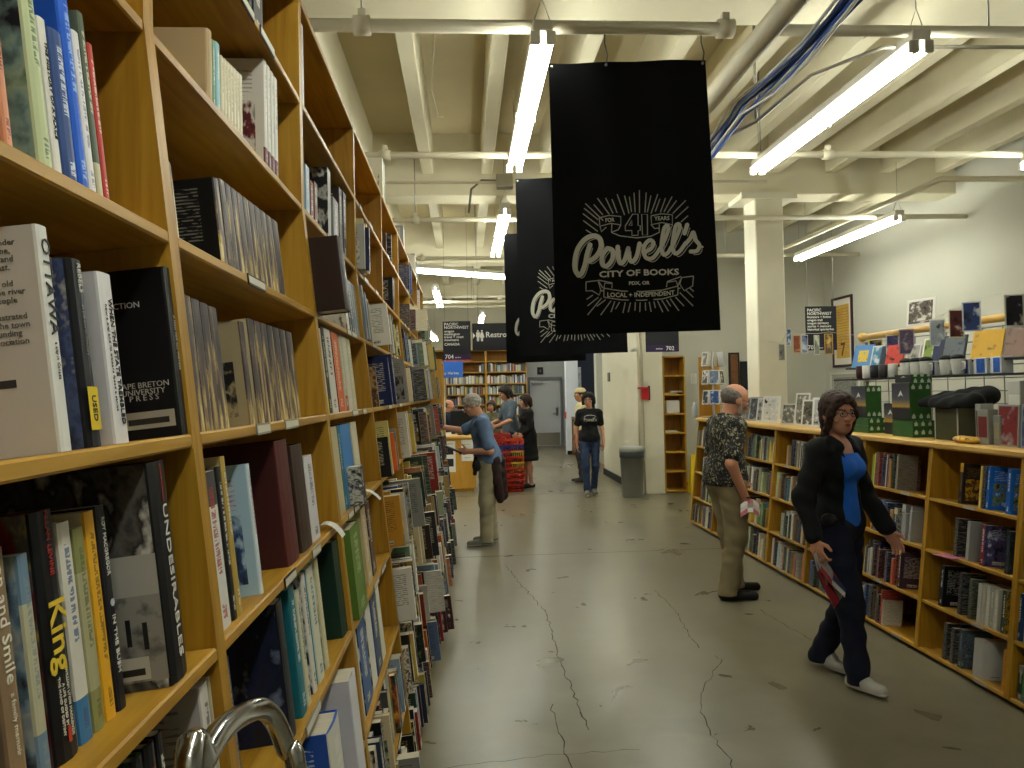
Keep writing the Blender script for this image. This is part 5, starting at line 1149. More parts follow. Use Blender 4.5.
# ================================================================== people: smooth-blended bodies meshed from distance fields
class Field:
    def __init__(s): s.p = []; s.cuts = []; s.noise = None
    def cap(s, a, b, ra, rb, k=.03, sub=False): s.p.append(('c', np.array(a, float), np.array(b, float), ra, rb, k, sub)); return s
    def ell(s, c, r, R=None, k=.03, sub=False):
        s.p.append(('e', np.array(c, float), np.array(r, float), np.array(R, float) if R is not None else np.eye(3), 0, k, sub)); return s
    def cut(s, n, c, k=.0): s.cuts.append((np.array(n, float), c)); return s
    def bounds(s):
        lo, hi = np.full(3, 9e9), np.full(3, -9e9)
        for t, a, b, c, d, k, sub in s.p:
            if sub: continue
            if t == 'c': r = max(c, d); l, h = np.minimum(a, b)-r, np.maximum(a, b)+r
            else: r = b.max(); l, h = a-r, a+r
            lo, hi = np.minimum(lo, l), np.maximum(hi, h)
        return lo, hi
    def mesh(s, h):
        lo, hi = s.bounds(); lo = lo-3*h; hi = hi+3*h
        n = np.ceil((hi-lo)/h).astype(int)+1
        ax = [lo[i]+h*np.arange(n[i]) for i in range(3)]
        V = np.full(n, 1.0, np.float32)
        for t, a, b, c, d, k, sub in s.p:
            if t == 'c': r = max(c, d)+k+3*h; l, u = np.minimum(a, b)-r, np.maximum(a, b)+r
            else: r = b.max()+k+3*h; l, u = a-r, a+r
            i0 = np.clip(np.floor((l-lo)/h).astype(int), 0, n-1); i1 = np.clip(np.ceil((u-lo)/h).astype(int)+1, 1, n)
            sl = tuple(slice(i0[q], i1[q]) for q in range(3))
            X, Y, Z = np.meshgrid(ax[0][sl[0]], ax[1][sl[1]], ax[2][sl[2]], indexing='ij')
            P = np.stack([X, Y, Z], -1)
            if t == 'c':
                ab = b-a; L = ab@ab
                tt = np.clip(((P-a)@ab)/max(L, 1e-9), 0, 1)
                D = np.linalg.norm(P-a-tt[..., None]*ab, axis=-1)-(c+(d-c)*tt)
            else:
                q = (P-a)@c; k0 = np.linalg.norm(q/b, axis=-1); k1 = np.linalg.norm(q/(b*b), axis=-1)
                D = np.where(k1 > 1e-9, k0*(k0-1)/np.maximum(k1, 1e-9), -b.min())
            W_ = V[sl]
            if sub: hh = np.clip(.5-.5*(-D-W_)/k*-1*-1, 0, 1); hh = np.clip(.5-.5*(W_+D)/k, 0, 1); V[sl] = W_*(1-hh)+(-D)*hh+k*hh*(1-hh)
            else: hh = np.clip(.5+.5*(W_-D)/k, 0, 1); V[sl] = W_*(1-hh)+D*hh-k*hh*(1-hh)
        X, Y, Z = np.meshgrid(*ax, indexing='ij')
        if s.noise: V += s.noise(X, Y, Z).astype(np.float32)
        for nn, c in s.cuts: V = np.maximum(V, (X*nn[0]+Y*nn[1]+Z*nn[2]-c).astype(np.float32))
        return nets(V, lo, h)
def nets(V, lo, h):
    I = V < 0; n = np.array(V.shape)
    cnt = np.zeros(n-1, np.int8)
    for dx in (0, 1):
        for dy in (0, 1):
            for dz in (0, 1): cnt += I[dx:n[0]-1+dx, dy:n[1]-1+dy, dz:n[2]-1+dz]
    act = (cnt > 0) & (cnt < 8); C = np.argwhere(act); idx = -np.ones(n-1, int); idx[act] = np.arange(len(C))
    acc = np.zeros((len(C), 3)); num = np.zeros(len(C))
    for axn in range(3):
        o1, o2 = [q for q in range(3) if q != axn]
        for u in (0, 1):
            for v in (0, 1):
                a = C.copy(); a[:, o1] += u; a[:, o2] += v; b = a.copy(); b[:, axn] += 1
                va, vb = V[tuple(a.T)], V[tuple(b.T)]; m = (va < 0) != (vb < 0)
                t = va[m]/(va[m]-vb[m]); p = a[m].astype(float); p[:, axn] += t; acc[m] += p; num[m] += 1
    P = lo+h*acc/num[:, None]; F_ = []
    for axn in range(3):
        o1, o2 = [(1, 2), (2, 0), (0, 1)][axn]
        sl0 = [slice(None)]*3; sl1 = [slice(None)]*3; sl0[axn] = slice(0, -1); sl1[axn] = slice(1, None)
        A, B_ = I[tuple(sl0)], I[tuple(sl1)]; E_ = np.argwhere(A != B_)
        E_ = E_[(E_[:, o1] > 0) & (E_[:, o2] > 0) & (E_[:, o1] < n[o1]-1) & (E_[:, o2] < n[o2]-1)]
        q = []
        for u, v in ((-1, -1), (0, -1), (0, 0), (-1, 0)):
            c = E_.copy(); c[:, o1] += u; c[:, o2] += v; q.append(idx[tuple(c.T)])
        q = np.stack(q, 1); fl = ~A[tuple(E_.T)]; q[fl] = q[fl][:, ::-1]; F_.append(q)
    return P, np.concatenate(F_)
def mesh_obj(name, PF, mat, parent=None, M=None, relax=1):
    P, Fq = PF
    for _ in range(relax):                     # light Laplacian relax keeps the blended surface smooth
        s = np.zeros_like(P); c = np.zeros(len(P))
        for i in range(4):
            a, b = Fq[:, i], Fq[:, (i+1) % 4]
            np.add.at(s, a, P[b]); np.add.at(c, a, 1); np.add.at(s, b, P[a]); np.add.at(c, b, 1)
        P = .5*P+.5*s/np.maximum(c, 1)[:, None]
    me = bpy.data.meshes.new(name); me.vertices.add(len(P)); me.vertices.foreach_set('co', P.astype(np.float32).ravel())
    me.loops.add(4*len(Fq)); me.loops.foreach_set('vertex_index', Fq.astype(np.int32).ravel())
    me.polygons.add(len(Fq)); me.polygons.foreach_set('loop_start', np.arange(0, 4*len(Fq), 4, dtype=np.int32))
    me.polygons.foreach_set('use_smooth', np.ones(len(Fq), bool)); me.update(calc_edges=True)
    o = link_mesh(name, me, mat, parent)
    if M is not None: o.matrix_world = M
    return o
def rotm(axis, a): return np.array(Matrix.Rotation(a, 3, axis))
def person(label, height, loc, heading, J={}, lean=0.0, head=(0, 0), hair='short', colours={}, top='tee', legs='trousers', res=.008, build=1.0, extra=None, female=False, finger_curl=(.5, .5), shoe='sneaker', hem=.86, sleeve=.6, neck_open=0, hs=1.0):
    s = height/1.72
    D = dict(pel=(0, 0, .93), wai=(0, .0, 1.07), che=(0, .0, 1.26), nek=(0, -.02, 1.44), Rsh=(.170, -.015, 1.375), Lsh=(-.170, -.015, 1.375), Rel=(.215, -.04, 1.11), Lel=(-.215, -.04, 1.11), Rwr=(.225, .04, .87), Lwr=(-.225, .04, .87),
             Rhi=(.088, 0, .92), Lhi=(-.088, 0, .92), Rkn=(.098, .015, .50), Lkn=(-.098, .015, .50), Ran=(.10, -.03, .085), Lan=(-.10, -.03, .085), Rto=(.12, .13, .03), Lto=(-.12, .13, .03))
    if female:
        for q in ('Rsh', 'Lsh'): D[q] = (D[q][0]*.9, D[q][1], D[q][2])
    Rl = rotm('X', -lean); pv = np.array(D['pel'])
    for q in ('wai', 'che', 'nek', 'Rsh', 'Lsh', 'Rel', 'Lel', 'Rwr', 'Lwr'): D[q] = tuple(pv+Rl@(np.array(D[q])-pv))
    D.update(J); D = {k: np.array(v, float)*s for k, v in D.items()}
    b = build*s
    Rh = rotm('Z', head[0])@rotm('X', -head[1]-lean*.4)
    hc = D['nek']+np.array(Rl@np.array([0, .015, .03]))*s+Rh@np.array([0, .02, .125])*s
    def H(x, y, z): return hc+Rh@(np.array([x, y, z])*s*hs)
    def HR(f, x, y, z, rx, ry, rz, k=.015, sub=False): f.ell(H(x, y, z), np.array([rx, ry, rz])*s*hs, Rh, k*s, sub)
    def torso(f, g=0.0, bust=female):
        f.ell(D['che']+Rl@np.array([0, 0, .02*s]), (.148*b+g, .098*b+g, .165*s+g), Rl, .05*s)
        f.ell(D['wai'], ((.118 if female else .138)*b+g, (.088 if female else .105)*b+g, .14*s+g), Rl, .06*s)
        f.ell(D['pel']+np.array([0, -.012*s, .01*s]), (.152*b+g, .108*b+g, .115*s+g), None, .06*s)
        for q in 'LR':
            f.cap(D['nek']-np.array([0, 0, .035*s]), D[q+'sh'], .055*s+g, .052*s+g, .04*s)
            if bust: f.ell(D['che']+Rl@np.array([(.06 if q == 'R' else -.06)*s, .075*s, .01*s]), (.055*s+g, .05*s+g, .055*s+g), None, .035*s)
    def arm(f, q, g0=0.0, g1=0.0, upto=2.0):
        f.cap(D[q+'sh'], D[q+'sh']+(D[q+'el']-D[q+'sh'])*min(1, upto), .05*b+g0, (.05-.011*min(1, upto))*b+g0, .025*s)
        if upto > 1: f.cap(D[q+'el'], D[q+'el']+(D[q+'wr']-D[q+'el'])*min(1, upto-1), .038*b+g1, (.038-.012*min(1, upto-1))*b+g1, .02*s)
    def leg(f, q, g0=0.0, g1=0.0, upto=2.0):
        f.cap(D[q+'hi'], D[q+'hi']+(D[q+'kn']-D[q+'hi'])*min(1, upto), .08*b+g0, (.08-.026*min(1, upto))*b+g0, .04*s)
        if upto > 1:
            e = D[q+'kn']+(D[q+'an']-D[q+'kn'])*min(1, upto-1)
            f.cap(D[q+'kn'], e, .052*b+g0, .036*b+g1, .03*s)
    # ---- the body: one continuous skin
    f = Field(); torso(f)
    for q in 'LR':
        arm(f, q); leg(f, q)
        f.ell(D[q+'kn']*.66+D[q+'an']*.34+np.array([0, -.018*s, 0]), np.array([.045, .05, .10])*b, None, .03*s)
        f.cap(D[q+'an']+np.array([0, -.02, -.035])*s, D[q+'to'], .036*s, .028*s, .025*s)
        # hand: palm, four bent fingers, thumb off the side of the palm
        d = D[q+'wr']-D[q+'el']; d /= np.linalg.norm(d); sgn = 1 if q == 'R' else -1
        inn = np.array([-sgn, 0, 0.0]); inn = inn-d*(inn@d); inn /= np.linalg.norm(inn); fw = np.cross(d, inn)*sgn
        if fw[1] < 0 and abs(d[2]) > .5: fw = -fw
        w0 = D[q+'wr']; pal = w0+d*.048*s; Rp = np.stack([fw, inn, d], 1)
        f.ell(pal, np.array([.042, .017, .052])*s, Rp, .018*s)
        cu = finger_curl[0 if q == 'R' else 1]; fr = max(.0085*s, res*.95)
        for i, (off, ln) in enumerate(((.030, .075), (.010, .084), (-.010, .078), (-.029, .062))):
            p = w0+d*.085*s+fw*off*s*1.1; ang = 0; L3 = (.45, .32, .23)
            for j in range(3):
                ang += cu*(.55, .8, .6)[j]*(1+.08*i)
                v = d*math.cos(ang)+inn*math.sin(ang); e = p+v*ln*L3[j]*s
                f.cap(p, e, fr*(1.0-.06*j), fr*(.95-.08*j), .006*s); p = e
        p = w0+d*.03*s+fw*.036*s; v = d*.6+fw*.75+inn*.2; v /= np.linalg.norm(v); e = p+v*.038*s; f.cap(p, e, .0115*s, .0105*s, .01*s)
        v = d*.9+fw*.25+inn*.4; v /= np.linalg.norm(v); f.cap(e, e+v*.03*s, .0105*s, .009*s, .006*s)
    f.cap(D['nek']-np.array([0, 0, .03*s]), H(0, -.02, -.06), .055*s*(.88 if female else 1), .05*s*(.88 if female else 1), .03*s)
    HR(f, 0, -.012, .032, .075, .094, .083, .02); HR(f, 0, .028, -.03, .057, .066, .08, .03); HR(f, 0, .042, -.078, .038, .042, .034, .03)
    HR(f, 0, .074, .030, .046, .02, .012, .012)
    f.cap(H(0, .09, .012), H(0, .112, -.022), .009*s, .0135*s, .01*s); HR(f, .012, .098, -.026, .010, .011, .008, .008); HR(f, -.012, .098, -.026, .010, .011, .008, .008)
    HR(f, 0, .088, -.052, .024, .012, .008, .008); HR(f, 0, .086, -.063, .020, .012, .008, .008)
    for e in (-1, 1):
        HR(f, e*.031, .094, .008, .017, .012, .011, .01, True); HR(f, e*.076, -.006, -.008, .011, .024, .032, .008); HR(f, e*.044, .06, -.02, .022, .02, .018, .02)
    sk = plain(colours.get('skin', 'c79276'), .55, noise=.05, scale=12)
    Mw = T(*loc) @ RZ(heading)
    o = mesh_obj('person', f.mesh(res), sk, None, Mw, 1); tag(o, label, 'person', None)
    ch = []
    def part(nm, fld, mat, h=None, relax=1): q = mesh_obj(nm, fld.mesh(h or res), mat, o, None, relax); ch.append(q); return q
    for e in (-1, 1):
        mb = MB(); c = H(e*.031, .081, .008)
        for r_, dy, mi in ((.0125, 0, 0), (.0075, .0068, 1)):
            vs = []; fs = []
            for i in range(7):
                for j in range(10):
                    a, bb = PI*i/6, 2*PI*j/10; vs.append(Vector(c)+Matrix(Rh.tolist()) @ Vector((r_*s*math.sin(a)*math.cos(bb), dy*s+r_*s*math.sin(a)*math.sin(bb), r_*s*math.cos(a))))
            for i in range(6):
                for j in range(10): fs.append((i*10+j, i*10+(j+1) % 10, (i+1)*10+(j+1) % 10, (i+1)*10+j))
            mb.add(vs, fs, mi, None, True)
        mb.build('eye', [plain('d8d2c8', .3), plain('2a1c14', .25)], o)
    hc_ = colours.get('hair', '3a2a20'); hm_ = plain(hc_, .6, noise=.25, scale=60, bump=.4)
    bw = Field()
    for e in (-1, 1): bw.cap(H(e*.014, .092, .028), H(e*.05, .076, .03), .0055*s, .0045*s, .004)
    part('eyebrows', bw, hm_, .004)
    lp = Field(); HR(lp, 0, .0925, -.0525, .021, .0095, .0055, .004); HR(lp, 0, .0905, -.062, .018, .0095, .0060, .004); part('lips', lp, plain(colours.get('lips', 'a8655a'), .45), .004)
    # ---- hair
    if hair:
        f = Field()
        if hair == 'fringe':
            HR(f, 0, -.03, .015, .084, .088, .075, .015)
            c0 = H(0, 0, .045); f.cut(Rh@np.array([0, .25, .97]), (Rh@np.array([0, .25, .97]))@c0); n_ = Rh@np.array([0, 1, 0.1]); f.cut(n_, n_@H(0, .012, 0)); n_ = Rh@np.array([0, .3, -1]); f.cut(n_, n_@H(0, -.05, -.05))
        else:
            g = .012 if hair in ('short', 'crop') else .02
            HR(f, 0, -.016, .036, .078+g, .096+g, .086+g, .02)
            HR(f, 0, .045, -.03, .066, .07, .085, .02, True); HR(f, 0, .085, .0, .08, .05, .062, .02, True)
            if hair in ('short', 'crop'): n_ = Rh@np.array([0, .45, -1]); f.cut(n_, n_@H(0, -.04, -.045))
            if hair == 'tied':
                HR(f, 0, -.075, -.03, .06, .05, .06, .03); f.cap(H(0, -.10, -.03), H(.01, -.115, -.12), .032*s, .022*s, .03); [f.cap(H(e*.03, .062, .092), H(e*.074, .045, .0), .022*s, .02*s, .02) for e in (-1, 1)]; [f.cap(H(e*.074, .045, .0), H(e*.072, -.01, -.11), .02*s, .022*s, .02) for e in (-1, 1)]; f.cap(H(0, -.085, -.02), H(0, -.075, -.12), .055*s, .05*s, .03)
            if hair == 'bob':
                for e in (-1, 1): f.cap(H(e*.07, .0, .04), H(e*.072, .0, -.075), .03*s, .028*s, .03)
                f.cap(H(0, -.08, .0), H(0, -.085, -.08), .06*s, .05*s, .03)
            if hair == 'curly':
                for e in (-1, 1): f.cap(H(e*.075, .01, .05), H(e*.085, -.005, -.05), .038*s, .034*s, .03)
                f.cap(H(-.05, .05, .095), H(.05, .05, .095), .03*s, .03*s, .03); f.cap(H(0, -.08, .03), H(0, -.085, -.06), .06*s, .055*s, .03)
        amp = {'curly': .008, 'crop': .0015}.get(hair, .003)
        f.noise = lambda X, Y, Z, a=amp: a*(np.sin(X*140+3*np.sin(Z*60))*np.sin(Y*120+Z*50)+.6*np.sin(Z*150+X*80))
        part('hair', f, hm_, min(res, .007))
    if colours.get('beard'):
        f = Field(); HR(f, 0, .04, -.072, .045, .05, .042, .02); HR(f, 0, .09, -.044, .026, .012, .007, .01)
        for e in (-1, 1): f.cap(H(e*.064, .02, -.02), H(e*.045, .05, -.075), .014*s, .018*s, .02)
        HR(f, 0, .1, -.057, .02, .012, .008, .006, True); f.noise = lambda X, Y, Z: .0015*np.sin(X*200)*np.sin(Z*210+Y*90)
        part('beard', f, plain(colours['beard'], .7, noise=.2, scale=60), min(res, .006))
    if colours.get('glasses'):
        mb = MB()
        for e in (-1, 1):
            c = H(e*.032, .106, .006); mb.tube([c+Rh@(np.array([.023*math.cos(a*PI/8), 0, .016*math.sin(a*PI/8)])*s) for a in range(16)], .0022*s, 5, closed=True)
            mb.tube([H(e*.055, .10, .012), H(e*.078, .06, .012), H(e*.08, -.01, .008)], .0018*s, 5)
        mb.tube([H(-.01, .108, .01), H(.01, .108, .01)], .002*s, 5); mb.build('glasses', plain(colours['glasses'], .3), o)
    if colours.get('cap'):
        f = Field(); HR(f, 0, -.012, .055, .092, .108, .078, .02); n_ = Rh@np.array([0, .12, -1.0]); f.cut(n_, n_@H(0, 0, .04)); HR(f, 0, .115, .05, .07, .07, .010, .012)
        part('baseball_cap', f, plain(colours['cap'], .7, noise=.08, scale=30), .006)
    # ---- clothes
    fold = lambda a, fx=31, fz=23: (lambda X, Y, Z: a*(np.sin(X*fx+5*np.sin(Z*9))*np.sin(Z*fz+Y*17)+.6*np.sin(Z*47+X*21+Y*33)*np.sin(Y*29)))
    tm_ = colours['top']; tm_ = plain(tm_, .8, noise=.08, scale=9) if isinstance(tm_, str) else tm_
    f = Field(); g = .012*s if top == 'tank' else (.019 if top in ('tee', 'shirt') else .024)*s
    torso(f, g)
    if top in ('shirt', 'tee'): f.ell(D['pel']+np.array([0, -.006*s, .02*s]), (.158*b+g, .118*b+g, .22*s), None, .05*s)
    if top == 'shirt' or top == 'tee' or top == 'coat':
        if top == 'coat':
            f.cap(D['pel']+np.array([0, 0, .05*s]), np.array([D['pel'][0], D['pel'][1], (hem+.06)*s]), .16*s, .20*s, .08*s)
        for q in 'LR': arm(f, q, .021*s if top != 'coat' else .024*s, .018*s, sleeve)
    if top == 'tank':
        f.cut((0, 0, 1), 1.36*s); f.noise = fold(.003)
    else: f.noise = fold(.0045)
    if top != 'tank':
        n_ = Rl@np.array([0, .25, .97]); f.cut(n_, n_@(D['nek']+Rl@np.array([0, .04, .018])*s))
    f.cut((0, 0, -1), -hem*s)
    tp = part({'tee': 'tee_shirt', 'shirt': 'shirt', 'coat': 'coat', 'tank': 'tank_top'}[top], f, tm_)
    if top == 'shirt':
        f = Field(); c0 = D['nek']+Rl@np.array([0, 0, .005])*s
        for i in range(14):
            a0, a1 = 2.2+(i/14)*(2*PI-1.2), 2.2+((i+1)/14)*(2*PI-1.2)
            r_ = lambda a: c0+Rl@np.array([.067*math.cos(a), .066*math.sin(a)+.012, .012-.03*max(0, math.sin(a))])*s
            f.cap(r_(a0), r_(a1), .011*s, .011*s, .008)
        part('collar', f, tm_, min(res, .007))
    if legs in ('trousers', 'jeans'):
        f = Field(); gg = (.022 if legs == 'trousers' else .010)*s; ga = (.036 if legs == 'trousers' else .024)*s
        f.ell(D['pel']+np.array([0, -.012*s, -.0*s]), (.155*b+.012*s, .112*b+.012*s, .125*s), None, .05*s)
        for q in 'LR':
            leg(f, q, gg, ga*.7, 1.0); f.cap(D[q+'kn'], D[q+'an']+(D[q+'an']-D[q+'kn'])*.12, .052*b+gg, .040*b+ga*.75, .05*s)
        f.cut((0, 0, 1), 1.0*s); f.cut((0, 0, -1), -.042*s); f.noise = fold(.005 if legs == 'trousers' else .003, 21, 31)
        lm = colours['legs']; part('trousers' if legs == 'trousers' else 'jeans', f, plain(lm, .85, noise=.1, scale=7) if isinstance(lm, str) else lm)
    for q in 'LR':
        f = Field(); an, to = D[q+'an'], D[q+'to']; dv = to-an; dv[2] = 0; dv /= max(1e-6, np.linalg.norm(dv))
        base = min(an[2]-.055*s, to[2]-.0); up = np.array([0, 0, 1.0])
        heel = an-dv*.035*s+np.array([0, 0, -.042*s]); f.cap(heel, to+dv*.02*s, .044*s, .036*s, .02*s)
        if shoe != 'flat': f.cap(an+np.array([0, 0, -.01*s]), an+dv*.05*s+np.array([0, 0, -.03*s]), .047*s, .04*s, .02*s)
        zf = min(heel[2]-.044*s, to[2]-.036*s)+.012*s
        f.cut((0, 0, -1), -max(zf, .002))
        if shoe == 'flat': f.cut((0, 0, 1), an[2]-.01*s)
        sh = part('shoe', f, plain(colours.get('shoes', '2a2522'), .5, noise=.1, scale=20), min(res, .008))
        if shoe == 'sneaker':
            f = Field(); f.cap(heel-dv*.002, to+dv*.022*s, .046*s, .038*s, .02*s); f.cut((0, 0, 1), max(zf, .002)+.02*s); f.cut((0, 0, -1), -max(zf, .002)); mesh_obj('sole', f.mesh(min(res, .008)), plain('c9c5bb', .6), sh)
    if extra: extra(o, D, s, H, Rh, Rl, part, arm, torso, b, fold)
    return o, D, Mw
# ------------------------------------------------------------------ the people of the photograph
def leaf_shirt():
    m, nt, b = new_mat('leaf_print'); tc = nd(nt, 'ShaderNodeTexCoord')
    v = nd(nt, 'ShaderNodeTexVoronoi'); v.inputs['Scale'].default_value = 34; nt.links.new(tc.outputs['Object'], v.inputs['Vector'])
    n = nd(nt, 'ShaderNodeTexNoise'); n.inputs['Scale'].default_value = 42; n.inputs['Detail'].default_value = 3; n.inputs['Distortion'].default_value = 1.5; nt.links.new(tc.outputs['Object'], n.inputs['Vector'])
    f = mth(nt, 'MULTIPLY_ADD', v.outputs['Distance'], -.25, n.outputs['Fac'])
    nt.links.new(ramp(nt, f, [(.38, '0f0f0e'), (.42, '23221e'), (.46, '6f6a55'), (.52, '9c9678')]), b.inputs['Base Color']); b.inputs['Roughness'].default_value = .75; return m
def denim():
    return plain('2c3a58', .85, noise=.3, scale=14, name='denim')
# 1. woman striding towards the camera
def jacket(o, D, s, H, Rh, Rl, part, arm, torso, b, fold):
    f = Field(); torso(f, .026*s)
    for q in 'LR': arm(f, q, .026*s, .024*s, 1.93)
    f.ell(D['pel']+np.array([0, 0, -.02*s]), (.165*s, .125*s, .14*s), None, .05*s)
    # the open front
    for q in (-1, 0, 1): f.cap((q*.028*s+.01*s, .155*s, .70*s), (q*.04*s, .165*s, 1.34*s), .085*s, .088*s, .01*s, True)
    f.cap((0, .05*s, 1.34*s), (0, .04*s, 1.50*s), .05*s, .078*s, .02*s, True); f.cut((0, -.2, .98), .98*1.465*s); f.cut((0, 0, -1), -.80*s); f.noise = fold(.006)
    part('jacket', f, plain('0c0c0f', .85, noise=.12, scale=9), .007)
    f = Field()
    for e in (-1, 1): f.cap((e*.055*s, -.05*s, 1.47*s), (e*.072*s, .04*s, 1.42*s), .014*s, .013*s, .01); f.cap((e*.072*s, .04*s, 1.42*s), (e*.072*s, .105*s, 1.30*s), .013*s, .01*s, .01)
    f.cap((-.055*s, -.05*s, 1.47*s), (.055*s, -.05*s, 1.47*s), .014*s, .014*s, .01); part('jacket_collar', f, plain('15151a', .85), .007)
    f = Field(); f.ell((.165*s, .04*s, .98*s), (.035*s, .05*s, .04*s), None, .01); part('waist_pouch', f, plain('17171a', .6), .007)
_o1, _D1, _M1 = person('woman in black jacket and bright blue top striding towards us with magazines', 1.615, (2.085, 4.16, 0), math.radians(-149),
       J=dict(Rel=(.275, -.05, 1.11), Rwr=(.325, .05, .885), Lel=(-.255, .0, 1.115), Lwr=(-.285, .14, .875), Rhi=(.088, .01, .90), Lhi=(-.088, -.01, .91), Rkn=(.095, .11, .50), Ran=(.075, .14, .09), Rto=(.083, .262, .042), Lkn=(-.09, -.01, .49), Lan=(-.085, -.19, .11), Lto=(-.095, -.065, .033)),
       head=(-.45, .06), hair='tied', hs=1.04, colours=dict(skin='c08a72', hair='38241a', top='1f63c8', legs='14182a', shoes='b9b7b0', glasses='1c1414', lips='9a5248'), top='tank', legs='trousers', res=.006, build=.98, female=True, finger_curl=(.95, .55), hem=.86, extra=jacket)
# 2. man in the leaf-print shirt looking into the low bookcase
def belt2(o, D, s, H, Rh, Rl, part, arm, torso, b, fold):
    f = Field(); f.ell(D['pel']+np.array([0, 0, .07*s]), (.172*s, .13*s, .025*s), None, .01); f.cut((0, 0, 1), 1.02*s); f.cut((0, 0, -1), -.985*s); part('belt', f, plain('2a2018', .5), .007)
    mb = MB(); w = D['Rwr']; mb.tube([w+np.array([.028*math.cos(a*PI/6), .03*math.sin(a*PI/6), .012]) for a in range(12)], .006, 6, closed=True).build('wristwatch', plain('3a3a3c', .3, .8), o)
_o2, _D2, _M2 = person('grey-bearded balding man in leaf-print shirt facing the low bookcase', 1.70, (2.06, 5.95, 0), math.radians(-82),
       J=dict(Rel=(.235, -.07, 1.085), Rwr=(.23, .045, .81), Lel=(-.235, .0, 1.09), Lwr=(-.16, .17, .93), Rkn=(.10, .03, .50), Ran=(.11, -.06, .085), Rto=(.15, .12, .03), Lkn=(-.09, .07, .50), Lan=(-.09, .10, .085), Lto=(-.10, .28, .03)),
       lean=.06, head=(-.05, .42), hs=1.1, hair='fringe', colours=dict(skin='c48a6c', hair='6a625c', beard='b5aca2', top=leaf_shirt(), legs='8a7d5f', shoes='1c1815', glasses='3a3430'), top='shirt', legs='trousers', res=.007, build=1.17, finger_curl=(.8, .8), shoe='shoe', hem=.90, sleeve=.78, extra=belt2)
# 3. man in the blue shirt reaching into the tall bookcase
def tied(o, D, s, H, Rh, Rl, part, arm, torso, b, fold):
    f = Field(); p = D['pel']; f.ell(p+np.array([0, 0, .05*s]), (.185*s, .145*s, .055*s), None, .03)
    f.cap(p+np.array([-.12, -.06, .0])*s, p+np.array([-.13, -.13, -.42])*s, .075*s, .045*s, .05*s); f.cap(p+np.array([0, -.12, .0])*s, p+np.array([0, -.16, -.38])*s, .085*s, .06*s, .05*s); f.cap(p+np.array([.12, -.06, .0])*s, p+np.array([.11, -.12, -.3])*s, .075*s, .05*s, .05*s)
    f.cap(p+np.array([-.10, .13, .04])*s, p+np.array([-.12, .15, -.12])*s, .03*s, .022*s, .03*s); f.noise = fold(.007, 33, 17); part('tied_jacket', f, plain('33201f', .85, noise=.15, scale=10), .008)
    f = Field(); f.ell(p+np.array([-.15, .13, -.03])*s, (.045*s, .05*s, .07*s), None, .01); part('waist_pouch', f, plain('141416', .6), .008)
    mb = MB(); w = D['Lwr']; mb.tube([w+np.array([.0, .028*math.cos(a*PI/6), .028*math.sin(a*PI/6)]) for a in range(12)], .005, 6, closed=True).build('wristwatch', plain('b0aca4', .3, .8), o)
_o3, _D3, _M3 = person('grey-haired man in short-sleeved blue shirt reaching into the tall bookcase', 1.675, (.235, 8.36, 0), math.radians(90),
       J=dict(Rel=(.20, .27, 1.27), Rwr=(.17, .50, 1.32), Lel=(-.25, -.02, 1.06), Lwr=(-.16, .22, 1.06), Rkn=(.10, .0, .50), Lkn=(-.10, .03, .50), Lan=(-.10, .03, .085), Lto=(-.11, .20, .03)),
       lean=.17, head=(0, .42), hair='short', colours=dict(skin='c58f72', hair='a39c92', top=plain('5f7696', .8, noise=.08, scale=9), legs='9c9378', shoes='6a6860'), top='shirt', legs='trousers', res=.008, build=1.12, finger_curl=(.35, .8), shoe='sneaker', hem=.92, sleeve=.85, extra=tied)
# 4. woman in the black T-shirt walking up the aisle
def tee_print(o, D, s, H, Rh, Rl, part, arm, torso, b, fold):
    mb = MB(); add_text(mb, 'Powell\'s', .085, axes((.0, .151, 1.27*s), (-1, 0, 0), (0, .1, 1), (0, 1, 0)), width=.2, bold=.01, ext=.004)
    mb.tube([(.09*math.cos(a*PI/8), .150, 1.315*s+.03*math.sin(a*PI/8)) for a in range(9)], .004, 5); mb.build('chest_print', plain('b9b7ae', .7), o)
person('woman in black printed T-shirt and jeans walking up the aisle, curly dark hair', 1.63, (1.965, 12.0, 0), math.radians(176),
       J=dict(Rkn=(.085, .09, .50), Ran=(.07, .10, .09), Rto=(.085, .25, .05), Lkn=(-.085, .03, .50), Lan=(-.06, -.10, .10), Lto=(-.075, .06, .035), Rwr=(.215, .0, .87), Lwr=(-.22, .09, .88)),
       head=(-.25, .12), hair='curly', colours=dict(skin='b98468', hair='17110f', top='0e0e11', legs=denim(), shoes='6c675f', glasses='2a2220'), top='tee', legs='jeans', res=.009, build=.95, female=True, hem=.90, sleeve=.62, extra=tee_print)
# 5. man in a cap behind her
person('man in pale cap and cream shirt behind the woman in black', 1.72, (2.10, 13.7, 0), math.radians(95), head=(.1, .05), hair='crop', colours=dict(skin='b9805f', hair='2a2018', top='d8cb9c', legs='3a3a40', cap='d0bf96'), top='tee', legs='trousers', res=.010, hem=.88, sleeve=.8)
# 6. youth at the service desk
person('tall dark-haired youth in grey T-shirt leaning at the service desk', 1.80, (.80, 13.55, 0), math.radians(108), J=dict(Lel=(-.24, .10, 1.12), Lwr=(-.2, .33, 1.03), Rel=(.24, .1, 1.12), Rwr=(.18, .33, 1.05)), lean=.06, head=(.1, .38), hair='bob', colours=dict(skin='b9866a', hair='1a1412', top='596673', legs='24324a', shoes='2a2a2c'), top='tee', legs='jeans', res=.010, hem=.88, sleeve=.8)
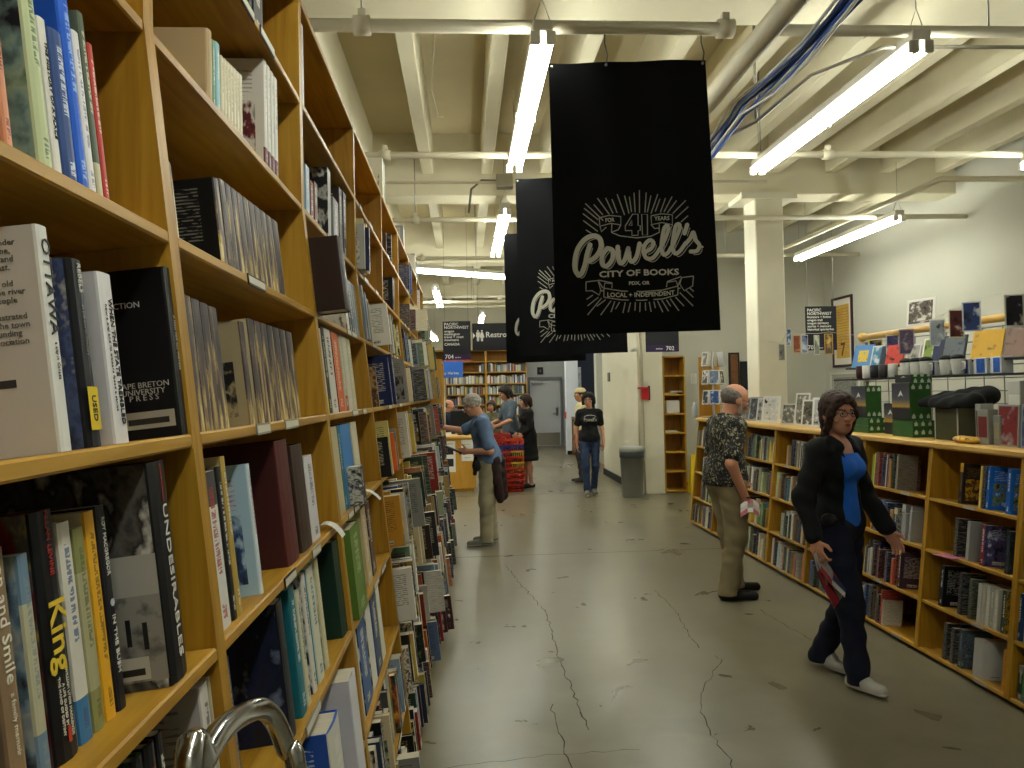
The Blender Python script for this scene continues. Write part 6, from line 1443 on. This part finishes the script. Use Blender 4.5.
# 7. woman in the black coat
person('woman in knee-length black coat and flat shoes waiting at the service desk', 1.62, (1.07, 13.2, 0), math.radians(98), J=dict(Lel=(-.2, -.03, 1.12), Lwr=(-.16, .12, 1.0), Rwr=(.16, .14, 1.0), Rkn=(.08, .03, .5), Lkn=(-.08, .0, .5), Lan=(-.07, -.04, .085), Ran=(.07, .03, .085)), head=(0, .15), hair='bob', colours=dict(skin='c09078', hair='2e1d16', top='0c0c0f', shoes='121214'), top='coat', legs=None, res=.010, female=True, shoe='flat', hem=.50, sleeve=1.9)
# 8, 9. clerks behind the desk
person('bald clerk in dark shirt seated low behind the service desk', 1.56, (-.33, 14.1, 0), math.radians(-105), head=(0, .2), hair='fringe', colours=dict(skin='c4866a', hair='5a4a40', top='1c2230', legs='24242a', lips='a86a5a'), top='shirt', legs='trousers', res=.011, hem=.88, sleeve=.8)
person('dark-haired clerk in olive shirt behind the desk, between two customers', 1.52, (.50, 14.35, 0), math.radians(165), head=(-.1, .15), hair='bob', colours=dict(skin='b98468', hair='3a2a20', top='5a5a44', legs='24242a'), top='tee', legs='trousers', res=.011, female=True, hem=.88, sleeve=.8)
# things they hold
def sheet(name, label, cat, pts, w, mats, th=.004):
    """a limp magazine: a strip of paper bent along pts, w wide"""
    mb = MB(); P = [Vector(p) for p in pts]; n = len(P); wv = Vector(w)
    for L in (0, 1):
        nrm = [((P[min(i+1, n-1)]-P[max(i-1, 0)]).cross(wv)).normalized()*th*L for i in range(n)]
        vs = [P[i]+wv*t+nrm[i] for i in range(n) for t in (-.5, -.16, .17, .5)]
        for i in range(n-1):
            for j in range(3): mb.add([vs[i*4+j], vs[i*4+j+1], vs[i*4+j+5], vs[i*4+j+4]][::(1 if L else -1)], [(0, 1, 2, 3)], (i*2+j*3+L) % len(mats))
    o = mb.build(name, mats); tag(o, label, cat); return o
MAGM = [plain('8a2a34', .4), plain('d2cec8', .4), plain('31456e', .4), plain('a8383c', .4), plain('b9b4ae', .4)]
hp = _M1 @ Vector(_D1['Rwr'].tolist())+Vector((.0, -.02, -.075))
sheet('magazine', 'glossy red and white magazine dangling from the striding woman\'s hand', 'magazine', [hp+Vector((.0, 0, .03)), hp+Vector((.02, .0, -.06)), hp+Vector((.05, -.01, -.15)), hp+Vector((.10, -.02, -.25))], (.10, .12, .03), MAGM)
sheet('magazine', 'blue and white leaflet behind the red magazine in her hand', 'magazine', [hp+Vector((.0, .02, .03)), hp+Vector((.03, .02, -.05)), hp+Vector((.09, .02, -.13)), hp+Vector((.16, .02, -.20))], (.08, .14, .04), [MAGM[2], MAGM[1], MAGM[4], MAGM[3]])
hp = _M2 @ Vector(_D2['Rwr'].tolist())+Vector((.03, -.05, -.075))
sheet('folded_leaflet', 'crumpled pink and white leaflet in the bearded man\'s hand', 'leaflet', [hp+Vector((-.09, 0, -.01)), hp+Vector((-.03, .01, .025)), hp+Vector((.0, -.02, .03)), hp+Vector((.05, .0, -.01)), hp+Vector((.07, .02, .03))], (.02, .05, .09), [plain('c9b9b4', .5), plain('b5606a', .5), plain('8d8a88', .5), plain('d5d0ca', .5)])
o = MB().bbox((-.11, -.07, -.008), (.11, .07, .008), .003, 0).box((-.105, -.066, -.006), (.108, .066, .006), 1).build('held_book', [plain('2a2422', .5), M_PGS]); o.matrix_world = T(*(_M3 @ Vector(_D3['Lwr'].tolist())+Vector((-.17, 0, .03)))) @ RY(.42); tag(o, 'thin dark book held by the man in the blue shirt', 'book')
# ================================================================== goods on and behind the low bookcase
ZT = RTOP+.0005
M_ACR = plain('b9b9b4', .25, name='clear_plastic_edge')
def card(label, loc, w, h, rotz, tilt, base, pic, name='greeting_card', cat='card', group=None, th=.003, margin=.1, scale=25, z0=ZT, ink=None, text=None, mt=None, ink2=None):
    """a printed card or thin book: board with a printed front; faces local -y, leans back by tilt"""
    o = MB().bbox((-w/2, 0, 0), (w/2, th, h), .0008).build(name, plain(base, .5)); o.matrix_world = T(loc[0], loc[1], z0) @ RZ(rotz) @ RX(-tilt); tag(o, label, cat, group)
    m = margin*min(w, h); MB().box((-w/2+m, -.0006, m), (w/2-m, 0, h-m*(mt or 1))).build('printed_picture', print_mat(pic, ink2 or base, scale), o)
    if text:
        mb = MB(); [add_text(mb, tx, sz, axes((0, -.0012, zc*h), (1, 0, 0), (0, 0, 1), (0, -1, 0)), width=wd) for tx, sz, zc, wd in text]; mb.build('printed_text', plain(ink or 'e8e4d8', .5), o)
    return o
AW = -PI/2          # rotation that turns a card's face towards the aisle (-x)
def on_top(px, py): p = at_z(px, py, RTOP); return p.x, p.y
GC = 'cards and books displayed on the low bookcase'
# display books leaning along the top, far to near
for i, (x, y, w, h, rz, base, pic, lab) in enumerate((
    (3.05, 8.05, .17, .25, -1.0, '8d8f92', '6a6c70', 'grey picture book leaning on the bookcase top beside the bearded man'),
    (3.05, 7.86, .18, .26, -1.0, '9b9da0', '4c4e54', 'dark grey picture book, second in the row beside the bearded man'),
    (3.06, 7.68, .17, .25, -1.0, 'c9c9c6', '85878a', 'pale picture book, third in the row beside the bearded man'),
    (3.07, 7.52, .20, .27, -.95, 'd9d9d6', 'c4c5c4', 'large white leaning book at the foot of the white column'),
    (3.02, 6.98, .15, .20, -1.0, 'bdbdb8', '6d6c66', 'small photo card standing right of the column foot'),
    (3.06, 6.78, .14, .30, -.9, 'cfcfc8', '78786c', 'tall photo card standing behind the small one'),
    (3.04, 6.58, .15, .24, -.9, 'd5d4cc', '5c5a50', 'white card with a round picture right of the column'),
    (3.05, 6.36, .17, .26, -.8, 'd8d8d6', 'a9abac', 'white folded brochure left of the striding woman'),
    (3.05, 6.2, .15, .25, -.8, 'a7a9aa', '54585c', 'grey brochure just left of the striding woman\'s head'),
    (3.12, 5.98, .16, .24, -.8, '7d8084', '3a3c40', 'dark brochure behind the striding woman\'s head'))):
    card(lab, (x, y), w, h, rz, .22, base, pic, 'display_book', 'book', GC, .012)
MB_ = None
# spinner rack with cards and its yellow backing board
t = thing('spinner_rack', 'wire spinner rack of postcards beside the bearded man', 'card rack', (2.99, 9.0, ZT))
MB().lathe([(.13, 0), (.13, .015), (.015, .02), (.012, .8), (.0, .805)], 20).build('stand', M_STEEL, t)
sp = MB()
for a in range(6):
    for z in (.16, .40, .62): sp.tube([(.06*math.cos(a*PI/3+.3), .06*math.sin(a*PI/3+.3), z), (.13*math.cos(a*PI/3+.3), .13*math.sin(a*PI/3+.3), z), (.13*math.cos(a*PI/3+.3), .13*math.sin(a*PI/3+.3), z+.03)], .004, 5)
    sp.tube([(.012*math.cos(a), .012*math.sin(a), .2), (.06*math.cos(a*PI/3+.3), .06*math.sin(a*PI/3+.3), .16)], .004, 5)
sp.build('wire_pockets', M_STEEL, t)
pcs = [('d8d6d0', '3a3f8c'), ('d5d2ca', '4a4440'), ('c9cacc', '6a7c9c'), ('d8d5cc', '2c2a34'), ('cfd2d6', '34589c'), ('d6d2c8', '5a4634'), ('d9d6cf', '283a80'), ('cfcbc2', '6a6660')]
for i in range(16):
    a = (i % 6)*PI/3+.3; z = ZT+(.165, .405, .625)[i//6]
    b_, pc = pcs[i % 8]
    card('postcard number picture on the spinner rack, %s row, %s pocket round' % (('lowest', 'middle', 'top')[i//6], ORD[i % 6]), (2.99+.125*math.cos(a), 9.0+.125*math.sin(a)), .12, .17, a+PI/2, .12, b_, pc, 'postcard', 'postcard', 'postcards on the spinner rack', .002, z0=z, scale=18)
for o in [o for o in COL.objects if o.get('group') == 'postcards on the spinner rack']: o['label'] = o['label'].replace('postcard number picture', 'picture postcard')
t = thing('display_board', 'upright golden wooden board behind the postcard spinner', 'display board', (3.0, 9.17, ZT))
MB().bbox((-.13, 0, 0), (.13, .02, .74), .004).build('board', W_FAR, t); MB().box((-.12, -.05, 0), (.12, .08, .02)).build('foot', W_FAR, t)
card('white tag hanging beside the golden display board', (2.80, 9.15), .07, .12, 0, 0, 'd9d6cc', 'c9c6bc', 'hang_tag', 'tag', z0=ZT+.42)
o = MB().lathe([(.035, 0), (.038, .01), (.038, .12), (.02, .15), (.018, .19)], 14).build('bottle', plain('a5a8a8', .3)); o.location = (2.79, 9.1, ZT); tag(o, 'small grey bottle at the far corner of the bookcase top', 'bottle')
# green and black boxes of the bookshop's coffee mugs
M_GRN, M_GRN2 = plain('2f5a2c', .45, noise=.12, scale=20), plain('254a24', .45, noise=.12, scale=20)
def sky_panel():
    m, nt, b = new_mat('night_sky_print'); tc = nd(nt, 'ShaderNodeTexCoord'); sp_ = nd(nt, 'ShaderNodeSeparateXYZ'); nt.links.new(tc.outputs['Object'], sp_.inputs[0])
    n = nd(nt, 'ShaderNodeTexNoise'); n.inputs['Scale'].default_value = 60; nt.links.new(tc.outputs['Object'], n.inputs['Vector'])
    f = mth(nt, 'ADD', mth(nt, 'MULTIPLY', sp_.outputs[2], 4.0), mth(nt, 'MULTIPLY', n.outputs['Fac'], .08))
    nt.links.new(ramp(nt, f, [(.0, '16161a'), (.36, '1a1a1e'), (.40, 'b8862c'), (.48, '8a7a50'), (.60, '4a4c58'), (.95, '2a2c38')]), b.inputs['Base Color']); b.inputs['Roughness'].default_value = .4; return m
M_SKY = sky_panel()
def mug_box(label, x, y, z, w, d, h, sky=True, rot=0):
    """w along the aisle, d across; picture faces the aisle, green side faces the camera"""
    t = thing('gift_box', label, 'box', (x, y, z), rot, 'green and black gift boxes')
    MB().bbox((0, -w/2, 0), (d, w/2, h), .003).build('carton', M_GRN, t)
    if sky:
        MB().box((-.0015, -w/2+.002, .002), (0, w/2-.002, h-.002)).build('picture_panel', M_SKY, t)
        mb = MB(); mb.add([(-.003, .03, .62*h), (-.003, .01, .72*h), (-.003, -.005, .80*h), (-.003, -.02, .72*h), (-.003, -.035, .62*h), (-.003, -.012, .68*h)], [(0, 1, 2, 3, 4, 5)]); mb.build('white_emblem', plain('d8d8d4', .5), t)
    mb = MB(); n = max(1, round(d/.045))
    for i in range(n):
        cx = d*(i+.5)/n
        for zz in ([.86, .08] if sky else [.5]):
            mb.box((cx-.011, -w/2-.0015, zz*h-.008*(1 if sky else .9)), (cx+.011, -w/2, zz*h+.012)); mb.add([(cx-.008, -w/2-.0015, zz*h+.012), (cx+.008, -w/2-.0015, zz*h+.012), (cx, -w/2-.0015, zz*h+.026)], [(0, 1, 2)])
    mb.build('printed_marks', plain('b9c4b4', .5), t)
    return t
mug_box('small green box at the bottom of the far gift-box stack', 2.95, 5.53, ZT, .24, .15, .055, False); mug_box('small green box, second in the far gift-box stack', 2.95, 5.53, ZT+.056, .24, .15, .055, False)
mug_box('large night-sky gift box on the far stack by the woman\'s head', 2.95, 5.54, ZT+.1125, .21, .12, .235)
mug_box('night-sky gift box standing between the two stacks', 3.02, 5.24, ZT, .16, .10, .22)
mug_box('small green box at the bottom of the near gift-box stack', 2.94, 4.96, ZT, .24, .19, .055, False); mug_box('small green box, second in the near gift-box stack', 2.94, 4.96, ZT+.056, .24, .19, .055, False)
mug_box('large night-sky gift box on the near stack, beside the black bag', 2.94, 4.97, ZT+.1125, .21, .15, .25); mug_box('topmost night-sky gift box of the near stack', 2.98, 5.0, ZT+.3635, .2, .14, .055)
# clear tank with a black cloth bag slumped over it
t = thing('clear_display_tank', 'olive tinted clear tank under the slumped black bag', 'display tank', (3.05, 4.55, ZT))
MB().bbox((-.07, -.11, 0), (.10, .11, .2), .004).build('tank_body', plain('5a5c44', .15, trans=.35), t)
ed = MB(); [ed.box((x-.003, y-.003, 0), (x+.003, y+.003, .2)) for x in (-.07, .10) for y in (-.11, .11)]; ed.build("edge_trim", M_ACR, t)
f = Field(); f.cap((3.0, 4.30, ZT+.245), (3.0, 4.78, ZT+.225), .05, .045, .05).cap((3.1, 4.34, ZT+.265), (3.1, 4.76, ZT+.25), .055, .05, .06).cap((2.96, 4.42, ZT+.22), (2.96, 4.62, ZT+.22), .03, .03, .05).cap((3.12, 4.3, ZT+.29), (3.06, 4.5, ZT+.285), .03, .03, .05); f.cut((0, 0, -1), -(ZT+.2015)); f.noise = lambda X, Y, Z: .006*np.sin(X*50+Z*40)*np.sin(Y*43)
o = mesh_obj('cloth_bag', f.mesh(.009), plain('121214', .9, noise=.1, scale=20)); tag(o, 'black folded cloth bag slumped over the clear tank', 'bag')
f = Field(); f.ell((2.93, 4.27, ZT+.02), (.05, .09, .022), None, .02).ell((2.94, 4.35, ZT+.02), (.045, .05, .02), None, .02); f.cut((0, 0, -1), -ZT)
o = mesh_obj('patterned_pouch', f.mesh(.006), print_mat('d8a830', '3a5a9c', 30)); tag(o, 'small yellow and blue patterned pouch lying by the tank', 'pouch')
for i, (x, y, w, h, base, pic, lab) in enumerate(((2.97, 4.16, .09, .20, 'a9a8a0', '6a2424', 'clear boxed bottle set with a red top'), (2.98, 4.06, .06, .17, '9a9a94', '8a8468', 'clear box with a cream label'), (3.0, 4.24, .05, .23, 'b0b0aa', '4a3a30', 'narrow clear box behind the cream labelled one'))):
    t = thing('clear_box', lab+' on the bookcase top', 'box', (x, y, ZT)); MB().bbox((-.03, -w/2, 0), (.05, w/2, h), .003).build('box_body', plain(base, .2, trans=.3), t); MB().box((-.0315, -w/2+.01, .04), (-.03, w/2-.01, h-.04)).build('inner_label', plain(pic, .5), t)
t = thing('slipcase', 'tall white slipcase with a grey booklet standing behind the clear boxes', 'slipcase', (3.12, 4.12, ZT)); MB().bbox((-.02, -.05, 0), (.10, .05, .36), .003).build('case', plain('b4b2aa', .5), t); MB().bbox((-.03, -.06, .14), (-.021, .03, .28), .002).build('booklet', plain('cfcdc2', .5), t)
for i, (y, base, pic, lab) in enumerate(((3.98, '8f8e8a', '7a2a2c', 'clear card pocket with a red and purple picture'), (3.80, '8f9296', '3c4a78', 'clear card pocket with a blue mountain picture'), (3.62, '9a9a98', '55585c', 'clear card pocket at the picture edge'))):
    card(lab, (2.95, y), .165, .23, AW, .06, base, pic, 'card_pocket', 'card', GC, .02, .06, 14)
o = MB().lathe([(.11, 0), (.108, .04), (.085, .09), (.045, .115), (.0, .12)], 24).build('black_cap', plain('101012', .85)); o.location = (3.2, 3.92, ZT+.235); tag(o, 'rounded black felt cap on a stand behind the card pockets', 'cap')
MB().box((-.09, -.09, -.235), (.09, .09, 0)).build('stand', plain('2a2a2c', .5), o)
# wire grid with shelves standing on the rear edge
t = thing('wire_grid_shelf', 'white wire grid with a wooden top rail and black shelves behind the goods', 'display rack', (3.44, 5.2, ZT))
g = MB()
for i in range(15): g.tube([(0, -1.5+i*.19, 0), (0, -1.5+i*.19, .72)], .004, 5)
for i in range(9): g.tube([(0, -1.5, .05+i*.083), (0, 1.16, .05+i*.083)], .004, 5)
g.build('wire_grid', plain('77777a', .4, .4), t)
MB().tube([(-.01, -1.6, .765), (-.01, 1.12, .765)], .026, 14).lathe([(.026, 0), (.04, .015), (.042, .035), (.03, .055)], 14, 0, T(-.01, 1.12, .765) @ RX(-PI/2)).build('top_rail', W_LIGHT, t)
for z, d, nm in ((.49, .14, 'upper_shelf'), (.395, .25, 'lower_shelf')):
    MB().box((-d, -1.55, z), (0, 1.2, z+.012)).build(nm, M_BLACK, t)
for y in (-1.45, 1.1): MB().box((-.01, y, 0), (.01, y+.02, .72)).build('leg', plain('6a6a6c', .4), t)
ZU, ZL = ZT+.49+.0125, ZT+.395+.0125
def gy(px, X=3.34): return y_on_line(px, X, ZU)
o = card('small framed animal print standing on the wooden rail', (3.43, 5.52), .26, .21, AW+.25, .1, 'd8d5cc', '5c5248', 'picture_card', 'card', None, .004, .1, 22, z0=ZT+.79)
GU = 'books and cards on the wire grid shelf'
for i, (px, w, h, base, pic, lab, mg) in enumerate(((861, .2, .2, '5a8ac0', 'd8b83a', 'blue card with a yellow badge at the far end of the grid shelf', .25), (874, .12, .18, 'c9cfd2', '4a7c9c', 'blue and white card second along the grid shelf', .1), (881, .1, .17, '3a4a5a', '2a3440', 'dark slate card third along the grid shelf', .06), (893, .16, .17, 'b83a30', 'c8463a', 'red book fourth along the grid shelf', .04), (910, .12, .16, 'd5d2ca', 'a8a49a', 'white card with a grey picture on the grid shelf', .1), (927, .16, .19, 'd9d8d0', '7f9440', 'pale green book with a white border on the grid shelf', .08), (936, .08, .17, '22263c', '2a3050', 'thin navy book next to the pale green one', .05), (950, .17, .19, '2a2c30', '5a6066', 'black and grey photo book on the grid shelf', .06), (977, .15, .2, 'd8a420', 'dcae30', 'front copy of the bright yellow books on the grid shelf', .04), (982, .15, .2, 'c8961c', 'd0a028', 'second copy of the bright yellow books on the grid shelf', .04), (987, .15, .2, 'd8a420', 'd2a224', 'third copy of the bright yellow books on the grid shelf', .04), (1010, .15, .2, '6a6a62', '8a6a58', 'magazine with a busy reddish cover on the grid shelf', .05), (1036, .15, .2, '5a5c50', '6a7048', 'green and grey magazine at the near end of the grid shelf', .05))):
    card(lab, (3.34+.012*(i % 3), gy(px)), w, h, AW+.35, .28, base, pic, 'display_book', 'book', GU, .012, mg, 16, z0=ZU)
for i, (y, c, lab) in enumerate(((906, 'd8d6d0', 'white mug with black lid'), (916, 'd2d0c9', 'second white mug with black lid'), (926, 'cfcdc6', 'third white mug with black lid'), (946, 'd8d5cd', 'fourth white mug with black lid'), (958, 'd5d2cc', 'fifth white mug with black lid'))):
    t = thing('lidded_mug', lab+' on the lower grid shelf', 'mug', (3.23, gy(y, 3.23), ZL), group='lidded mugs on the grid shelf'); MB().lathe([(.03, 0), (.036, .01), (.042, .1), (.042, .105)], 18).build('mug_body', plain(c, .35), t); MB().lathe([(.044, .105), (.044, .12), (.03, .132), (.012, .136)], 18).build('lid', M_BLACK, t)
    MB().tube([(.0, -.038, .085), (.0, -.068, .08), (.0, -.068, .04), (.0, -.038, .03)], .006, 6).build('handle', plain(c, .35), t)
for i, (y, w) in enumerate(((936, .07), (952, .10), (967, .12), (984, .12), (1000, .1))):
    t = thing('blue_tin', 'blue and white boxed tin, %s from the far end of the lower grid shelf' % ORD[i], 'tin', (3.31, gy(y, 3.31), ZL), group='blue tins on the lower grid shelf'); MB().bbox((-.03, -w/2, 0), (.05, w/2, .105), .004).build('tin_body', plain('c4c6c6', .35), t); MB().box((-.0315, -w/2+.012, .008), (-.03, w/2-.03, .098)).build('blue_label', plain('2a56a8', .35, noise=.5, scale=18), t)
for i, (y, c) in enumerate(((6.1, '3a1c1a'), (6.0, 'cfcdc6'), (5.88, '28222a'), (5.76, '3a3434'), (5.62, 'b9b7ae'))):
    o = MB().lathe([(.028, 0), (.033, .008), (.035, .1), (.03, .105), (.027, .02)], 16).build('cup', plain(c, .4)); o.location = (3.27, y, ZL); tag(o, '%s cup, %s from the far end of the lower grid shelf' % (('dark red', 'white', 'black', 'brown', 'pale grey')[i], ORD[i]), 'cup', 'cups on the lower grid shelf')
# picture cards pegged to a string above the low bookcase
P0s = [(782, 353, 8.95, '8a8a84', '6f706c'), (789, 338, 8.5, 'c4ccd4', '34588c'), (797, 345, 8.0, 'c9a070', '8a4a34'), (805, 345, 7.6, 'c2c6cc', '6a7a9c'), (817, 346, 7.2, 'c9cbb8', '7a8474'), (829, 345, 6.8, 'c09a3a', '5a4a40'), (891, 352, 6.2, 'c9b040', '3a2a30'), (910, 353, 5.85, 'd8d8d4', '4a4a78'), (928, 350, 5.55, '8a7c84', '4a3e50'), (953, 342, 5.2, 'c4c8cc', '9aa2aa'), (942+20, 328, 4.9, 'cfc9b8', '5a2a2c'), (990, 318, 4.6, 'c9ccd4', '22386c'), (1015, 312, 4.25, 'c9c6bc', '24222c')]
P0s[9] = (938, 334, 5.2, 'c4c8cc', '9aa2aa'); P0s[10] = (957, 325, 4.9, 'cfc9b8', '5a2a2c'); P0s[11] = (972, 318, 4.65, 'c9ccd4', '22386c'); P0s[6] = (876, 352, 6.2, 'c9b040', '3a2a30'); P0s[7] = (893, 348, 5.85, 'd8d8d4', '4a4a78'); P0s[8] = (907, 343, 5.55, '8a7c84', '4a3e50')
PT = [at_y(x, y, Y) for x, y, Y, a, b_ in P0s]
ends = [Vector((3.66, 8.97, PT[0].z+.15))]+[p+Vector((0, 0, .12)) for p in PT]+[PT[-1]+Vector((.25, -1.2, .16))]
o = MB().tube(ends, .002, 5).build('string', plain('b9b4a4', .7)); tag(o, 'thin string running from the column with picture cards pegged along it', 'string')
for i, (p, q) in enumerate(zip(PT, P0s)):
    w = .085 if i < 6 else .105
    card('picture card pegged to the string, %s from the white column' % ORD[i], (p.x, p.y+.004), w, .19, (.3 if i < 6 else -.25)+.25*math.sin(i*2.1), 0, q[3], q[4], 'pegged_card', 'card', 'picture cards pegged to the string', .002, .08, 14, z0=p.z-.085)
o = MB().box((-.075, -.06, 0), (.075, .06, .0012)).build('pink_flyer', plain('d07a92', .6)); pf = rframe(2, 4.26) @ T(.02, 0, .003) @ RZ(.5) @ RX(.0); o.matrix_world = pf; tag(o, 'pink flyer hanging over the shelf edge of the nearer low bookcase', 'flyer')
mb = MB(); [mb.box((-.05, -.035+i*.025, .0012), (.05-.02*(i % 2), -.03+i*.025, .0018)) for i in range(3)]; mb.build('printed_lines', plain('4a2a34', .6), o)
# paper slips sticking out of the tall bookcase
for lab, bay, row, px, sz, c in (('white slip with red print curling off the edge of a shelf in the third bay', 2, 4, 331, (.056, .06), 'd8d4cc'), ('small white label card sticking out of the third bay', 2, 4, 366, (.05, .08), 'd2d2d0')):
    z = LROWS[row]-(.02 if sz[0] > .055 else -.04); X = front_x(LROWS[row])
    y = y_on_line(px, X, LROWS[row]-(.318 if sz[0] > .055 else 0)*0); mb = MB(); n = 6
    for i in range(n):
        a, b_ = i/n, (i+1)/n; f_ = lambda q: (-.03+sz[1]*q, .012+.01*math.sin(q*2)-.045*q*q)
        mb.quad((f_(a)[0], 0, f_(a)[1]), (f_(b_)[0], 0, f_(b_)[1]), (f_(b_)[0], sz[0], f_(b_)[1]), (f_(a)[0], sz[0], f_(a)[1]))
    o = mb.build('paper_slip', plain(c, .6)); o.matrix_world = T(X, y, LROWS[row]+.003); tag(o, lab, 'paper slip')
